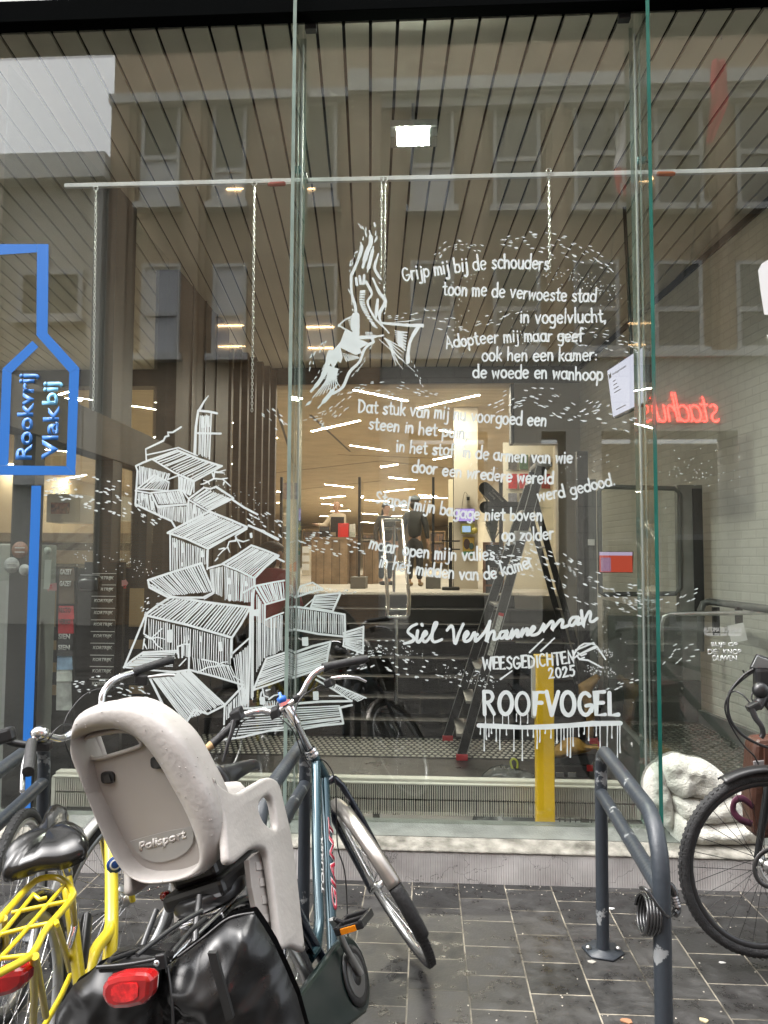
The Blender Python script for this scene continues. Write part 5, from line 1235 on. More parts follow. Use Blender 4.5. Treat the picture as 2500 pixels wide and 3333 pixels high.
for py in (1763, 1790): z = at(1467, py, 12.8).z; MB(c).box((c.x - .15, 12.7, z), (c.x + .15, 12.95, z + .02)).build('shelf', m_dark, t)
MB(c).box((c.x - .14, 12.65, ZU + .002), (c.x + .14, 13, ZU + .05)).build('base', m_dark, t)
# signpost boards
t = thing('direction_sign', at(1600, 1640, 11.6), 'two dark rounded direction boards fanned on a post', 'direction sign'); c = t.location
for (p0, p1) in (((1578, 1588), (1640, 1648)), ((1580, 1651), (1690, 1653))):
    a = at(*p0, 11.6); b = at(*p1, 11.58); d = (b - a).normalized(); u = V(0, -1, 0).cross(d); pts = []
    for k in range(9): an = R(90 + 180 * k / 8); pts.append(a + d * .09 * math.cos(an) + u * .09 * math.sin(an))
    pts += [b - u * .09, b + u * .09]; MB(c).prism(pts, (0, .03, 0)).build('board', m_black, t)
text_mesh('board_lettering', 'Toneelzaal\nlezing', mat('chalk', (.4, .38, .33), .7), at(1588, 1608, 11.55), (.72, 0, -.7), (.7, 0, .72), width=.24, height=.1, parent=t, base=c)
MB(c).tube([V(at(1630, 1640, 11.65).x, 11.65, ZU), at(1630, 1560, 11.65)], .03, 8).build('post', m_dkbrown, t)
# plant and chalkboard
t = thing('potted_plant', V(at(1605, 1880, 12.2).x, 12.2, ZU), 'spiky green plant standing behind the chalkboard', 'plant'); c = t.location
q = MB(c)
for i in range(40):
    an = rnd.uniform(0, 6.28); l = rnd.uniform(.3, .6); b = c + V(0, 0, .75 + rnd.uniform(0, .35)); tip = b + V(math.cos(an) * l * .5, math.sin(an) * l * .3, rnd.uniform(.1, .5)); m_ = b.lerp(tip, .5) + V(0, 0, .12); s_ = V(-math.sin(an), math.cos(an), 0) * .022
    q.add([b - s_, b + s_, m_ + s_, m_ - s_, tip], [(0, 1, 2, 3), (3, 2, 4)])
q.build('leaves', mat('plant_green', (.03, .05, .02), .5), t); MB(c).tube([c, c + V(.02, 0, 1.1)], .02, 6).build('stem', m_dkbrown, t); MB(c).lathe([(0, 0), (.13, 0), (.17, .35), (.15, .35), (.13, .3), (0, .3)], c, (0, 0, 1), 14).build('pot', m_dark, t)
t = thing('chalkboard_sign', V(at(1605, 1890, 11.7).x, 11.7, ZU), 'wood framed black chalkboard standing in front of the plant', 'chalkboard'); c = t.location
a = at(1577, 1895, 11.7); b = at(1637, 1765, 11.7); MB(c).box((a.x, 11.72, ZU), (b.x, 11.74, b.z)).build('board', m_black, t)
q = MB(c)
for x0, x1, z0, z1 in ((a.x - .02, a.x + .02, ZU, b.z), (b.x - .02, b.x + .02, ZU, b.z), (a.x + .021, b.x - .021, b.z - .04, b.z), (a.x + .021, b.x - .021, ZU + .1, ZU + .13)): q.box((x0, 11.70, z0), (x1, 11.745, z1))
q.build('frame', mat('orange_wood', (.30, .13, .05), .5), t); text_mesh('chalk_lettering', 'LEZING', mat('chalk_white', (.45, .43, .4), .8), at(1590, 1860, 11.715), (1, 0, 0), (0, 0, 1), width=.2, height=.06, parent=t, base=c); text_mesh('chalk_number', '29', mat('chalk_red', (.5, .04, .03), .8), at(1602, 1876, 11.715), (1, 0, 0), (0, 0, 1), width=.09, height=.06, parent=t, base=c)
# brochure wall on the pier
t = thing('brochure_wall_rack', V(at(1715, 1700, 13.45).x, 13.45, at(1715, 1900, 13.45).z), 'cream panel of brochures hanging behind the ladder top', 'brochure rack'); c = t.location
a = at(1640, 1920, 13.5); b = at(1800, 1440, 13.5); MB(c).box((a.x, 13.5, a.z), (b.x, 13.54, b.z)).build('panel', mat('cream_panel', (.82, .77, .64), .6), t)
for r_, (py0, py1, cols) in enumerate(((1480, 1528, [(.09, .08, .07), (.06, .12, .05), (.1, .1, .1), (.3, .28, .24)]), (1542, 1590, [(.45, .02, .02), (.5, .03, .03), (.4, .25, .05), (.3, .05, .04)]), (1605, 1650, [(.2, .2, .24), (.12, .1, .09), (.33, .3, .26)]))):
    z = at(1700, py1 + 3, 13.48).z; MB(c).box((a.x + .05, 13.42, z - .01), (b.x - .05, 13.499, z + .005)).build('rack_shelf', m_innerglass, t)
    for i, cc in enumerate(cols):
        p = at(1655 + 36 * i, py1, 13.46); p1 = at(1683 + 36 * i, py0, 13.46); MB(c).box((p.x, 13.46, p.z), (p1.x, 13.475, p1.z)).build('brochure', mat('brochure_%d%d' % (r_, i), cc, .5, var=.4, vscale=25), t)
# ------------------------------------------------------------------ lift, screens, clutter, people
def quad_thing(name, px, ys, thick, m, label, cat, pname='panel', frame=None):
    """flat panel from four photo corners TL TR BR BL placed at depths ys"""
    P = [at(*p, y) for p, y in zip(px, ys)]; nrm = (P[1] - P[0]).cross(P[3] - P[0]).normalized()
    if nrm.y < 0: nrm = -nrm
    c = (P[2] + P[3]) / 2; t = thing(name, c, label, cat); MB(c).prism(P, nrm * thick).build(pname, m, t); return t, P, nrm
t, P, nr = quad_thing('hanging_screen', [(1975, 1204), (2098, 1122), (2110, 1308), (1994, 1363)], (6.8, 6.0, 6.0, 6.8), .05, m_black, 'large white information screen hanging below the slatted ceiling', 'screen', 'housing')
c = t.location; k = .03
Q = [P[0].lerp(P[2], k) - nr * .004, P[1].lerp(P[3], k) - nr * .004, P[2].lerp(P[0], k) - nr * .004, P[3].lerp(P[1], k) - nr * .004]
MB(c).prism(Q, nr * .003).build('screen_face', emat('screen_white', (.74, .73, .86), .25), t)
rx = (P[1] - P[0]).normalized(); ux = (P[0] - P[3]).normalized(); m_ink = mat('screen_ink', (.02, .02, .03), .5); W_ = (P[1] - P[0]).length; H_ = (P[0] - P[3]).length
def sp(u, v): return Q[3].lerp(Q[2], u).lerp(Q[0].lerp(Q[1], u), v) - nr * .003
text_mesh('screen_heading', 'Vandaagactiviteiten', m_ink, sp(.14, .82), rx, ux, width=W_ * .38, height=H_ * .06, parent=t, base=c)
for v, w in ((.70, .3), (.62, .4), (.54, .3), (.46, .55), (.10, .3)):
    MB(c).prism([sp(.14, v), sp(.14 + w, v), sp(.14 + w, v + .018), sp(.14, v + .018)], -nr * .001).build('screen_line', m_ink, t)
MB(c).prism([sp(.04, .80), sp(.11, .82), sp(.10, .93), sp(.07, .88), sp(.03, .92)], -nr * .001).build('screen_emblem', m_ink, t)
m_ = P[0].lerp(P[1], .6); MB(c).tube([m_ + nr * .03, V(m_.x, m_.y + .05, zc(m_.y))], .015, 8).build('hanger', m_black, t)
# platform lift
yL = 7.2
zpl = at(2200, 2350, yL).z
m_lift = mat('lift_grey', (.22, .225, .215), .45, .2, var=.2, vscale=5)
m_lift2 = mat('lift_dark', (.11, .115, .11), .5, var=.2, vscale=5)
lf = thing('platform_lift', V(at(2170, 2350, yL).x, yL, ZL), 'grey platform lift with chequer plate floor at the right', 'lift')
o = lf.location
xa, xb = at(1985, 2350, yL).x, at(2285, 2350, yL).x
MB(o).box((xa, yL, zpl), (xb, yL + .05, at(2100, 2213, yL).z)).build('lower_panel', m_lift2, lf, bevel=.004)
MB(o).box((xa, yL + .002, at(2100, 2213, yL).z + .004), (xb, yL + .05, at(2100, 2005, yL).z)).build('upper_panel', m_lift, lf, bevel=.004)
for px in (1940, 2220): MB(o).lathe([(.012, 0), (.012, .006), (0, .006)], at(px + 0, 2240, yL - .006), (0, -1, 0), 8).build('bolt', m_alu, lf)
yF = atz(2200, 2512, zpl).y
m_tread = mat('chequer_plate', (.20, .20, .185), .4, .7, var=.15)
MB(o).box((xa - .02, yF, ZL), (xb + .5, yL, zpl)).build('platform', m_tread, lf)
q = MB(o); 
for j in range(26):
    for i in range(30):
        x = xa + .02 + i * .052; y = yF + .03 + j * .062
        if x > xb + .45: continue
        a = R(35) if (i + j) % 2 else R(-35); q.obox(V(x, y, zpl + .003), (math.cos(a), math.sin(a), 0), (0, 0, 1), (-math.sin(a), math.cos(a), 0), .034, .006, .012)
tag(q.build('tread_pattern', mat('chequer_raised', (.42, .41, .37), .3, .8), lf), kind='stuff')
MB(o).box((xa - .02, yF - .9, ZL), (xb + .5, yF - .001, ZL + .22)).build('ramp', m_tread, lf)
a = at(1905, 2300, yL); MB(o).prism([V(xa - .08, yF - .6, ZL), V(xa - .08, yF - .6, zpl + .02), V(xa - .08, yL, zpl + .16), V(xa - .08, yL, ZL)], (.055, 0, 0)).build('side_curb', m_lift2, lf)
MB(o).box((xa - .055, yF - .5, zpl + .03), (xa - .045, yL, zpl + 1.1)).build('side_glass', m_innerglass, lf)
a = at(2273, 2310, yL); b = at(2560, 2430, yF); MB(o).prism([a, b, V(b.x, b.y, zpl), V(a.x, a.y, zpl)], (.05, 0, 0)).build('wall_curb', m_lift, lf)
pts = [at(2153, 2120, 6.0), at(2153, 2030, 6.0), at(2160, 2008, 6.0), at(2180, 1999, 6.0), at(2560, 1992, 6.0)]
MB(o).tube(pts, .018, 10).build('handrail', m_alu, lf)
pts = [at(2281, 2120, 6.9), at(2281, 1985, 6.9), at(2290, 1965, 6.9), at(2310, 1958, 6.9), at(2560, 1990, 5.5)]
MB(o).tube(pts, .030, 10).build('upper_handrail', m_lift2, lf)
for px in (2330, 2405): p = at(px, 1985, 6.2); MB(o).box((p.x - .02, 6.2, p.z - .2), (p.x + .03, 6.23, p.z + .02)).build('rail_bracket', m_dark, lf)
p = at(2400, 2060, 5.9); MB(o).obox(p, (1, 0, .2), (-.2, 0, 1), (0, 1, 0), .12, .13, .01).build('paper_notice', m_white, lf)
# upper landing gate
gt = thing('landing_gate', V(at(2080, 1930, yL).x, yL, at(2080, 1930, yL).z), 'round cornered glazed lift gate beside its tall grey post', 'gate'); o = gt.location
fr = []
for px, py in ((1955, 1930), (1950, 1600), (1962, 1584), (2195, 1590), (2212, 1606), (2214, 1915), (2200, 1932), (1968, 1935)): fr.append(at(px, py, yL))
MB(o).tube(fr, .022, 8, closed=True).build('frame', m_lift2, gt)
a, b = at(1956, 1928, yL), at(2212, 1588, yL); MB(o).box((a.x, yL - .004, a.z), (b.x, yL + .004, b.z)).build('glass_panel', m_innerglass, gt)
for px0, px1, y0, y1, n, mm in ((2214, 2286, 1578, 2010, 'gate_post', m_lift), (2262, 2284, 1590, 2005, 'post_slot', m_black), (1888, 1914, 1468, 2330, 'tall_post', m_dark), (1905, 1940, 1560, 2330, 'guide_rail', m_lift2)):
    a, b = at(px0, y1, yL - (.0 if n != 'post_slot' else .012)), at(px1, y0, yL); MB(o).box((a.x, yL - (.0 if n != 'post_slot' else .012), a.z), (b.x, yL + (.1 if n != 'post_slot' else -.001), b.z)).build(n, mm, gt, bevel=.004)
a, b = at(1915, 1755, yL - .03), at(1925, 1775, yL - .03); MB(o).box((a.x, yL - .03, b.z), (b.x + .03, yL - .001, a.z)).build('call_button', m_white, gt)
t, P, nr = quad_thing('red_screen', [(1950, 1796), (2062, 1796), (2060, 1864), (1950, 1864)], (6.95,) * 4, .03, m_black, 'orange red information screen glowing behind the lift gate', 'screen', 'housing'); c = t.location
a, b = at(1952, 1862, 6.94), at(2058, 1808, 6.94); MB(c).box((a.x, 6.935, a.z), (b.x, 6.945, b.z)).build('screen_face', emat('screen_red', (.75, .11, .06), .16), t)
a, b = at(1952, 1808, 6.94), at(2058, 1797, 6.94); MB(c).box((a.x, 6.935, a.z), (b.x, 6.945, b.z)).build('screen_top', emat('screen_lilac', (.6, .5, .7), .2), t)
a, b = at(1956, 1860, 6.93), at(1988, 1815, 6.93); MB(c).box((a.x, 6.928, a.z), (b.x, 6.934, b.z)).build('screen_block', emat('screen_plum', (.25, .14, .22), .3), t)
# door notice lettering on the right pane
m_not = mat('notice_vinyl', (.62, .63, .62), .4); PRr = PANES[2]
for s, x0, x1, y0, y1, bo in (('AUTOMATISCHE DEUR', 2291, 2415, 2043, 2056, .0), ('Nooit manueel bedienen', 2294, 2413, 2058, 2069, .0), ('BLIJF OP', 2315, 2402, 2091, 2108, .02), ('DE', 2304, 2334, 2113, 2130, .02), ('KNOP', 2355, 2413, 2113, 2130, .02), ('DUWEN', 2320, 2399, 2134, 2151, .02)):
    a = at(x0, y1, GY - .0085); b = at(x1, y0, GY - .0085); text_mesh('notice_lettering', s, m_not, V(a.x, GY - .0075, a.z), (1, 0, 0), (0, 0, 1), width=b.x - a.x, height=b.z - a.z, ext=.0006, bold=bo, parent=PRr, base=PRr.location)
q = MB(PRr.location)
for x, d in ((2340, 1), (2348, -1)):
    pts = [(x - 1, 2130 * 1.0), (x + 1, 2130), (x + 1, 2118), (x + 3.5, 2118), (x, 2112), (x - 3.5, 2118), (x - 1, 2118)]
    if d < 0: pts = [(a, 2242 - b) for a, b in pts]
    q.prism([at(a, b, GY - .0075) for a, b in pts], (0, .0006, 0))
q.build('notice_arrows', m_silvergrey, PRr)
# hazard tape on the floor
ht = thing('hazard_tape', atz(1980, 2465, ZL + .004), 'yellow and black hazard tape on the floor by the lift', 'tape'); A, Bq = atz(1900, 2385, ZL + .003), atz(2064, 2545, ZL + .003); C_, D_ = atz(2005, 2492, ZL + .003), atz(2140, 2512, ZL + .003)
for nme, off, mm in (('yellow_stripe', 0, mat('tape_yellow', (.62, .5, .02), .5)), ('black_stripe', 1, m_black)):
    q = MB(ht.location)
    for (p, r_) in ((A, Bq), (C_, D_)):
        d = (r_ - p); n = max(2, int(d.length / .11)); s_ = V(-d.y, d.x, 0).normalized() * .04
        for i in range(n):
            if i % 2 != off: continue
            a, b = p + d * (i / n), p + d * ((i + .98) / n); q.add([a - s_, b - s_, b + s_ + d * (.4 / n), a + s_ + d * (.4 / n)], [(0, 1, 2, 3)])
    q.build(nme, mm, ht)
# puffed cloth shapes
from mathutils import noise as mn
def inflate(org, outline, depth, step, rough=.02, nsc=8., seed=0, edge=.10, fold=0.):
    """cushion-like solid inside a closed outline (list of Vector in a vertical plane facing -Y); returns MB"""
    xs = [p.x for p in outline]; zs = [p.z for p in outline]; y0 = outline[0].y; n = len(outline)
    def inside(x, z):
        c = False
        for i in range(n):
            a, b = outline[i], outline[(i + 1) % n]
            if (a.z > z) != (b.z > z) and x < (b.x - a.x) * (z - a.z) / (b.z - a.z) + a.x: c = not c
        return c
    def dist(x, z):
        best = 9; bp = None
        for i in range(n):
            a, b = outline[i], outline[(i + 1) % n]; dx, dz = b.x - a.x, b.z - a.z; L = dx * dx + dz * dz
            t = max(0, min(1, ((x - a.x) * dx + (z - a.z) * dz) / L)) if L else 0
            h_ = math.hypot(x - a.x - t * dx, z - a.z - t * dz)
            if h_ < best: best = h_; bp = (a.x + t * dx, a.z + t * dz)
        return best, bp
    nx = int((max(xs) - min(xs)) / step) + 2; nz = int((max(zs) - min(zs)) / step) + 2
    q = MB(org); ix = {}; vs = []; 
    for i in range(nx + 1):
        for j in range(nz + 1):
            x = min(xs) + (i - .5) * step; z = min(zs) + (j - .5) * step
            ins = inside(x, z); d, bp = dist(x, z)
            if not ins and d > step * 1.42: continue
            e = d if ins else 0
            h = depth * math.sqrt(max(0, 1 - (1 - min(1, e / edge)) ** 2))
            nv = mn.fractal(V(x * nsc + seed, z * nsc, seed), 1., 2., 4) * rough * (1 if e > 0 else .3) - fold * (abs(mn.noise(V(x * 8 + z * 5 + seed, z * 6 - x * 3, 3.1))) + .5 * abs(mn.noise(V(x * 19 - z * 9, z * 16 + seed, 7.7))) - .35)
            if not ins: x, z = bp; nv = 0
            ix[i, j] = len(vs); vs.append(V(x, y0 - h - nv, z))
    fs = []
    for i in range(nx):
        for j in range(nz):
            k = [(i, j), (i + 1, j), (i + 1, j + 1), (i, j + 1)]
            if all(a in ix for a in k): fs.append(tuple(ix[a] for a in k))
    m0 = len(vs)
    q.add(vs, fs, True)
    q.add([V(v.x, y0 + depth * .35, v.z) for v in vs], [tuple(reversed(f)) for f in fs], True)
    return q
def fleece_mat():
    m = mat('cream_fleece', (.50, .49, .435), 1., var=.05, vscale=30, bump=.8, bscale=110, spec=.1); m.node_tree.nodes['Principled BSDF'].inputs['Sheen Weight'].default_value = .6; return m
ol = [at(1700 + .625 * x, 1950 + .625 * y, 4.14) for x, y in ((628, 950), (650, 890), (700, 850), (745, 820), (800, 800), (850, 815), (890, 835), (930, 830), (1000, 870), (1060, 930), (1150, 1010), (1195, 1110), (1205, 1200), (1200, 1256), (1050, 1262), (860, 1258), (775, 1235), (740, 1180), (700, 1120), (640, 1030))]
t = thing('fleece_blanket', V(at(2300, 2735, 4.14).x, 4.14, .19), 'crumpled cream fleece blanket lying on the sill beside the green fin', 'blanket')
qf = MB(t.location)
for k_, (lobe, dp) in enumerate((([(700, 850), (745, 815), (800, 800), (860, 818), (930, 830), (1000, 870), (1060, 930), (1045, 1015), (960, 1045), (860, 1030), (780, 1020), (715, 950)], .11), ([(628, 950), (655, 880), (705, 845), (750, 900), (770, 1000), (785, 1100), (795, 1230), (740, 1185), (690, 1110), (640, 1030)], .09),
                                ([(755, 1000), (850, 1005), (960, 1025), (1050, 1000), (1115, 1040), (1140, 1110), (1060, 1160), (940, 1165), (840, 1145), (775, 1090)], .125), ([(765, 1090), (860, 1115), (960, 1140), (1080, 1125), (1190, 1110), (1208, 1200), (1200, 1258), (1050, 1262), (860, 1258), (775, 1238)], .145), ([(1020, 900), (1090, 950), (1160, 1020), (1200, 1120), (1130, 1130), (1060, 1040), (1010, 980)], .10))):
    g_ = inflate(t.location, spline([at(1700 + .625 * x, 1950 + .625 * y, 4.14) for x, y in lobe], 4, True), dp, .010, .022, 9., 3 + 2 * k_, .07, .014)
    qf.add([v + qf.o for v in g_.v], g_.f, True)
o_ = qf.build('fleece', fleece_mat(), t, subd=1)
# tool box, cap, bags on the vestibule floor
y0 = atz(1860, 2532, ZL).y
t = thing('tool_box', atz(1862, 2534, ZL), 'dark grey tool box with silver catches on the vestibule floor', 'tool box'); o = t.location
a, b = at(1800, 2534, y0), at(1920, 2490, y0); MB(o).box((a.x, y0, ZL + .002), (b.x, y0 + .25, b.z)).build('body', m_dark, t, bevel=.015)
c2 = at(1925, 2455, y0); MB(o).prism([V(a.x - .01, y0 - .01, b.z + .002), V(b.x + .02, y0 - .01, b.z + .002), V(b.x + .05, y0 - .01, c2.z), V(a.x + .02, y0 - .01, c2.z - .02)], (0, .27, 0)).build('lid', mat('tool_lid', (.06, .063, .068), .4), t, bevel=.012)
for px in (1822, 1862): p = at(px, 2522, y0 - .012); MB(o).obox(p, (1, 0, 0), (0, 0, 1), (0, 1, 0), .075, .05, .02).build('catch', m_chrome, t, bevel=.006)
p = at(1920, 2500, y0 - .01); MB(o).obox(p, (1, 0, 0), (0, 0, 1), (0, 1, 0), .05, .05, .02).build('red_tab', mat('red_tab', (.4, .02, .02), .5), t)
t = thing('work_cap', V(at(1865, 2460, y0).x, y0 - .02, at(1865, 2460, y0).z), 'ochre work cap lying on the tool box', 'cap')
ol = [at(1250 + x / 1.952, 1900 + y / 1.952, y0 + .02) for x, y in ((1070, 1100), (1072, 1045), (1120, 1020), (1150, 990), (1200, 980), (1240, 985), (1270, 1010), (1300, 1030), (1335, 1040), (1310, 1065), (1240, 1080), (1180, 1095), (1120, 1110))]
m_ochre = mat('ochre_cloth', (.36, .20, .035), .85, var=.25, vscale=14, bump=.4, bscale=60)
inflate(t.location, ol, .12, .018, .03, 9., 5).build('cloth', m_ochre, t, subd=1)
p = at(1927, 2432, y0 - .05); MB(t.location).ell(p, .07, .05, .012, 10).build('peak', m_ochre, t)
t = thing('tool_belt', V(at(1915, 2290, 7.0).x, 7.0, at(1915, 2420, 7.).z), 'tan leather tool belt hanging on the rear ladder legs', 'tool belt')
ol = [at(1250 + x / 1.952, 1900 + y / 1.952, 7.0) for x, y in ((1235, 640), (1290, 610), (1350, 575), (1375, 595), (1330, 660), (1320, 720), (1340, 850), (1330, 980), (1290, 980), (1285, 860), (1270, 760), (1240, 700))]
inflate(t.location, ol, .05, .02, .02, 9., 8, edge=.04).build('leather', mat('tan_leather', (.25, .14, .04), .6, var=.3, vscale=12), t)
t = thing('plastic_bag', atz(1650, 2536, ZL), 'grey translucent plastic bag slumped on the floor behind the radiator', 'bag')
yy = t.location.y; ol = [at(x, y, yy) for x, y in ((1560, 2548), (1575, 2520), (1600, 2500), (1635, 2492), (1665, 2496), (1700, 2510), (1740, 2520), (1745, 2552))]
inflate(t.location, ol, .12, .02, .05, 8., 11).build('film', mat('grey_film', (.16, .16, .155), .2, var=.3, vscale=9, coat=.4), t)
p = [at(x, y, yy - .02) for x, y in ((1668, 2502), (1662, 2480), (1672, 2470), (1684, 2480), (1684, 2500))]
MB(t.location).tube(spline(p, 5), .010, 6).build('yellow_tie', mat('neon_tie', (.55, .6, .1), .5), t)
t = thing('black_bag', atz(1650, 2600, ZL), 'black bag under the radiator with a white scrap beside it', 'bag'); yy = 5.2
ol = [at(x, y, yy) for x, y in ((1530, 2700), (1545, 2655), (1580, 2640), (1700, 2640), (1738, 2660), (1740, 2700))]; inflate(t.location, ol, .1, .02, .03, 8., 12).build('cloth', m_black, t)
p = at(1627, 2663, 5.08); MB(t.location).obox(p, (1, 0, .2), (-.2, 0, 1), (0, 1, 0), .028, .028, .003).build('white_scrap', m_white, t)
t = thing('wire_crate', atz(1880, 2600, ZL), 'black wire crate under the radiator right of the yellow post', 'crate'); a, b = at(1805, 2700, 5.3), at(1960, 2640, 5.3); q = MB(t.location)
for i in range(10): x = a.x + (b.x - a.x) * i / 9; q.box((x - .003, 5.3, a.z - .3), (x + .003, 5.306, b.z))
for i in range(8): z = a.z - .3 + (b.z - a.z + .3) * i / 7; q.box((a.x, 5.293, z - .003), (b.x, 5.299, z + .003))
q.build('wire_grid', m_black, t); MB(t.location).box((a.x, 5.35, a.z - .3), (b.x, 5.65, a.z - .02)).build('contents', mat('crate_grey', (.12, .12, .115), .5, var=.5, vscale=15), t)

# ------------------------------------------------------------------ behind the left pane
def flatq(org, x0, y0, x1, y1, y, m, name, parent, th=.006):
    a, b = at(x0, y1, y), at(x1, y0, y); return MB(org).box((a.x, y, a.z), (b.x, y + th, b.z)).build(name, m, parent)
m_bro = mat('brochure_dark', (.03, .028, .028), .4, var=.4, vscale=20); m_wl = mat('white_print', (.6, .6, .58), .5)
def wtext(s, x0, y0, x1, y1, y, m, name, parent, bold=.03, shear=0.):
    a, b = at(x0, y1, y), at(x1, y0, y); return text_mesh(name, s, m, a, (1, 0, 0), (0, 0, 1), width=b.x - a.x, height=b.z - a.z, ext=.0008, bold=bold, parent=parent, base=parent.location, shear=shear)
y = 5.2
t = thing('leaflet_board', V(at(330, 2250, y).x, y, ZL), 'tall dark board with ten rows of black leaflets lettered KORTRIJK', 'leaflet board'); o = t.location
a, b = at(258, 2420, y + .05), at(404, 1830, y + .05); MB(o).box((a.x, y + .05, ZL), (b.x, y + .09, b.z)).build('back_board', m_dark, t)
for i, py in enumerate((1882, 1919, 1956, 1995, 2033, 2071, 2109, 2148, 2185, 2226)):
    dx = -i * 1.0
    flatq(o, 300 + dx, py - 14, 378 + dx, py + 20, y, m_bro, 'leaflet', t, .02); flatq(o, 300 + dx, py - 16, 378 + dx, py - 14.4, y - .004, m_wl, 'leaflet_edge', t, .003)
    wtext('KORTRIJK', 308 + dx, py - 6, 371 + dx, py + 7, y - .004, m_wl, 'leaflet_lettering', t, .03, .2)
t = thing('hand_dispenser', at(290, 1928, 5.0), 'round black dispenser fixed in front of the leaflet board', 'dispenser'); a = at(262, 1900, 5.05); b = at(322, 1900, 5.05)
MB(t.location).lathe([(0, 0), (.05, 0), (.055, .02), (.055, (b - a).length - .02), (.05, (b - a).length), (0, (b - a).length)], a, (1, 0, 0), 18).build('drum', mat('gloss_black', (.02, .02, .022), .2), t); MB(t.location).box((a.x, 5.04, a.z + .055), (b.x, 5.06, a.z + .063)).build('rim', m_silvergrey, t)
t = thing('brochure_stand', V(at(215, 2310, 5.1).x, 5.1, ZL), 'narrow upright stand of overlapping magazines beside the blue stem', 'brochure rack'); o = t.location
a, b = at(184, 2400, 5.16), at(246, 1845, 5.16); MB(o).box((a.x, 5.16, ZL), (b.x, 5.2, b.z)).build('back_board', m_dark, t)
for i, (y0, y1, cc, s, tc) in enumerate(((1848, 1890, (.10, .07, .045), 'GAZET', m_wl), (1886, 1965, (.10, .07, .045), 'GAZET', m_wl), (1972, 2015, (.45, .02, .03), 'RECTO', m_black), (2010, 2062, (.42, .02, .03), 'VERSO', m_black), (2058, 2098, (.03, .03, .032), 'SIEN', m_wl), (2094, 2135, (.03, .03, .032), 'SIEN', m_wl), (2130, 2180, (.20, .30, .42), '', m_wl), (2162, 2218, (.42, .44, .41), '', m_wl), (2200, 2312, (.38, .39, .37), '', m_wl))):
    yy = 5.14 - i * .008; dx = -i * 1.2
    a, b, c_, d = at(192 + dx, y1, yy), at(243 + dx, y1, yy), at(240 + dx, y0, yy + .02), at(194 + dx, y0, yy + .02)
    MB(o).prism([a, b, c_, d], (0, .006, 0)).build('magazine', mat('magazine_%d' % i, cc, .35, var=.15 if i < 6 else .35, vscale=14), t)
    if s: wtext(s, 195 + dx, y0 + 5, 233 + dx, y0 + 22, yy - .003, tc, 'magazine_title', t, .03)
t = thing('info_letter', at(155, 1912, 4.9), 'pale green letter i standing on the glass door frame', 'sign'); m_pg = mat('pale_green', (.40, .43, .38), .5)
a = at(156, 1792, 4.9); MB(t.location).lathe([(0, 0), (.024, 0), (.024, .008), (0, .008)], a, (0, -1, 0), 20).build('dot', m_pg, t)
t.children[0].scale = (1, 1, 1); P = [at(*p, 4.9) for p in ((146, 1822), (166, 1822), (163, 1896), (158, 1918), (142, 1918))]; MB(t.location).prism(P, (0, .008, 0)).build('stroke', m_pg, t)
m_arrow = mat('pink_arrow', (.45, .22, .22), .5); m_arrow2 = mat('red_arrow_mark', (.5, .04, .05), .5)
for (pp, lab) in ((((148, 1911), (158, 1897), (158, 1901), (184, 1897), (184, 1923), (158, 1921), (158, 1927)), 'pink arrow sticker pointing left beside the letter i'), (((417, 1898), (408, 1884), (408, 1888), (396, 1889), (396, 1908), (408, 1908), (408, 1912)), 'pink arrow sticker pointing right beside the leaflet board')):
    P = [at(*p, 4.95) for p in pp]; t = thing('arrow_sticker', P[0], lab, 'sticker'); MB(P[0]).prism(P, (0, .002, 0)).build('sheet', m_arrow, t); x = sum(p[0] for p in pp) / len(pp)
    for dy in (1906, 1913): a, b = at(x - 4, dy + 2, 4.947), at(x + 5, dy - 1, 4.947); MB(P[0]).box((a.x, 4.946, a.z), (b.x, 4.949, b.z)).build('mark', m_arrow2, t)
t = thing('pale_cabinet', V(at(20, 2400, 5.0).x, 5.0, ZL), 'pale grey cabinet standing at the left edge behind the glass', 'cabinet'); o = t.location
a, b = at(-90, 2430, 5.0), at(70, 1770, 5.0); MB(o).box((a.x, 5.0, ZL), (b.x, 5.5, b.z)).build('carcass', mat('pale_grey_enamel', (.30, .31, .29), .4, var=.08), t, bevel=.01); flatq(o, 15, 1905, 20, 2350, 4.994, m_silvergrey, 'door_edge', t)
t = thing('soap_dispenser', at(62, 1994, 4.9), 'white soap dispenser with a round window at the far left', 'dispenser'); a, b = at(40, 1994, 4.9), at(83, 1912, 4.9); MB(t.location).box((a.x, 4.9, a.z), (b.x, 4.985, b.z)).build('body', mat('enamel_white', (.45, .46, .45), .3), t, bevel=.02); MB(t.location).lathe([(0, 0), (.016, 0), (.016, .004), (0, .004)], at(68, 1942, 4.899), (0, -1, 0), 16).build('window', m_dark, t)
for i, (px, py, r_, cc) in enumerate(((65, 1790, .05, (.22, .11, .07)), (38, 1840, .048, (.33, .33, .32)), (80, 1855, .034, (.36, .37, .36)))):
    c = at(px, py, 4.45); t = thing('round_sticker', c, ('brown round sticker high on the left glass', 'grey round sticker with stripes on the left glass', 'small pale round sticker beside the blue stem')[i], 'sticker'); MB(c).lathe([(0, 0), (r_, 0), (r_, .002), (0, .002)], c, (0, -1, 0), 24).build('sheet', mat('round_sticker_%d' % i, cc, .5, var=.3, vscale=40), t)
    for k in range(2): MB(c).box((c.x - r_ * .6, c.y - .004, c.z - r_ * .3 + k * r_ * .5), (c.x + r_ * .6, c.y - .0025, c.z - r_ * .2 + k * r_ * .5)).build('line', m_wl if i < 2 else m_silvergrey, t)
m_tan = mat('tan_board', (.30, .21, .11), .55, var=.12, vscale=4)
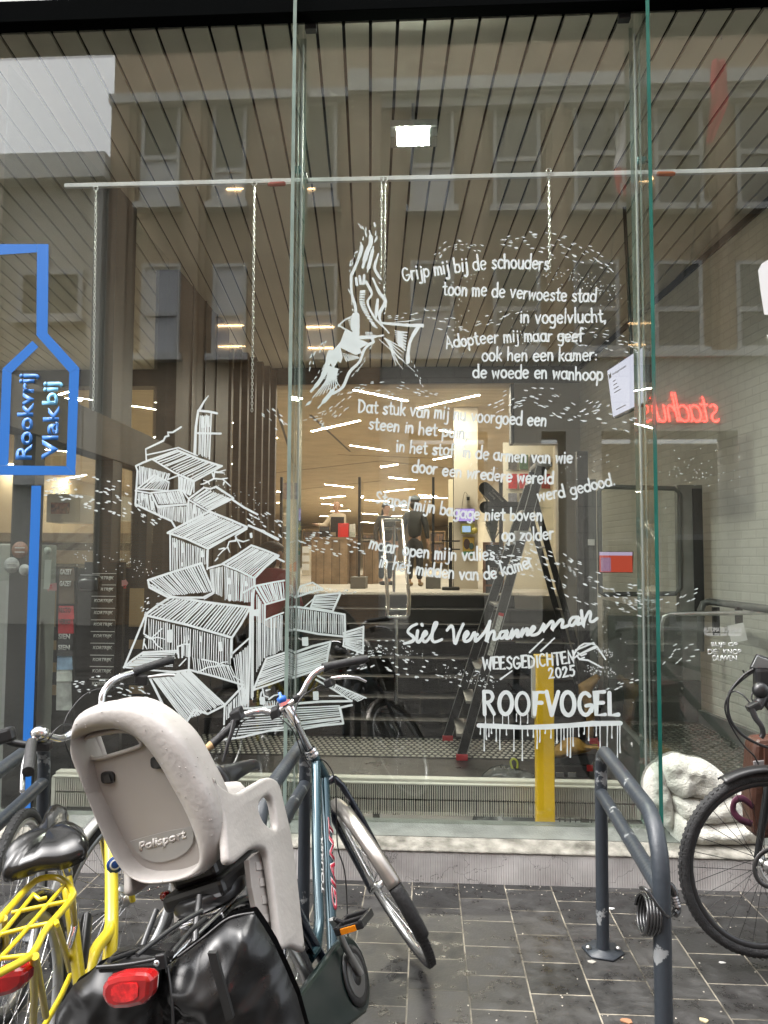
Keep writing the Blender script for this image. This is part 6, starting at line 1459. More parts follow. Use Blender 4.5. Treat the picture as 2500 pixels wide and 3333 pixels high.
cb = thing('drawer_cabinet', V(at(290, 2300, 5.62).x, 5.62, ZL), 'dark cabinet with tan drawer fronts behind the magazines', 'cabinet'); o = cb.location
a, b = at(120, 2450, 5.66), at(470, 1850, 5.66); MB(o).box((a.x, 5.66, ZL), (min(b.x, -2.1), 5.70, b.z)).build('carcass', m_dark, cb)
for x0, x1, ys in ((137, 182, ((1925, 2040), (2085, 2115), (2157, 2187), (2230, 2262))), (419, 468, ((1915, 2040), (2083, 2112), (2150, 2172), (2232, 2258)))):
    for (p0, p1) in ys: flatq(o, x0, p0, x1, p1, 5.648, m_tan, 'drawer_front', cb, .011)
flatq(o, 120, 2290, 168, 2325, 5.645, m_silvergrey, 'handle_rail', cb)

# ------------------------------------------------------------------ people
m_skin = mat('skin', (.42, .25, .17), .5)
def skin(name, chains, m, parent, extra=None, subd=2):
    """chains: lists of (x,y,z,r); chains whose first point repeats an earlier point grow from it"""
    bm = bmesh.new(); lay = bm.verts.layers.skin.verify(); reg = {}; first = True
    for chn in chains:
        prev = None
        for (x, y, z, r_) in chn:
            k = (round(x, 4), round(y, 4), round(z, 4)); v = reg.get(k)
            if v is None:
                v = bm.verts.new((x, y, z)); reg[k] = v; v[lay].radius = (r_, r_) if not isinstance(r_, tuple) else r_
                if first: v[lay].use_root = True; first = False
            if prev is not None and prev is not v and not bm.edges.get((prev, v)): bm.edges.new((prev, v))
            prev = v
    me = bpy.data.meshes.new(name); bm.to_mesh(me); bm.free(); me.materials.append(m)
    o = bpy.data.objects.new(name, me); COL.objects.link(o); o.parent = parent
    s = o.modifiers.new('skin', 'SKIN'); s.use_smooth_shade = True
    q = o.modifiers.new('sub', 'SUBSURF'); q.levels = 1; q.render_levels = subd
    return o
def person(loc, yaw, label, top, legs, hair, shoes, height=1.75, armL=None, armR=None, lean=0., hat=None, mskin=None, wide=1.):
    t = thing('person', loc, label, 'person'); t.rotation_euler = (0, 0, yaw); k = height / 1.75; t.scale = (k * wide, k * wide, k)
    sk = mskin or m_skin
    aL = armL or [(.24, .03, 1.14), (.25, -.04, .90)]; aR = armR or [(-.24, .03, 1.14), (-.25, -.04, .90)]
    L = lean
    body = [[(0, 0, .96, .09), (0, -.01 - L * .3, 1.15, .09), (0, -L * .7, 1.36, .105), (0, -L * .9, 1.47, .065), (0, -.01 - L, 1.53, .052), (0, -.02 - L, 1.60, (.078, .092)), (0, -.02 - L, 1.68, (.074, .088)), (0, -.015 - L, 1.735, .045)]]
    for s, a in ((1, aL), (-1, aR)):
        h = Vector(a[1]); e = Vector(a[0]); d = (h - e).normalized(); pm = h + d * .07
        body.append([(0, -L * .7, 1.36, .105), (.15 * s, -L * .7, 1.40, .062), (*e, .042), (*h, .028), (*pm, .032)])
        side = Vector((0, 1, 0)) if abs(d.z) > .6 else Vector((0, 0, 1)); cr = d.cross(side).normalized() if abs(d.z) < .6 else Vector((0, 1, 0))
        for i in range(4):
            r0 = pm + cr * (.024 - .016 * i); l = (.07, .082, .078, .062)[i]
            body.append([(*pm, .032), (*(r0 + d * .02), .010), (*(r0 + d * (.02 + l * .5) + Vector((-.01 * s, 0, 0))), .009), (*(r0 + d * (.015 + l) + Vector((-.022 * s, 0, 0))), .007)])
        th = h + d * .025; body.append([(*h, .028), (*(th + cr * .035 + Vector((-.012 * s, 0, 0))), .011), (*(th + cr * .045 + d * .045 + Vector((-.018 * s, 0, 0))), .009)])
        body.append([(0, 0, .96, .09), (.085 * s, 0, .88, .055), (.095 * s, -.02, .5, .042), (.1 * s, .02, .09, .034), (.105 * s, -.1, .04, .032)])
    skin('body', body, sk, t)
    jk = [[(0, 0, .90, .15), (0, -.01 - L * .3, 1.15, .145), (0, -L * .7, 1.36, .155), (0, -L * .9, 1.475, .075)]]
    for s, a in ((1, aL), (-1, aR)):
        e = Vector(a[0]); h = Vector(a[1]); jk.append([(0, -L * .7, 1.36, .155), (.155 * s, -L * .7, 1.40, .08), (*e, .062), (*(e.lerp(h, .93)), .045)])
    skin('jacket', jk, top, t)
    tr = [[(0, 0, .97, .125), (0, 0, .90, .12)]]
    for s in (1, -1): tr.append([(0, 0, .90, .12), (.088 * s, 0, .84, .10), (.097 * s, -.015, .5, .076), (.1 * s, .02, .12, .062)])
    skin('trousers', tr, legs, t)
    for s in (1, -1): MB().ell((.103 * s, -.055, .045), .045, .135, .045, 12).build('shoe', shoes, t)
    if hair:
        q = MB(); q.ell((0, .0 - L, 1.672), .090, .105, .088, 14)
        if hair[1] > 0: q.ell((0, .055 - L, 1.60 - hair[1] * .35), .085, .055, .06 + hair[1] * .5, 12)
        # keep the face clear
        q.v = [Vector((v.x, v.y if v.z > 1.69 else max(v.y, -.045 - L), v.z)) for v in q.v]
        q.build('hair', hair[0], t)
    if hat: q = MB(); q.ell((0, -.015 - L, 1.70), .105, .125, .075, 14); q.v = [Vector((v.x, v.y, max(v.z, 1.675))) for v in q.v]; q.build('cap', hat, t)
    f = MB(); f.ell((0, -.108 - L, 1.615), .011, .018, .022, 8); f.build('nose', sk, t)
    e = MB(); 
    for s in (1, -1): e.ell((.031 * s, -.099 - L, 1.645), .010, .007, .006, 8)
    e.build('eyes', m_black, t)
    e = MB().ell((0, -.101 - L, 1.572), .022, .006, .006, 8); e.build('mouth', mat('lips', (.32, .12, .1), .5), t)
    e = MB()
    for s in (1, -1): e.ell((.083 * s, .0 - L, 1.63), .012, .022, .032, 8)
    e.build('ears', sk, t)
    return t
m_hairk = mat('dark_hair', (.018, .013, .01), .6); m_jackk = mat('dark_jacket', (.022, .022, .02), .55, var=.3, vscale=8, bump=.4, bscale=12); m_blk_tr = mat('black_trousers', (.018, .017, .017), .7)
person(V(at(1255, 1896, 15.2).x, 15.2, ZU), R(35), 'woman with long dark hair in a black jacket facing the desk', m_jackk, mat('blue_jeans', (.05, .065, .085), .8), (m_hairk, .45), m_black, 1.62)
person(V(at(1350, 1899, 14.6).x, 14.6, ZU), R(165), 'visitor in a dark jacket and grey cap seen from behind', m_jackk, m_blk_tr, (m_hairk, .05), mat('tan_shoes', (.30, .20, .10), .6), 1.70, hat=mat('grey_cap', (.16, .19, .21), .6))
person(V(at(1100, 1895, 16.9).x, 16.9, ZU), R(-30), 'bald clerk in a cream hoodie working behind the reception desk', mat('cream_hoodie', (.46, .38, .28), .9, bump=.3, bscale=30), m_blk_tr, None, m_black, 1.80, armL=[(.22, -.12, 1.18), (.16, -.36, 1.16)], armR=[(-.26, -.16, 1.20), (-.24, -.44, 1.22)], lean=.06)
person(V(at(845, 2390, 8.5).x, 8.5, ZL + rise), R(150), 'person in a maroon padded jacket bending on the lowest stair behind the drawing', mat('maroon_nylon', (.34, .03, .055), .45, var=.25, vscale=7, bump=.8, bscale=10), m_blk_tr, (m_hairk, .12), mat('white_soled_shoe', (.25, .24, .23), .6), 1.90, lean=.10, wide=1.4, armL=[(.27, -.05, 1.15), (.18, -.2, 1.02)], armR=[(-.27, -.05, 1.15), (-.18, -.2, 1.02)])
# ------------------------------------------------------------------ street furniture
def chipped(name, base, chip, thr=.66, sc=9.):
    m = mat(name, base, .42, var=.12, vscale=6, bump=.15, bscale=70); t = m.node_tree; b = t.nodes['Principled BSDF']
    tc = t.nodes.new('ShaderNodeTexCoord'); n = t.nodes.new('ShaderNodeTexNoise'); n.inputs['Scale'].default_value = sc; n.inputs['Detail'].default_value = 9; n.inputs['Roughness'].default_value = .68
    t.links.new(tc.outputs['Object'], n.inputs['Vector']); cr = t.nodes.new('ShaderNodeMapRange'); cr.inputs[1].default_value = thr; cr.inputs[2].default_value = thr + .012
    t.links.new(n.outputs['Fac'], cr.inputs[0]); mx = t.nodes.new('ShaderNodeMix'); mx.data_type = 'RGBA'
    src = b.inputs['Base Color'].links[0].from_socket; t.links.new(cr.outputs[0], mx.inputs[0]); t.links.new(src, mx.inputs[6]); mx.inputs[7].default_value = (*chip, 1); t.links.new(mx.outputs[2], b.inputs['Base Color'])
    return m
m_stand = chipped('anthracite_paint', (.026, .032, .040), (.22, .23, .235), .61, 8.)
def stand(far, near, label, h=.80, mid=.61):
    t = thing('bike_stand', V(far.x, (far.y + near.y) / 2, 0), label, 'bike stand'); o = t.location; r_ = .026
    far = V(far.x, far.y, 0); near = V(near.x, near.y, 0); u = (near - far).normalized()
    pts = [far + V(0, 0, .008), far + V(0, 0, h - .12)] + [far + V(0, 0, h - .12) + u * (.12 * (1 - math.cos(R(a)))) + V(0, 0, .12 * math.sin(R(a))) for a in (25, 50, 75, 90)]
    pts += [near + V(0, 0, h - .16) - u * (.16 * (1 - math.cos(R(a)))) + V(0, 0, .16 * math.sin(R(a))) for a in (90, 75, 50, 25)] + [near + V(0, 0, h - .16), near + V(0, 0, .008)]
    MB(o).tube(pts, r_, 20).build('hoop', m_stand, t); MB(o).tube([far + V(0, 0, mid), near + V(0, 0, mid)], r_ * .96, 16).build('crossbar', m_stand, t)
    for p in (far, near):
        MB(o).lathe([(0, 0), (.085, 0), (.085, .008), (.03, .009), (.03, .014), (0, .014)], p + V(0, 0, .001), (0, 0, 1), 6).build('foot_plate', m_stand, t)
        for s in (-1, 1): MB(o).lathe([(0, 0), (.011, 0), (.011, .008), (.006, .014), (0, .014)], p + V(.06 * s, 0, .0095), (0, 0, 1), 8).build('bolt', m_alu, t)
    return t
sfar = atz(1963, 3098, 0); snear = V(at(2150, 2700, 2.36).x, 2.36, 0)
stand(sfar, snear, 'anthracite tube bike stand with chipped corner and a cable lock, right of the poem', .83, .64)
stand(V(at(992, 2600, 3.35).x, 3.35, 0), V(at(901, 2585, 2.65).x - .02, 2.42, 0), 'anthracite bike stand the blue bicycle leans against', .83, .64)
stand(V(at(140, 2600, 3.3).x, 3.3, 0), V(at(-30, 2450, 2.5).x - .05, 2.4, 0), 'anthracite bike stand at the left edge behind the yellow bicycle', .83, .64)
# cable lock
c = at(2125, 2950, 2.36); t = thing('cable_lock', c, 'black coiled cable lock with number dials hung on the right bike stand', 'lock'); m_cable = mat('black_cable', (.02, .02, .021), .25, coat=.4)
cx = at(2092, 2945, 2.45)
pts = []
for i in range(5 * 18 + 1):
    a = 2 * math.pi * i / 18; k = i / 90; pts.append(cx + V(-.022 + .045 * k + .008 * math.sin(a), -.06 + .06 * math.cos(a), .055 * math.sin(a)))
MB(c).tube(pts, .0048, 7).build('coil', m_cable, t)
pts = spline([at(2085, 2890, 2.36), at(2105, 2897, 2.32), at(2150, 2960, 2.31), at(2175, 2983, 2.34), at(2196, 2972, 2.40)], 6); MB(c).tube(pts, .005, 8).build('cable', m_cable, t)
pts = [at(2196, 2975, 2.40), at(2204, 2960, 2.41), at(2196, 2910, 2.42), at(2184, 2886, 2.43), at(2168, 2880, 2.43)]; MB(c).tube(spline(pts, 5), [.012] * 12 + [.012] * 9, 12).build('barrel', m_cable, t)
for k in range(4): a = at(2201 - k * 3.2, 2948 - k * 9, 2.40); MB(c).lathe([(.0135, -.003), (.0145, 0), (.0135, .003)], a, at(2196, 2910, 2.42) - at(2204, 2960, 2.41), 14).build('dial', mat('dial_chrome', (.5, .5, .52), .3, .8, var=.6, vscale=220), t)

# ------------------------------------------------------------------ bicycle kit
class Frame:
    def __init__(s, O, head, lean, name, label):
        u = V(math.sin(head), math.cos(head), 0); l = V(-u.y, u.x, 0); c, n = math.cos(lean), math.sin(lean)
        s.O = V(O[0], O[1], 0); s.u = u; s.l = l * c - V(0, 0, n); s.z = V(0, 0, c) + l * n
        s.M = Matrix((s.u, s.l, s.z)).transposed().to_4x4(); s.M.translation = s.O; s.I = s.M.inverted()
        s.t = thing(name, (0, 0, 0), label, 'bicycle'); s.t.matrix_world = s.M; s.t.location = s.O; s.t.rotation_euler = s.M.to_euler()
    def pl(s, px, py, ax, val):  # photo pixel onto a plane of the bicycle's own axes, local coordinates
        n = (s.u, s.l, s.z)[ax]; return s.I @ atp(px, py, s.O + n * val, n)
    def lo(s, p): return s.I @ Vector(p)
def sub(name, label=None):
    o = empty(name); return o
def arcpts(c, e1, e2, r_, a0, a1, n): return [c + e1 * (r_ * math.cos(R(a0 + (a1 - a0) * i / n))) + e2 * (r_ * math.sin(R(a0 + (a1 - a0) * i / n))) for i in range(n + 1)]
def wheel(par, c, fwd, up, nm, Rw=.345, tw=.019, mrim=None, ns=28, mspoke=None, mt=None):
    """wheel as a part with tyre, rim, spokes, hub as sub-parts"""
    ax = fwd.cross(up).normalized()
    ty = MB(); ty.tube(arcpts(c, fwd, up, Rw - tw, 0, 360 - 6, 59), tw, 12, closed=True)
    for i in range(90):
        a = R(i * 4); d = fwd * math.cos(a) + up * math.sin(a); tg = up * math.cos(a) - fwd * math.sin(a)
        for s in (-1, 1): ty.obox(c + d * (Rw - .004) + ax * (.008 * s), ax, d, tg, .009, .006, .012)
    w = ty.build(nm, mt or m_tyre, par)
    MB().lathe([(Rw - .030, -.013), (Rw - .052, -.012), (Rw - .058, -.004), (Rw - .058, .004), (Rw - .052, .012), (Rw - .030, .013)], c, ax, 60, True).build('rim', mrim or m_alu, w)
    h = MB(); h.lathe([(0, -.055), (.008, -.055), (.009, -.03), (.024, -.028), (.024, -.022), (.014, -.018), (.014, .018), (.024, .022), (.024, .028), (.009, .03), (.008, .055), (0, .055)], c, ax, 18); h.build('hub', m_alu, w)
    q = MB()
    for i in range(ns):
        a = 2 * math.pi * i / ns; s = 1 if i % 2 else -1; b = a + (.9 if (i // 2) % 2 else -.9)
        q.tube([c + ax * (.025 * s) + (fwd * math.cos(b) + up * math.sin(b)) * .022, c + (fwd * math.cos(a) + up * math.sin(a)) * (Rw - .056)], .0013, 4, caps=False)
    q.build('spokes', mspoke or m_chrome, w)
    return w
def guard(par, c, fwd, up, a0, a1, m, nm='mudguard', rg=.365, wd=.027, n=40):
    ax = fwd.cross(up).normalized(); q = MB(); prof = [(-1, -.012), (-.8, -.002), (-.4, .004), (0, .0055), (.4, .004), (.8, -.002), (1, -.012)]; vs = []
    for i in range(n + 1):
        a = R(a0 + (a1 - a0) * i / n); d = fwd * math.cos(a) + up * math.sin(a)
        for x, h in prof: vs.append(c + d * (rg + h) + ax * (x * wd))
    k = len(prof); q.add(vs, [(i * k + j, i * k + j + 1, (i + 1) * k + j + 1, (i + 1) * k + j) for i in range(n) for j in range(k - 1)], True)
    return q.build(nm, m, par, solid=.0025)
def curve_poly(name, outer, holes, tolocal, m, parent, ext, bevel=.0, off=0.):
    """filled outline with holes; 2D points go through tolocal(u, v, w)"""
    cu = bpy.data.curves.new(name, 'CURVE'); cu.dimensions = '2D'; cu.fill_mode = 'BOTH'; cu.extrude = ext / 2; cu.bevel_depth = bevel; cu.bevel_resolution = 3; cu.offset = -bevel
    for pts in [outer] + list(holes):
        s = cu.splines.new('POLY'); s.points.add(len(pts) - 1)
        for p, (u, v) in zip(s.points, pts): p.co = (u, v, 0, 1)
        s.use_cyclic_u = True
    ob = bpy.data.objects.new(name, cu); COL.objects.link(ob); dg = bpy.context.evaluated_depsgraph_get(); me = bpy.data.meshes.new_from_object(ob.evaluated_get(dg)); bpy.data.objects.remove(ob); bpy.data.curves.remove(cu)
    for v in me.vertices: v.co = tolocal(v.co.x, v.co.y, v.co.z)
    bm = bmesh.new(); bm.from_mesh(me); bmesh.ops.remove_doubles(bm, verts=bm.verts, dist=.0004); bmesh.ops.recalc_face_normals(bm, faces=bm.faces); bm.to_mesh(me); bm.free()
    me.materials.clear(); me.materials.append(m); o = bpy.data.objects.new(name, me); COL.objects.link(o); o.parent = parent
    for p in me.polygons: p.use_smooth = bevel > .004
    return o
def smooth2(pts, n=5): return [(v.x, v.y) for v in spline([(a, b, 0) for a, b in pts], n, True)]
def CA(x, y): return (x / 1.6589, 2000 + y / 1.6589)
def CB(x, y): return (600 + x / 1.6589, 2000 + y / 1.6589)

# ------------------------------------------------------------------ blue bicycle with the child seat
m_teal = mat('petrol_blue_paint', (.012, .045, .06), .22, .55, coat=.8, var=.25, vscale=3); m_navy = mat('navy_paint', (.01, .014, .024), .25, .3, coat=.6); m_green = mat('dark_green_paint', (.012, .022, .02), .28, .3, coat=.5)
F = Frame((-.2917, 2.0603), .21986, .38633, 'city_bicycle', 'petrol blue city bicycle carrying a beige child seat, leaning left'); T = F.t
X = lambda x, y, z: V(x, y, z)
ht, hbm = X(.885, 0, .915), X(.925, 0, .80)
MB().tube([ht, hbm], .021, 14).build('head_tube', m_teal, T)
MB().tube([X(.885, 0, .885), X(.62, 0, .60), X(.50, 0, .455), X(.42, 0, .40), X(.36, 0, .40)], [.019, .0185, .018, .017, .016], 14).build('top_tube', m_teal, T)
MB().tube([X(.915, 0, .82), X(.46, 0, .28)], .0185, 14).build('down_tube', m_teal, T)
q = MB().tube([X(.46, 0, .28), X(.30, 0, .80)], .016, 12).tube([X(.46, .0, .28), X(.25, -.05, .31), X(0, -.062, .345)], .011, 8).tube([X(.46, .0, .28), X(.25, .05, .31), X(0, .062, .345)], .011, 8).tube([X(.335, -.01, .66), X(0, -.062, .345)], .008, 8).tube([X(.335, .01, .66), X(0, .062, .345)], .008, 8).tube([X(.46, -.04, .28), X(.46, .04, .28)], .024, 14)
q.build('rear_frame', m_navy, T)
# lettering on the tubes, facing the rider's right
def tubetext(s, a, b, r_, h, m, nm, bold, shear=0.):
    d = (b - a).normalized(); side = V(-.35, -.94, 0); up = side.cross(d); side = (side - d * side.dot(d)).normalized(); up = side.cross(d).normalized()
    if up.z < 0 and abs(up.z) > .2: pass
    text_mesh(nm, s, m, a + side * (r_ + .0006) - up * (h / 2), d, d.cross(side) * -1 if False else (side.cross(d)) * -1 if (side.cross(d)).dot(up) < 0 else side.cross(d), width=(b - a).length, height=h, ext=.0006, bold=bold, parent=T, shear=shear)
m_red = mat('red_lettering', (.42, .02, .05), .3); m_pink = mat('pale_outline', (.62, .55, .56), .3)
dd = lambda t: X(.915, 0, .82).lerp(X(.46, 0, .28), t); dt = lambda t: X(.885, 0, .885).lerp(X(.50, 0, .455), t)
tubetext('GIANT', dd(.70), dd(.24), .0187, .026, m_pink, 'brand_outline', .045, .25); tubetext('GIANT', dd(.70), dd(.24), .0194, .024, m_red, 'brand_lettering', .015, .25)
tubetext('TOURER', dt(.86), dt(.52), .0187, .012, m_white, 'tube_lettering', .02, .1)
# steered front assembly
ax_s = (ht - hbm).normalized(); RS = Matrix.Translation(hbm) @ Matrix.Rotation(R(33), 4, ax_s) @ Matrix.Translation(-hbm)
def SR(x, y, z): return RS @ V(x, y, z)
fw = (RS.to_3x3() @ V(1, 0, 0)); lf_ = (RS.to_3x3() @ V(0, 1, 0)); upw = fw.cross(lf_).normalized(); fc = SR(1.06, 0, .345)
wheel(T, fc, fw, upw, 'front_wheel', .345, .0185)
m_fend = mat('silver_mudguard', (.42, .39, .36), .3, .85, var=.15, vscale=8)
gd = guard(T, fc, fw, upw, 62, 172, m_fend, 'front_mudguard'); guard(T, fc, fw, upw, 172, 206, m_rubber, 'mud_flap', .362, .025, 12)
for s in (1, -1): MB().tube([SR(.912, .028 * s, .80), SR(.925, .042 * s, .76), SR(.965, .048 * s, .60), SR(1.01, .050 * s, .44), SR(1.06, .052 * s, .345)], [.013, .0135, .012, .010, .008], 10).build('fork_blade', m_navy, T)
MB().tube([SR(.912, -.03, .80), SR(.912, .03, .80)], .015, 10).build('fork_crown', m_navy, T)
for s in (1, -1): MB().tube([fc + lf_ * (.055 * s), fc - fw * .26 + upw * .10 + lf_ * (.02 * s), fc - fw * .34 + upw * .09 + lf_ * (.0)], .0025, 5).build('mudguard_stay', m_chrome, T)
MB().lathe([(.026, 0), (.028, .008), (.026, .014), (.022, .016), (.026, .018), (.027, .026), (.022, .032)], ht, ax_s, 18).build('headset', m_chrome, T)
wk = lambda px, py, y: F.lo(at(px, py, y))
c0 = wk(935, 2306, 2.98)
MB().tube([ht + ax_s * .02, ht + ax_s * .13, ht + ax_s * .15], [.0135, .0135, .0165], 12).build('quill', m_chrome, T)
MB().tube([ht + ax_s * .145, (ht + ax_s * .16).lerp(c0, .5), c0], [.020, .019, .017], 12).obox(c0, c0 - wk(853, 2313, 2.95), V(0, 0, 1), c0 - ht, .05, .042, .04).build('stem', m_chrome, T, bevel=.004)
hb1 = [wk(*p) for p in ((775, 2340, 2.92), (795, 2326, 2.93), (825, 2317, 2.94), (853, 2313, 2.95), (880, 2320, 2.965), (905, 2315, 2.975), (935, 2302, 2.98), (962, 2277, 2.99), (984, 2255, 2.995), (1000, 2222, 3.0), (1018, 2196, 3.02), (1040, 2180, 3.03), (1066, 2170, 3.045))]
MB().tube(hb1, .0115, 12).build('handlebar', m_chrome, T)
g1 = [wk(*p) for p in ((1052, 2174, 3.04), (1070, 2168, 3.05), (1120, 2158, 3.07), (1180, 2147, 3.095), (1198, 2142, 3.10))]; MB().tube(g1, [.019, .0165, .016, .0175, .013], 14).build('grip', m_rubber, T)
g2 = [wk(*p) for p in ((775, 2345, 2.92), (750, 2368, 2.90), (705, 2410, 2.87), (682, 2430, 2.86))]; MB().tube(g2, [.017, .0155, .0155, .016], 14).build('grip', m_rubber, T)
MB().tube([wk(690, 2424, 2.86), wk(660, 2445, 2.84)], [.0158, .010], 12).build('torn_grip_end', mat('torn_foam', (.42, .28, .14), .8), T)
for p_, s_ in (((772, 2325, 2.91), .045), ((897, 2318, 2.97), .04), ((967, 2272, 2.99), .03)): MB().obox(wk(*p_), V(1, 0, .3), V(0, 0, 1), V(0, 1, 0), s_, s_ * .9, s_).build('switch_block', m_blackplastic, T, bevel=.006)
MB().tube([wk(*p) for p in ((762, 2345, 2.88), (755, 2380, 2.86), (742, 2420, 2.84), (726, 2480, 2.82))], [.010, .009, .007, .005], 8).build('brake_lever', m_blackplastic, T)
MB().tube([wk(*p) for p in ((1080, 2208, 3.03), (1095, 2206, 3.03), (1130, 2203, 3.05), (1165, 2206, 3.07), (1192, 2219, 3.08))], [.008, .008, .0075, .007, .005], 8).build('brake_lever', m_chrome, T)
MB().obox(wk(1072, 2222, 3.03), V(1, 0, 0), V(0, 0, 1), V(0, 1, 0), .05, .035, .03).build('lever_bracket', m_blackplastic, T, bevel=.006)
MB().lathe([(.014, 0), (.019, .008), (.019, .02), (.006, .026), (.006, .04), (0, .04)], wk(921, 2286, 2.96), V(0, 0, 1), 14).build('blue_bell', mat('blue_plastic', (.02, .12, .5), .3), T)
m_hose = mat('cable_black', (.014, .014, .015), .4)
for P in (((1050, 2228, 3.03), (990, 2262, 2.98), (965, 2300, 2.95), (960, 2350, 2.93), (1000, 2450, 2.98), (1060, 2480, 3.0), (1090, 2540, 3.0), (1095, 2640, 2.99), (1100, 2760, 2.98), (1125, 2860, 2.98), (1135, 3120, 2.9)), ((830, 2335, 2.93), (790, 2350, 2.90), (765, 2400, 2.88)), ((905, 2330, 2.95), (955, 2380, 2.93), (985, 2460, 2.95), (1012, 2500, 2.95))):
    MB().tube(spline([wk(*p) for p in P], 6), .0026, 6).build('cable', m_hose, T)
# saddle, cranks, chaincase
sd = [wk(*p) for p in ((700, 2560, 2.45), (735, 2530, 2.5), (780, 2505, 2.55), (830, 2488, 2.66), (842, 2500, 2.70))]
MB().tube(spline(sd, 5), [.03, .06, .075, .07, .05, .042, .04, .034, .03, .028, .026, .024, .022, .02, .02, .018, .016, .014, .012, .01, .008], 14, flat=.6).build('saddle', m_blackplastic, T)
MB().tube([X(.30, 0, .80), X(.27, 0, .95)], .0125, 10).build('seatpost', m_chrome, T)
rear = V(0, 0, .345)
wheel(T, rear, V(1, 0, 0), V(0, 0, 1), 'rear_wheel'); guard(T, rear, V(1, 0, 0), V(0, 0, 1), 10, 195, m_navy, 'rear_mudguard')
q = MB(); pts = []
for k in range(13): a = R(-90 + 15 * k); pts.append(X(.46 + .115 * math.cos(a), -.075, .28 + .115 * math.sin(a)))
for k in range(9): a = R(90 + 22.5 * k); pts.append(X(.0 + .062 * math.cos(a), -.075, .345 + .062 * math.sin(a)))
q.prism(pts, (0, .03, 0)); q.build('chaincase', m_green, T, bevel=.010)
MB().lathe([(0, 0), (.085, 0), (.088, .004), (.07, .007), (.06, .003), (.03, .003), (.028, .008), (0, .008)], X(.46, -.076, .28), (0, -1, 0), 30).build('chainring_cover', m_blackplastic, T); MB().lathe([(.062, 0), (.05, .002), (.03, .002)], X(.46, -.0815, .28), (0, -1, 0), 30).build('chainring', mat('chainring_grey', (.22, .22, .22), .35, .8), T)
pd = F.pl(1152, 3000, 1, -.165); ca = F.pl(1079, 2992, 1, -.105)
MB().tube([X(.46, -.095, .28), X(.46, -.095, .28).lerp(V(ca.x, -.10, ca.z), .5), V(ca.x, -.108, ca.z)], [.014, .012, .013], 10, flat=.6).build('crank', m_alu, T)
d_ = V(1, 0, -.06)
q = MB(); 
for x in (-.045, 0, .045): q.obox(pd + V(x, 0, 0), V(0, 1, 0), V(0, 0, 1), d_, .095, .022, .016)
for y_ in (-.042, .042): q.obox(pd + V(0, y_, 0), V(0, 1, 0), V(0, 0, 1), d_, .014, .024, .105)
q.tube([V(ca.x, -.11, ca.z), pd + V(0, .03, 0)], .008, 8); q.build('pedal', m_blackplastic, T, bevel=.003)
MB().obox(pd + V(-.056, -.0, 0), V(0, 1, 0), V(0, 0, 1), V(1, 0, 0), .05, .016, .006).build('pedal_reflector', mat('amber', (.7, .22, .01), .25), T)
# carrier and tail lamp
q = MB()
for s in (-1, 1): q.tube([X(.22, .055 * s, .74), X(-.05, .07 * s, .735), X(-.40, .07 * s, .73), X(-.44, .05 * s, .73)], .006, 8).tube([X(-.12, .072 * s, .73), X(0, .075 * s, .36)], .005, 6).tube([X(-.30, .072 * s, .73), X(.0, .077 * s, .365)], .005, 6)
for x in (.1, -.1, -.3, -.42): q.tube([X(x, -.07, .735), X(x, .07, .735)], .006, 8)
q.obox(X(-.12, 0, .728), V(1, 0, 0), V(0, 0, 1), V(0, 1, 0), .26, .004, .12); q.build('carrier', m_chrome, T)
rl = [F.pl(*CA(*p), 0, -.66) for p in ((545, 2010), (570, 1975), (640, 1952), (720, 1945), (795, 1948), (814, 1985), (806, 2080), (765, 2118), (690, 2136), (615, 2140), (565, 2120), (542, 2060))]
m_redl = mat('red_lens', (.26, .004, .005), .14, coat=.7, var=.25, vscale=30)
lamp = MB().prism(rl, (.035, 0, 0)).build('tail_lamp', m_redl, T, bevel=.010)
ctr = sum(rl, V(0, 0, 0)) / len(rl); MB().prism([ctr + (p - ctr) * .55 + V(-.0015, 0, 0) for p in rl], (.003, 0, 0)).build('reflector', mat('red_reflector', (.5, .01, .012), .1, coat=1., var=.5, vscale=90), lamp)

# ------------------------------------------------------------------ child seat on the carrier
m_seat = chipped('beige_plastic', (.345, .325, .308), (.24, .215, .19), .685, 7.); m_seatd = mat('taupe_plastic', (.29, .27, .255), .45, var=.04)
cs = thing('child_seat', (0, 0, 0), 'beige plastic child seat with oval headrest hole on the blue bicycle', 'child seat'); cs.matrix_world = F.M; cs.location = F.O; cs.rotation_euler = F.M.to_euler()
XB = -.16
def yz(x, y, d=0.): p = F.pl(*CA(x, y), 0, XB + d); return (p.y, p.z)
def yi(x, y): return yz(x, y, .05)
OUT = [yz(p[0] - (62 if p[0] > 900 else 62 * max(0, (p[0] - 500) / 400)), p[1]) for p in ((424, 595), (430, 560), (450, 525), (500, 495), (570, 472), (650, 458), (740, 458), (820, 476), (900, 520), (980, 590), (1045, 665), (1090, 750), (1135, 850), (1180, 950), (1215, 1060), (1235, 1160), (1235, 1270), (1190, 1370), (1110, 1435), (960, 1468), (850, 1474), (765, 1445), (690, 1390), (622, 1290), (565, 1160), (512, 1010), (480, 860), (455, 730), (432, 660))]
INN = [yi(*p) for p in ((470, 700), (480, 660), (520, 630), (600, 610), (700, 605), (790, 640), (850, 700), (910, 800), (970, 920), (1020, 1020), (1075, 1150), (1110, 1260), (1100, 1310), (1060, 1350), (980, 1380), (880, 1390), (800, 1380), (740, 1340), (690, 1250), (640, 1130), (590, 1000), (530, 850), (490, 760))]
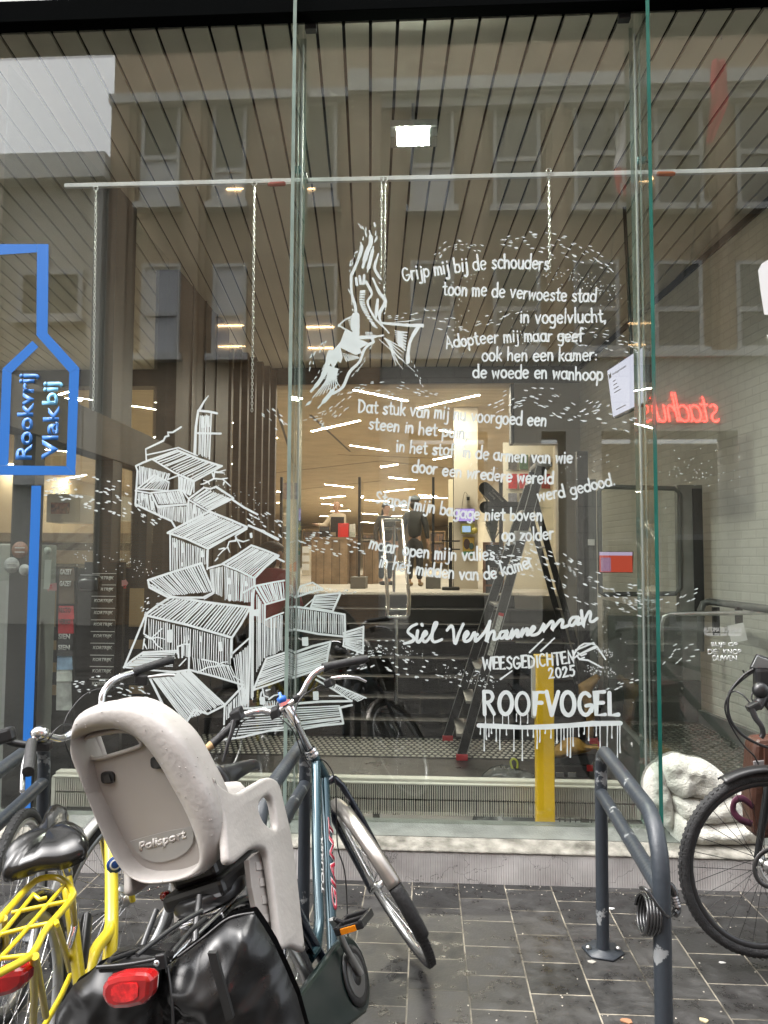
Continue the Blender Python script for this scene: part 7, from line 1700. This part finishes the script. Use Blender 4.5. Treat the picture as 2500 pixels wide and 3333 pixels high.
def resample(P, c, n=72):
    P = smooth2(P, 6); out = []
    for k in range(n):
        a = 2 * math.pi * k / n; d = (math.cos(a), math.sin(a)); best = None
        for i in range(len(P)):
            (x1, y1), (x2, y2) = P[i], P[(i + 1) % len(P)]; x1 -= c[0]; x2 -= c[0]; y1 -= c[1]; y2 -= c[1]
            ex, ey = x2 - x1, y2 - y1; den = d[0] * ey - d[1] * ex
            if abs(den) < 1e-12: continue
            t = (x1 * ey - y1 * ex) / den; s = (x1 * d[1] - y1 * d[0]) / den
            if t > 0 and -1e-6 <= s <= 1 + 1e-6 and (best is None or t > best): best = t
        out.append((c[0] + d[0] * best, c[1] + d[1] * best))
    return out
cI = (sum(p[0] for p in INN) / len(INN), sum(p[1] for p in INN) / len(INN)); oI = resample(INN, cI); oO = resample(OUT, cI)
def ring(P, x, Q=None, t=0, sc=1.):
    P = P if Q is None else [(a[0] + (b[0] - a[0]) * t, a[1] + (b[1] - a[1]) * t) for a, b in zip(P, Q)]
    return [V(x - (p[1] - .86) * .10, cI[0] + (p[0] - cI[0]) * sc, cI[1] + (p[1] - cI[1]) * sc) for p in P]
rings = [ring(oI, XB + .062), ring(oI, XB + .05, None, 0, 1.01), ring(oI, XB + .018, oO, .10), ring(oI, XB + .002, oO, .3), ring(oI, XB + .0, oO, .55), ring(oI, XB + .006, oO, .8), ring(oI, XB + .02, oO, .95), ring(oO, XB + .045, None, 0, 1.0), ring(oO, XB + .06, None, 0, .985), ring(oO, XB + .085, None, 0, .975), ring(oO, XB + .115, None, 0, .99), ring(oO, XB + .12, None, 0, .96), ring(oO, XB + .10, None, 0, .93), ring(oI, XB + .085, oO, .3)]
q = MB(); n = 72; vs = [v for r_ in rings for v in r_]; q.add(vs, [(i * n + k, i * n + (k + 1) % n, (i + 1) * n + (k + 1) % n, (i + 1) * n + k) for i in range(len(rings) - 1) for k in range(n)], True)
q.build('seat_shell', m_seat, cs, subd=1)
rd_ = MB(); rg = random.Random(3)
for i in range(90):
    k = rg.randrange(n); j = rg.choice((3, 4, 5, 6, 7, 8)); p = rings[j][k].lerp(rings[j][(k + 1) % n], rg.random()).lerp(rings[j + 1][k], rg.random() * .8); r_ = rg.uniform(.0006, .0016); rd_.ell(p, r_, r_, r_ * 1.25, 6)
tag(rd_.build('raindrops', mat('raindrop', (.34, .325, .31), .08), cs), kind='stuff')
hole = smooth2([yi(*p) for p in ((498, 690), (515, 650), (600, 627), (690, 615), (750, 625), (785, 658), (796, 690), (770, 706), (680, 735), (590, 760), (540, 765), (512, 742))], 4)
def slot(cx, cy, w, h):
    return [yi(cx + w * math.copysign(abs(math.cos(a)) ** .6, math.cos(a)), cy + h * math.copysign(abs(math.sin(a)) ** .6, math.sin(a))) for a in [2 * math.pi * k / 16 for k in range(16)]]
ib = [(cI[0] + (p[0] - cI[0]) * 1.012, cI[1] + (p[1] - cI[1]) * 1.012) for p in oI]
tl = lambda dx: (lambda u, v, w: V(XB + dx - (v - .86) * .10 + w, u, v))
curve_poly('back_panel', ib, [hole], tl(.062), m_seatd, cs, .006)
rimh = [V(XB + .056 - (p[1] - .86) * .10, p[0], p[1]) for p in hole]; MB().tube(rimh, .006, 8, closed=True).build('hole_rim', m_seat, cs)
for cx, cy in ((612, 868), (876, 788)): 
    s_ = slot(cx, cy, 34, 33); b_ = curve_poly('belt_slot', s_, [], tl(.056), m_blackplastic, cs, .008); c_ = yi(cx, cy); MB().box((XB + .049 - (c_[1] - .86) * .1, c_[0] - .010, c_[1] - .012), (XB + .051 - (c_[1] - .86) * .1, c_[0] + .010, c_[1] + .008)).build('webbing', m_dark, b_)
lp_ = [yi(*p) for p in ((708, 1222), (800, 1195), (920, 1165), (1043, 1145), (1048, 1190), (1040, 1235), (1005, 1285), (950, 1318), (880, 1338), (830, 1340), (775, 1318), (740, 1280))]
curve_poly('label_plate', lp_, [], tl(.0565), mat('grey_label', (.27, .265, .255), .4), cs, .003)
a = yi(748, 1296); b = yi(1014, 1222); A = V(XB + .0545 - (a[1] - .86) * .10, a[0], a[1]); Bq = V(XB + .0545 - (b[1] - .86) * .10, b[0], b[1])
text_mesh('label_lettering', 'Polisport', mat('label_white', (.55, .53, .51), .4), A + V(0, -.008, 0), Bq - A, V(-.1, 0, 1) - (Bq - A).normalized() * V(-.1, 0, 1).dot((Bq - A).normalized()), width=(Bq - A).length * .97, height=.031, ext=.0008, bold=.045, parent=cs, shear=.25)
# wing with armrest and leg guard on the bicycle's right side
YW = -.155
def xz(x, y, yy=YW): p = F.pl(*CB(x, y), 1, yy); return (p.x, p.z)
wing = smooth2([xz(*p) for p in ((130, 880), (190, 940), (262, 968), (340, 930), (418, 887), (465, 890), (500, 930), (530, 1050), (560, 1180), (590, 1390), (618, 1650), (634, 1800), (628, 1822), (560, 1800), (512, 1815), (492, 1740), (468, 1560), (446, 1390), (430, 1300), (400, 1268), (345, 1275), (300, 1310), (250, 1350), (215, 1340), (205, 1250), (190, 1100), (150, 960))], 4)
whole = smooth2([xz(*p) for p in ((383, 1052), (405, 1005), (436, 985), (460, 1015), (474, 1090), (478, 1148), (460, 1162), (412, 1125))], 4)
curve_poly('side_wing', wing, [whole], lambda u, v, w: V(u, YW - w, v), m_seat, cs, .004, .011)
lg = [xz(*p, -.125) for p in ((330, 1330), (372, 1290), (405, 1280), (428, 1330), (446, 1440), (470, 1580), (498, 1780), (470, 1740), (372, 1610), (345, 1480))]
curve_poly('leg_guard_lining', lg, [], lambda u, v, w: V(u, -.128 - w, v), m_seatd, cs, .012, .003)
for i, (x, y) in enumerate(((405, 1358), (425, 1446), (438, 1540), (450, 1640), (460, 1725))):
    pp = [xz(x + a, y + b, -.137) for a, b in ((-22, -20), (18, -24), (22, 20), (-18, 24))]; curve_poly('lining_pad', pp, [], lambda u, v, w: V(u, -.1375 - w, v), m_seat, cs, .004)
q = MB().tube([V(XB + .1, 0, .90), V(XB + .28, 0, .88), V(.22, -.02, .86)], [.13, .14, .13], 20, flat=.35); q.build('seat_pan', m_seat, cs)
lw = [(u + .02, v) for u, v in wing if v > .66]; curve_poly('side_wing', lw, [whole], lambda u, v, w: V(u, .155 + w, v), m_seat, cs, .004, .011)
q = MB().obox(V(.02, -.0, .785), V(0, 1, 0), V(0, 0, 1), V(1, 0, 0), .19, .045, .26).obox(V(.02, 0, .83), V(0, 1, 0), V(0, 0, 1), V(1, 0, 0), .14, .05, .20).obox(V(.12, -.04, .84), V(0, 1, 0), V(.4, 0, 1), V(1, 0, -.4), .08, .05, .25); q.build('mount_bracket', m_blackplastic, cs, bevel=.014)
MB().lathe([(.095, 0), (.10, .01), (.10, .03), (.09, .04), (0, .04)], V(-.03, 0, .745), (0, 0, 1), 28).build('mount_disc', m_blackplastic, cs); MB().lathe([(0, 0), (.012, 0), (.012, .02), (0, .02)], V(-.06, .10, .80), (0, 1, 0), 10).build('red_knob', m_redl, cs)
for y_ in (-.07, .06): MB().tube(spline([V(-.18, y_, .80), V(-.26, y_ * 1.2, .74), V(-.33, y_ * 1.4, .66)], 5), .008, 6).build('strap', m_blackplastic, cs)

# ------------------------------------------------------------------ panniers
m_tarp = mat('black_tarpaulin', (.006, .006, .0065), .29, bump=.0, coat=.0, rvar=.06, vscale=5)
def pannier(label, pts, y, depth, rough, sd_, edge, nsc=4.):
    ol = [at(*CA(*p), y) for p in pts]; lo = min(ol, key=lambda p: p.z); t = thing('pannier_bag', lo, label, 'pannier bag'); inflate(t.location, ol, depth, .012, rough, nsc, sd_, edge, .05).build('bag_body', m_tarp, t, subd=1); return t, ol
t, _ = pannier('glossy black tarpaulin pannier on the right of the blue bicycle', ((872, 1960), (905, 1900), (960, 1850), (1100, 1740), (1230, 1640), (1370, 1608), (1420, 1680), (1480, 1780), (1545, 1920), (1605, 2060), (1660, 2260), (1660, 2480), (880, 2480), (860, 2200)), 1.72, .085, .04, 2, .13, 5.)
fl = [at(*CA(*p), 1.60) for p in ((1120, 1830), (1165, 1830), (1260, 2180), (1220, 2200))]; MB(t.location).prism(fl, (0, .012, 0)).build('strap', mat('strap_black', (.008, .008, .008), .7), t)
t, _ = pannier('black pannier with flap behind the red tail lamp', ((300, 2150), (400, 1995), (470, 1950), (522, 1900), (640, 1850), (760, 1835), (870, 1850), (880, 2100), (880, 2480), (300, 2480)), 1.66, .07, .035, 6, .10)
fl = [at(*CA(*p), y_) for p, y_ in (((530, 1905), 1.57), ((640, 1800), 1.78), ((700, 1785), 1.80), ((955, 1768), 1.80), ((935, 1835), 1.70), ((850, 1892), 1.58))]; MB(t.location).prism(fl, (0, 0, -.012)).build('flap', m_tarp, t, bevel=.004)
for p0, p1 in (((740, 1840), (1090, 1600)), ((930, 1830), (1110, 1640)), ((590, 1870), (880, 1800))): MB(t.location).tube(spline([at(*CA(*p0), 1.60), (at(*CA(*p0), 1.60) + at(*CA(*p1), 1.78)) / 2 + V(0, 0, .006), at(*CA(*p1), 1.78)], 5), .0055, 6).build('bungee_cord', m_hose, t)

PB = lambda x, y, d: at(*CA(x, y), d)
MB(t.location).tube(spline([PB(522, 1905, 1.565), PB(690, 1890, 1.56), PB(868, 1858, 1.57)], 6), .004, 6).build('piping', m_hose, t)
for P in (((905, 1905, 1.66), (930, 2100, 1.62), (940, 2350, 1.6)), ((960, 1850, 1.68), (1100, 1745, 1.70), (1235, 1642, 1.715), (1372, 1612, 1.72))): MB(t.location).tube(spline([PB(*p) for p in P], 6), .0035, 6).build('seam', m_hose, t)
MB(t.location).obox(PB(870, 1872, 1.56), (1, 0, .2), (-.2, 0, 1), (0, 1, 0), .02, .028, .012).build('buckle', m_blackplastic, t, bevel=.003)
MB(t.location).lathe([(0, 0), (.006, 0), (.006, .004), (0, .005)], PB(848, 1880, 1.555), (0, -1, 0), 10).build('rivet', m_chrome, t)
# ------------------------------------------------------------------ yellow bicycle
m_yb = mat('yellow_enamel', (.60, .47, .018), .28, coat=.5, var=.07, vscale=5)
def wb(t):
    o = t.location
    return lambda pts, r_, name, m, n=10, flat=1., sm=0: MB(o).tube(spline(pts, sm) if sm else pts, r_, n, flat=flat).build(name, m, t)
yb = thing('yellow_bicycle', V(-.95, 2.2, 0), 'yellow bicycle with tubular carrier and black saddle at the left', 'bicycle'); tb = wb(yb); Y0 = yb.location
A = lambda x, y, d: at(*CA(x, y), d)
def az(x, y, z=.745): return atz(*CA(x, y), z)
tb([A(592, 1080, 2.72), A(600, 1300, 2.62), A(603, 1560, 2.52), A(600, 1760, 2.44), A(586, 1900, 2.40), A(580, 2010, 2.36)], [.021, .0215, .0215, .021, .021, .021], 'main_tube', m_yb, 16, 1., 5)
tb([A(606, 1640, 2.49), A(585, 1720, 2.44), A(530, 1790, 2.36), A(500, 1850, 2.3), A(470, 1960, 2.24)], [.020, .019, .0185, .018, .018], 'cross_tube', m_yb, 14, 1., 4)
tb([A(352, 1390, 2.22), A(378, 1560, 2.17), A(408, 1800, 2.12), A(440, 2080, 2.05)], .0165, 'seat_tube', m_yb, 14)
tb([A(325, 1320, 2.18), A(352, 1420, 2.21)], .0135, 'seatpost', m_chrome, 12)
MB(Y0).lathe([(.020, -.012), (.022, 0), (.020, .012)], A(350, 1400, 2.215), A(325, 1320, 2.18) - A(352, 1420, 2.21), 14).build('seat_clamp', m_alu, yb)
tb([az(-130, 1760), az(-40, 1690), az(60, 1575), az(190, 1440), az(300, 1420), az(360, 1450), az(392, 1495), az(385, 1540), az(250, 1700), az(170, 1835), az(0, 1935), az(-130, 2010)], .0085, 'carrier_hoop', m_yb, 8, 1., 4)
for P in (((-60, 1790), (40, 1690), (180, 1512)), ((-20, 1880), (110, 1740), (345, 1465)), ((60, 1612), (160, 1590), (385, 1545)), ((-40, 1740), (130, 1695), (290, 1662), (310, 1680)), ((180, 1512), (215, 1540), (250, 1530)), ((-20, 1860), (120, 1845), (180, 1840))):
    tb([az(*p) for p in P], .0055, 'carrier_wire', m_yb, 7)
for P in (((388, 1520, .745), (410, 1770, .50), (432, 2010, .30)), ((300, 1665, .745), (345, 1790, .60), (376, 1920, .45)), ((190, 1845, .745), (215, 1990, .60), (248, 2170, .45)), ((420, 1860, .40), (330, 2060, .36), (235, 2230, .33)), ((180, 1850, .74), (185, 2050, .58), (178, 2260, .42)), ((20, 1640, .745), (30, 1760, .66), (25, 1850, .6))):
    tb([atz(*CA(x, y), z) for x, y, z in P], .0085, 'carrier_strut', m_yb, 8)
tl_ = [A(*p, 1.66) for p in ((-60, 1950), (0, 1935), (120, 1918), (136, 1945), (132, 2000), (105, 2035), (60, 2060), (0, 2075), (-60, 2080))]
MB(Y0).prism(tl_, (0, .05, 0)).build('tail_lamp', m_redl, yb, bevel=.012)
# saddle
q = MB(Y0); prof = [((18, 1300), 2.02, .035, .03), ((80, 1268), 2.04, .08, .045), ((170, 1235), 2.08, .085, .05), ((250, 1180), 2.14, .06, .045), ((290, 1110), 2.22, .036, .036), ((318, 1050), 2.32, .026, .028), ((338, 1030), 2.35, .012, .014)]
back_l = [A(*p, d) for p, d in (((12, 1330), 1.98), ((30, 1255), 2.02), ((110, 1205), 2.08), ((205, 1150), 2.14), ((240, 1075), 2.22), ((275, 1028), 2.30), ((320, 1018), 2.34), ((368, 1048), 2.33), ((372, 1105), 2.26), ((400, 1128), 2.20), ((445, 1145), 2.13), ((478, 1195), 2.06), ((468, 1252), 2.02), ((400, 1290), 2.0), ((330, 1310), 1.99), ((220, 1318), 1.98), ((120, 1345), 1.97), ((50, 1378), 1.96), ((15, 1370), 1.96))]
OLs = spline(back_l, 4, True); cS = sum(OLs, V(0, 0, 0)) / len(OLs); nO = len(OLs); vs = []
for k, (sc, dz) in enumerate(((.0, .022), (.45, .024), (.75, .016), (.93, .002), (1., -.014), (.97, -.034), (.8, -.045), (.0, -.04))):
    for p in OLs: d = p - cS; vs.append(cS + d * max(sc, .01) + V(0, 0, dz - (.02 * (1 - sc) if abs(d.x) < .02 else 0)))
q.add(vs, [(i * nO + k, i * nO + (k + 1) % nO, (i + 1) * nO + (k + 1) % nO, (i + 1) * nO + k) for i in range(7) for k in range(nO)], True); q.build('saddle', mat('glossy_saddle', (.006, .006, .006), .2, coat=.1), yb)
for s in (-1, 1): tb([A(250 + 30 * s, 1340, 2.0), A(320 + 14 * s, 1352, 2.16), A(325 + 10 * s, 1240, 2.26)], .0035, 'saddle_rail', m_alu, 6)
# front wheel, guard and bars
fcw = at(398, 2925, 2.92); hw = R(20); fy = V(math.sin(hw), math.cos(hw), 0)
wheel(yb, fcw - Y0, fy, V(0, 0, 1), 'front_wheel', .345, .019, m_silvergrey, 32); guard(yb, fcw - Y0, fy, V(0, 0, 1), 60, 165, mat('grey_mudguard', (.26, .26, .25), .3, .6), 'mudguard')
lx = fy.cross(V(0, 0, 1))
for s in (-1, 1): tb([fcw + lx * (.05 * s), fcw + V(0, 0, .36) + lx * (.04 * s) - fy * .10, A(592, 1080, 2.72)], .011, 'fork_blade', m_yb, 10)
MB(Y0).lathe([(.0, 0), (.045, 0), (.045, .03), (.0, .03)], fcw - lx * .03, lx, 18).build('drum_brake', m_alu, yb)
rcw = atz(*CA(60, 2330), .345); wheel(yb, rcw - Y0, V(-.08, 1, 0).normalized(), V(0, 0, 1), 'rear_wheel', .345, .019, m_silvergrey, 28)
guard(yb, rcw - Y0, V(-.08, 1, 0).normalized(), V(0, 0, 1), 20, 170, mat('clear_guard', (.10, .10, .10), .15, coat=.4), 'mudguard')
tb([A(592, 1080, 2.72), A(575, 900, 2.74), A(560, 800, 2.75)], .013, 'steerer', m_chrome, 12)
tb([A(205, 655, 2.46), A(245, 652, 2.5), A(300, 668, 2.54), A(345, 665, 2.58), A(390, 640, 2.61), A(430, 590, 2.66), A(500, 560, 2.72), A(545, 500, 2.78), A(552, 440, 2.80), A(575, 395, 2.82), A(630, 345, 2.85), A(725, 312, 2.92)], .0125, 'handlebar', m_chrome, 14, 1., 4)
tb([A(722, 314, 2.92), A(745, 302, 2.93), A(850, 268, 2.98), A(915, 246, 3.02), A(932, 248, 3.03)], [.019, .0165, .0165, .0185, .016], 'grip', m_rubber, 14)
tb([A(172, 690, 2.42), A(165, 730, 2.38), A(158, 800, 2.33), A(152, 850, 2.29)], [.0165, .0165, .017, .018], 'grip', m_rubber, 14)
MB(Y0).ell(A(215, 640, 2.45), .03, .024, .022, 14).build('bell', m_chrome, yb)
tb([A(170, 700, 2.42), A(190, 670, 2.44), A(215, 655, 2.46)], .0125, 'bar_end', m_chrome, 12)
tb([A(150, 730, 2.38), A(128, 800, 2.33), A(122, 880, 2.28), A(120, 955, 2.23)], [.007, .006, .008, .008], 'brake_lever', m_chrome, 8, 1., 3)
MB(Y0).obox(A(235, 710, 2.46), (1, 0, 0), (0, 0, 1), (0, 1, 0), .05, .03, .035).build('lever_clamp', m_blackplastic, yb, bevel=.006); MB(Y0).obox(A(765, 355, 2.93), (1, 0, 0), (0, 0, 1), (0, 1, 0), .05, .04, .03).build('shifter', m_blackplastic, yb, bevel=.006)
tb([A(790, 340, 2.93), A(850, 333, 2.95), A(910, 328, 2.97), A(942, 330, 2.98)], [.006, .0065, .006, .005], 'brake_lever', m_alu, 8)
for P in (((760, 372, 2.92), (640, 385, 2.88), (480, 420, 2.8), (380, 520, 2.75), (345, 610, 2.72), (360, 720, 2.74), (420, 850, 2.78), (480, 960, 2.84)), ((245, 700, 2.46), (320, 605, 2.5), (400, 600, 2.6), (440, 640, 2.66))): tb([A(*p) for p in P], .0026, 'cable', m_hose, 6, 1., 6)
MB(Y0).lathe([(0, 0), (.028, 0), (.028, .002), (0, .002)], A(622, 1350, 2.57), (.5, -.86, 0), 20).build('blue_badge', mat('blue_badge', (.02, .07, .25), .3), yb); MB(Y0).lathe([(.013, .0022), (.018, .0022), (.018, .003), (.013, .003)], A(622, 1350, 2.57), (.5, -.86, 0), 18).build('badge_ring', m_white, yb)
tb([A(470, 1640, 2.25), A(455, 1760, 2.2), A(440, 1900, 2.15)], [.03, .035, .03], 'chain_case', m_blackplastic, 12, .5)
tb([A(408, 1560, 2.14), A(400, 1700, 2.12), A(370, 1800, 2.1)], .010, 'ring_lock', m_chrome, 8)
# black bicycle cut by the left edge
kb = thing('black_bicycle', V(-1.45, 2.5, 0), 'black bicycle mostly outside the left edge, only its bars showing', 'bicycle'); tk = wb(kb); K0 = kb.location
tk([A(150, 705, 2.62), A(60, 690, 2.6), A(0, 660, 2.56), A(-90, 650, 2.52), A(-260, 690, 2.45)], .0125, 'handlebar', m_black, 12, 1., 4)
MB(K0).obox(A(25, 655, 2.54), (1, 0, .3), (-.3, 0, 1), (0, 1, 0), .07, .05, .04).build('light_switch', m_blackplastic, kb, bevel=.012)
tk([A(-90, 650, 2.52), A(-100, 900, 2.5), A(-110, 1100, 2.5)], .017, 'steerer', m_black, 12); tk([A(-110, 1100, 2.5), A(-300, 1500, 2.2)], .018, 'down_tube', m_black, 12)
wheel(kb, V(A(-110, 1100, 2.5).x, 2.75, .345) - K0, V(-.2, .98, 0), V(0, 0, 1), 'front_wheel'); wheel(kb, V(A(-110, 1100, 2.5).x + .12, 1.7, .345) - K0, V(-.1, 1, 0).normalized(), V(0, 0, 1), 'rear_wheel')

# ------------------------------------------------------------------ bicycle at the right edge
def CD(x, y): return (1700 + .625 * x, 1950 + .625 * y)
rb = thing('black_tour_bicycle', V(1.75, 3.15, 0), 'black touring bicycle with bar display entering from the right edge', 'bicycle'); tr_ = wb(rb); B0 = rb.location
dW = 3.22; D_ = lambda x, y, d=dW: at(*CD(x, y), d)
fwc = at(2490, 2812, dW); fwd = V(-.985, -.17, 0).normalized(); upr = V(0.0, 0, 1)
print('right wheel z', fwc)
m_rimb = mat('black_rim', (.05, .05, .052), .3, .6)
wheel(rb, fwc - B0, fwd, upr, 'front_wheel', .360, .0205, m_rimb, 32, mat('black_spoke', (.04, .04, .042), .3, .7))
guard(rb, fwc - B0, fwd, upr, 62, 150, m_blackplastic, 'mudguard', .378, .032)
axr = fwd.cross(upr)
MB(B0).lathe([(.062, 0), (.08, 0), (.08, .003), (.062, .003)], fwc - axr * .045, axr, 40, True).build('brake_disc', mat('disc_steel', (.10, .10, .10), .35, .8), rb)
for s in (-1, 1): tr_([fwc + axr * (.055 * s), fwc + axr * (.06 * s) + V(.06, .0, .3), fwc + axr * (.05 * s) + V(.10, 0, .42)], [.012, .018, .020], 'fork_leg', m_black, 12)
MB(B0).obox(fwc + V(.05, -.08, .10), (1, 0, 0), (.3, 0, 1), (0, 1, 0), .05, .09, .04).build('brake_caliper', m_blackplastic, rb, bevel=.01); tr_([D_(1230, 1395, 3.12), D_(1250, 1440, 3.12), D_(1275, 1470, 3.12)], .009, 'lever_arm', m_alu, 8)
tr_([fwc + V(.10, 0, .40), fwc + V(.19, 0, .66), fwc + V(.215, 0, .74)], [.03, .024, .02], 'head_tube', m_black, 14); tr_([fwc + V(.16, 0, .55), fwc + V(.62, .08, .02)], .025, 'down_tube', m_black, 14)
rwc = fwc - fwd * 1.1; wheel(rb, rwc - B0, fwd, upr, 'rear_wheel', .36, .024, m_rimb, 32)
tr_([fwc + V(.17, 0, .58), fwc + V(.72, .1, .42), rwc], .018, 'top_tube', m_black, 12)
tr_([D_(1400, 420, 3.05), D_(1330, 470, 3.0), D_(1290, 510, 2.98), D_(1250, 530, 2.96)], .014, 'handlebar', m_black, 12); tr_([D_(1275, 450, 3.0), D_(1245, 520, 2.97), D_(1225, 560, 2.95)], [.02, .024, .018], 'stem', m_blackplastic, 12)
MB(B0).obox(D_(1258, 345, 3.0), (1, 0, -.35), (.2, -.5, .85), (0, 1, .4), .085, .075, .02).build('display_case', m_blackplastic, rb, bevel=.008); MB(B0).obox(D_(1254, 340, 2.986), (1, 0, -.35), (.2, -.5, .85), (0, 1, .4), .066, .052, .004).build('display_screen', mat('display_pale', (.40, .42, .43), .12), rb)
MB(B0).obox(D_(1250, 415, 3.0), (1, 0, 0), (0, 0, 1), (0, 1, 0), .06, .085, .05).build('display_mount', m_blackplastic, rb, bevel=.014); MB(B0).ell(D_(1240, 475, 2.96), .03, .025, .03, 12).build('bar_clamp', m_blackplastic, rb)
MB(B0).obox(D_(1205, 560, 2.93), (1, 0, .5), (-.5, 0, 1), (0, 1, 0), .05, .03, .04).build('lever_body', m_blackplastic, rb, bevel=.008)
tr_([D_(1195, 570, 2.92), D_(1215, 620, 2.91), D_(1245, 660, 2.90), D_(1254, 700, 2.90), D_(1243, 722, 2.90)], [.012, .011, .010, .010, .009], 'brake_lever', m_blackplastic, 8, 1., 3)
tr_([D_(1270, 560, 2.97), D_(1300, 545, 2.96), D_(1400, 520, 2.95)], [.017, .018, .018], 'grip', m_rubber, 12)
for P, r_ in ((((1205, 365, 3.), (1150, 400, 3.), (1085, 480, 3.), (1070, 560, 3.), (1090, 640, 3.), (1150, 710, 3.), (1230, 755, 3.), (1300, 780, 3.)), .0055), (((1215, 372, 3.), (1160, 410, 3.), (1095, 470, 3.), (1058, 540, 3.), (1065, 610, 3.), (1110, 700, 3.), (1160, 770, 3.), (1205, 815, 3.), (1230, 860, 3.05)), .0032), (((1190, 545, 2.94), (1150, 500, 2.96), (1110, 480, 2.98), (1080, 490, 3.)), .003), (((1200, 380, 3.), (1165, 390, 3.), (1148, 370, 3.)), .0028), (((1240, 470, 3.), (1205, 480, 2.98), (1195, 520, 2.97), (1225, 555, 2.96)), .0028)):
    tr_([D_(*p) for p in P], r_, 'cable', m_hose, 7, 1., 6)
m_brown = mat('brown_leather', (.05, .02, .012), .45, var=.3, vscale=8, bump=.25, bscale=70, coat=.2)
lb_ = thing('leather_bag', D_(1250, 1255, 3.42), 'brown leather satchel with straps hanging on the right bicycle', 'bag'); o = lb_.location
P = [D_(*p, 3.40) for p in ((1212, 752), (1240, 735), (1420, 720), (1440, 1240), (1235, 1258), (1205, 1220), (1190, 1060), (1200, 900))]; MB(o).prism(P, (0, .12, 0)).build('bag_body', m_brown, lb_, bevel=.02)
P = [D_(*p, 3.385) for p in ((1205, 845), (1290, 838), (1420, 835), (1420, 890), (1250, 905), (1210, 890))]; MB(o).prism(P, (0, .01, 0)).build('grey_buckle_strap', mat('grey_strap', (.16, .15, .15), .5), lb_, bevel=.003)
for xx in (1262, 1330): P = [D_(*p, 3.38) for p in ((xx, 760), (xx + 22, 758), (xx + 24, 1200), (xx + 2, 1204))]; MB(o).prism(P, (0, .012, 0)).build('strap', mat('dark_leather', (.055, .022, .014), .4), lb_, bevel=.002)
MB(o).tube(spline([D_(1195, 1170, 3.38), D_(1140, 1150, 3.36), D_(1100, 1105, 3.36), D_(1108, 1050, 3.36), D_(1150, 1040, 3.38), D_(1200, 1080, 3.4)], 5), .014, 8, flat=.35).build('plum_strap', mat('plum_strap', (.07, .015, .035), .5), lb_)
# litter on the paving
def litter(name, px, py, r_, m, label, cat, h=.004):
    c = atz(px, py, .001); t = thing(name, c, label, cat); n = 9; pts = [c + V(r_ * math.cos(2 * math.pi * k / n) * rnd.uniform(.6, 1.2), .7 * r_ * math.sin(2 * math.pi * k / n) * rnd.uniform(.6, 1.2), 0) for k in range(n)]
    MB(c).prism(pts, (0, 0, h)).build('flake', m, t)
litter('fallen_leaf', 1399, 3120, .016, mat('leaf_orange', (.42, .17, .03), .6), 'small orange leaf on the paving by the front tyre', 'leaf'); litter('pebble', 1388, 3080, .02, mat('grey_pebble', (.13, .125, .12), .8), 'flat grey pebble on the paving beside the orange leaf', 'pebble', .012)
litter('leaf_litter', 2040, 3325, .022, mat('leaf_tan', (.30, .15, .08), .7), 'tan leaf at the foot of the near stand post', 'leaf'); litter('leaf_litter', 2290, 3322, .02, mat('leaf_pale', (.5, .42, .25), .7), 'pale yellow leaf at the bottom right', 'leaf'); litter('paper_scrap', 2352, 3135, .012, m_white, 'white scrap on the paving below the right wheel', 'scrap', .003); litter('paper_scrap', 1990, 2959, .014, m_white, 'white scrap beside the far post of the right stand', 'scrap', .003); litter('paper_scrap', 1925, 3132, .018, mat('dull_scrap', (.3, .29, .26), .7), 'dull grey scrap below the far foot plate of the right stand', 'scrap', .003)
sp_ = MB()
for i in range(320):
    x = rnd.uniform(-1.6, 1.7); y_ = rnd.uniform(1.9, 3.93) if i % 3 else rnd.uniform(3.8, 3.94); r_ = rnd.uniform(.0012, .0042); sp_.prism([V(x + r_ * math.cos(a) * rnd.uniform(.6, 1.3), y_ + r_ * math.sin(a) * rnd.uniform(.6, 1.3), .0005) for a in (0, 1.2, 2.5, 3.8, 5)], (0, 0, .0016))
tag(sp_.build('grit_specks', mat('pale_grit', (.45, .42, .36), .8)), kind='stuff')
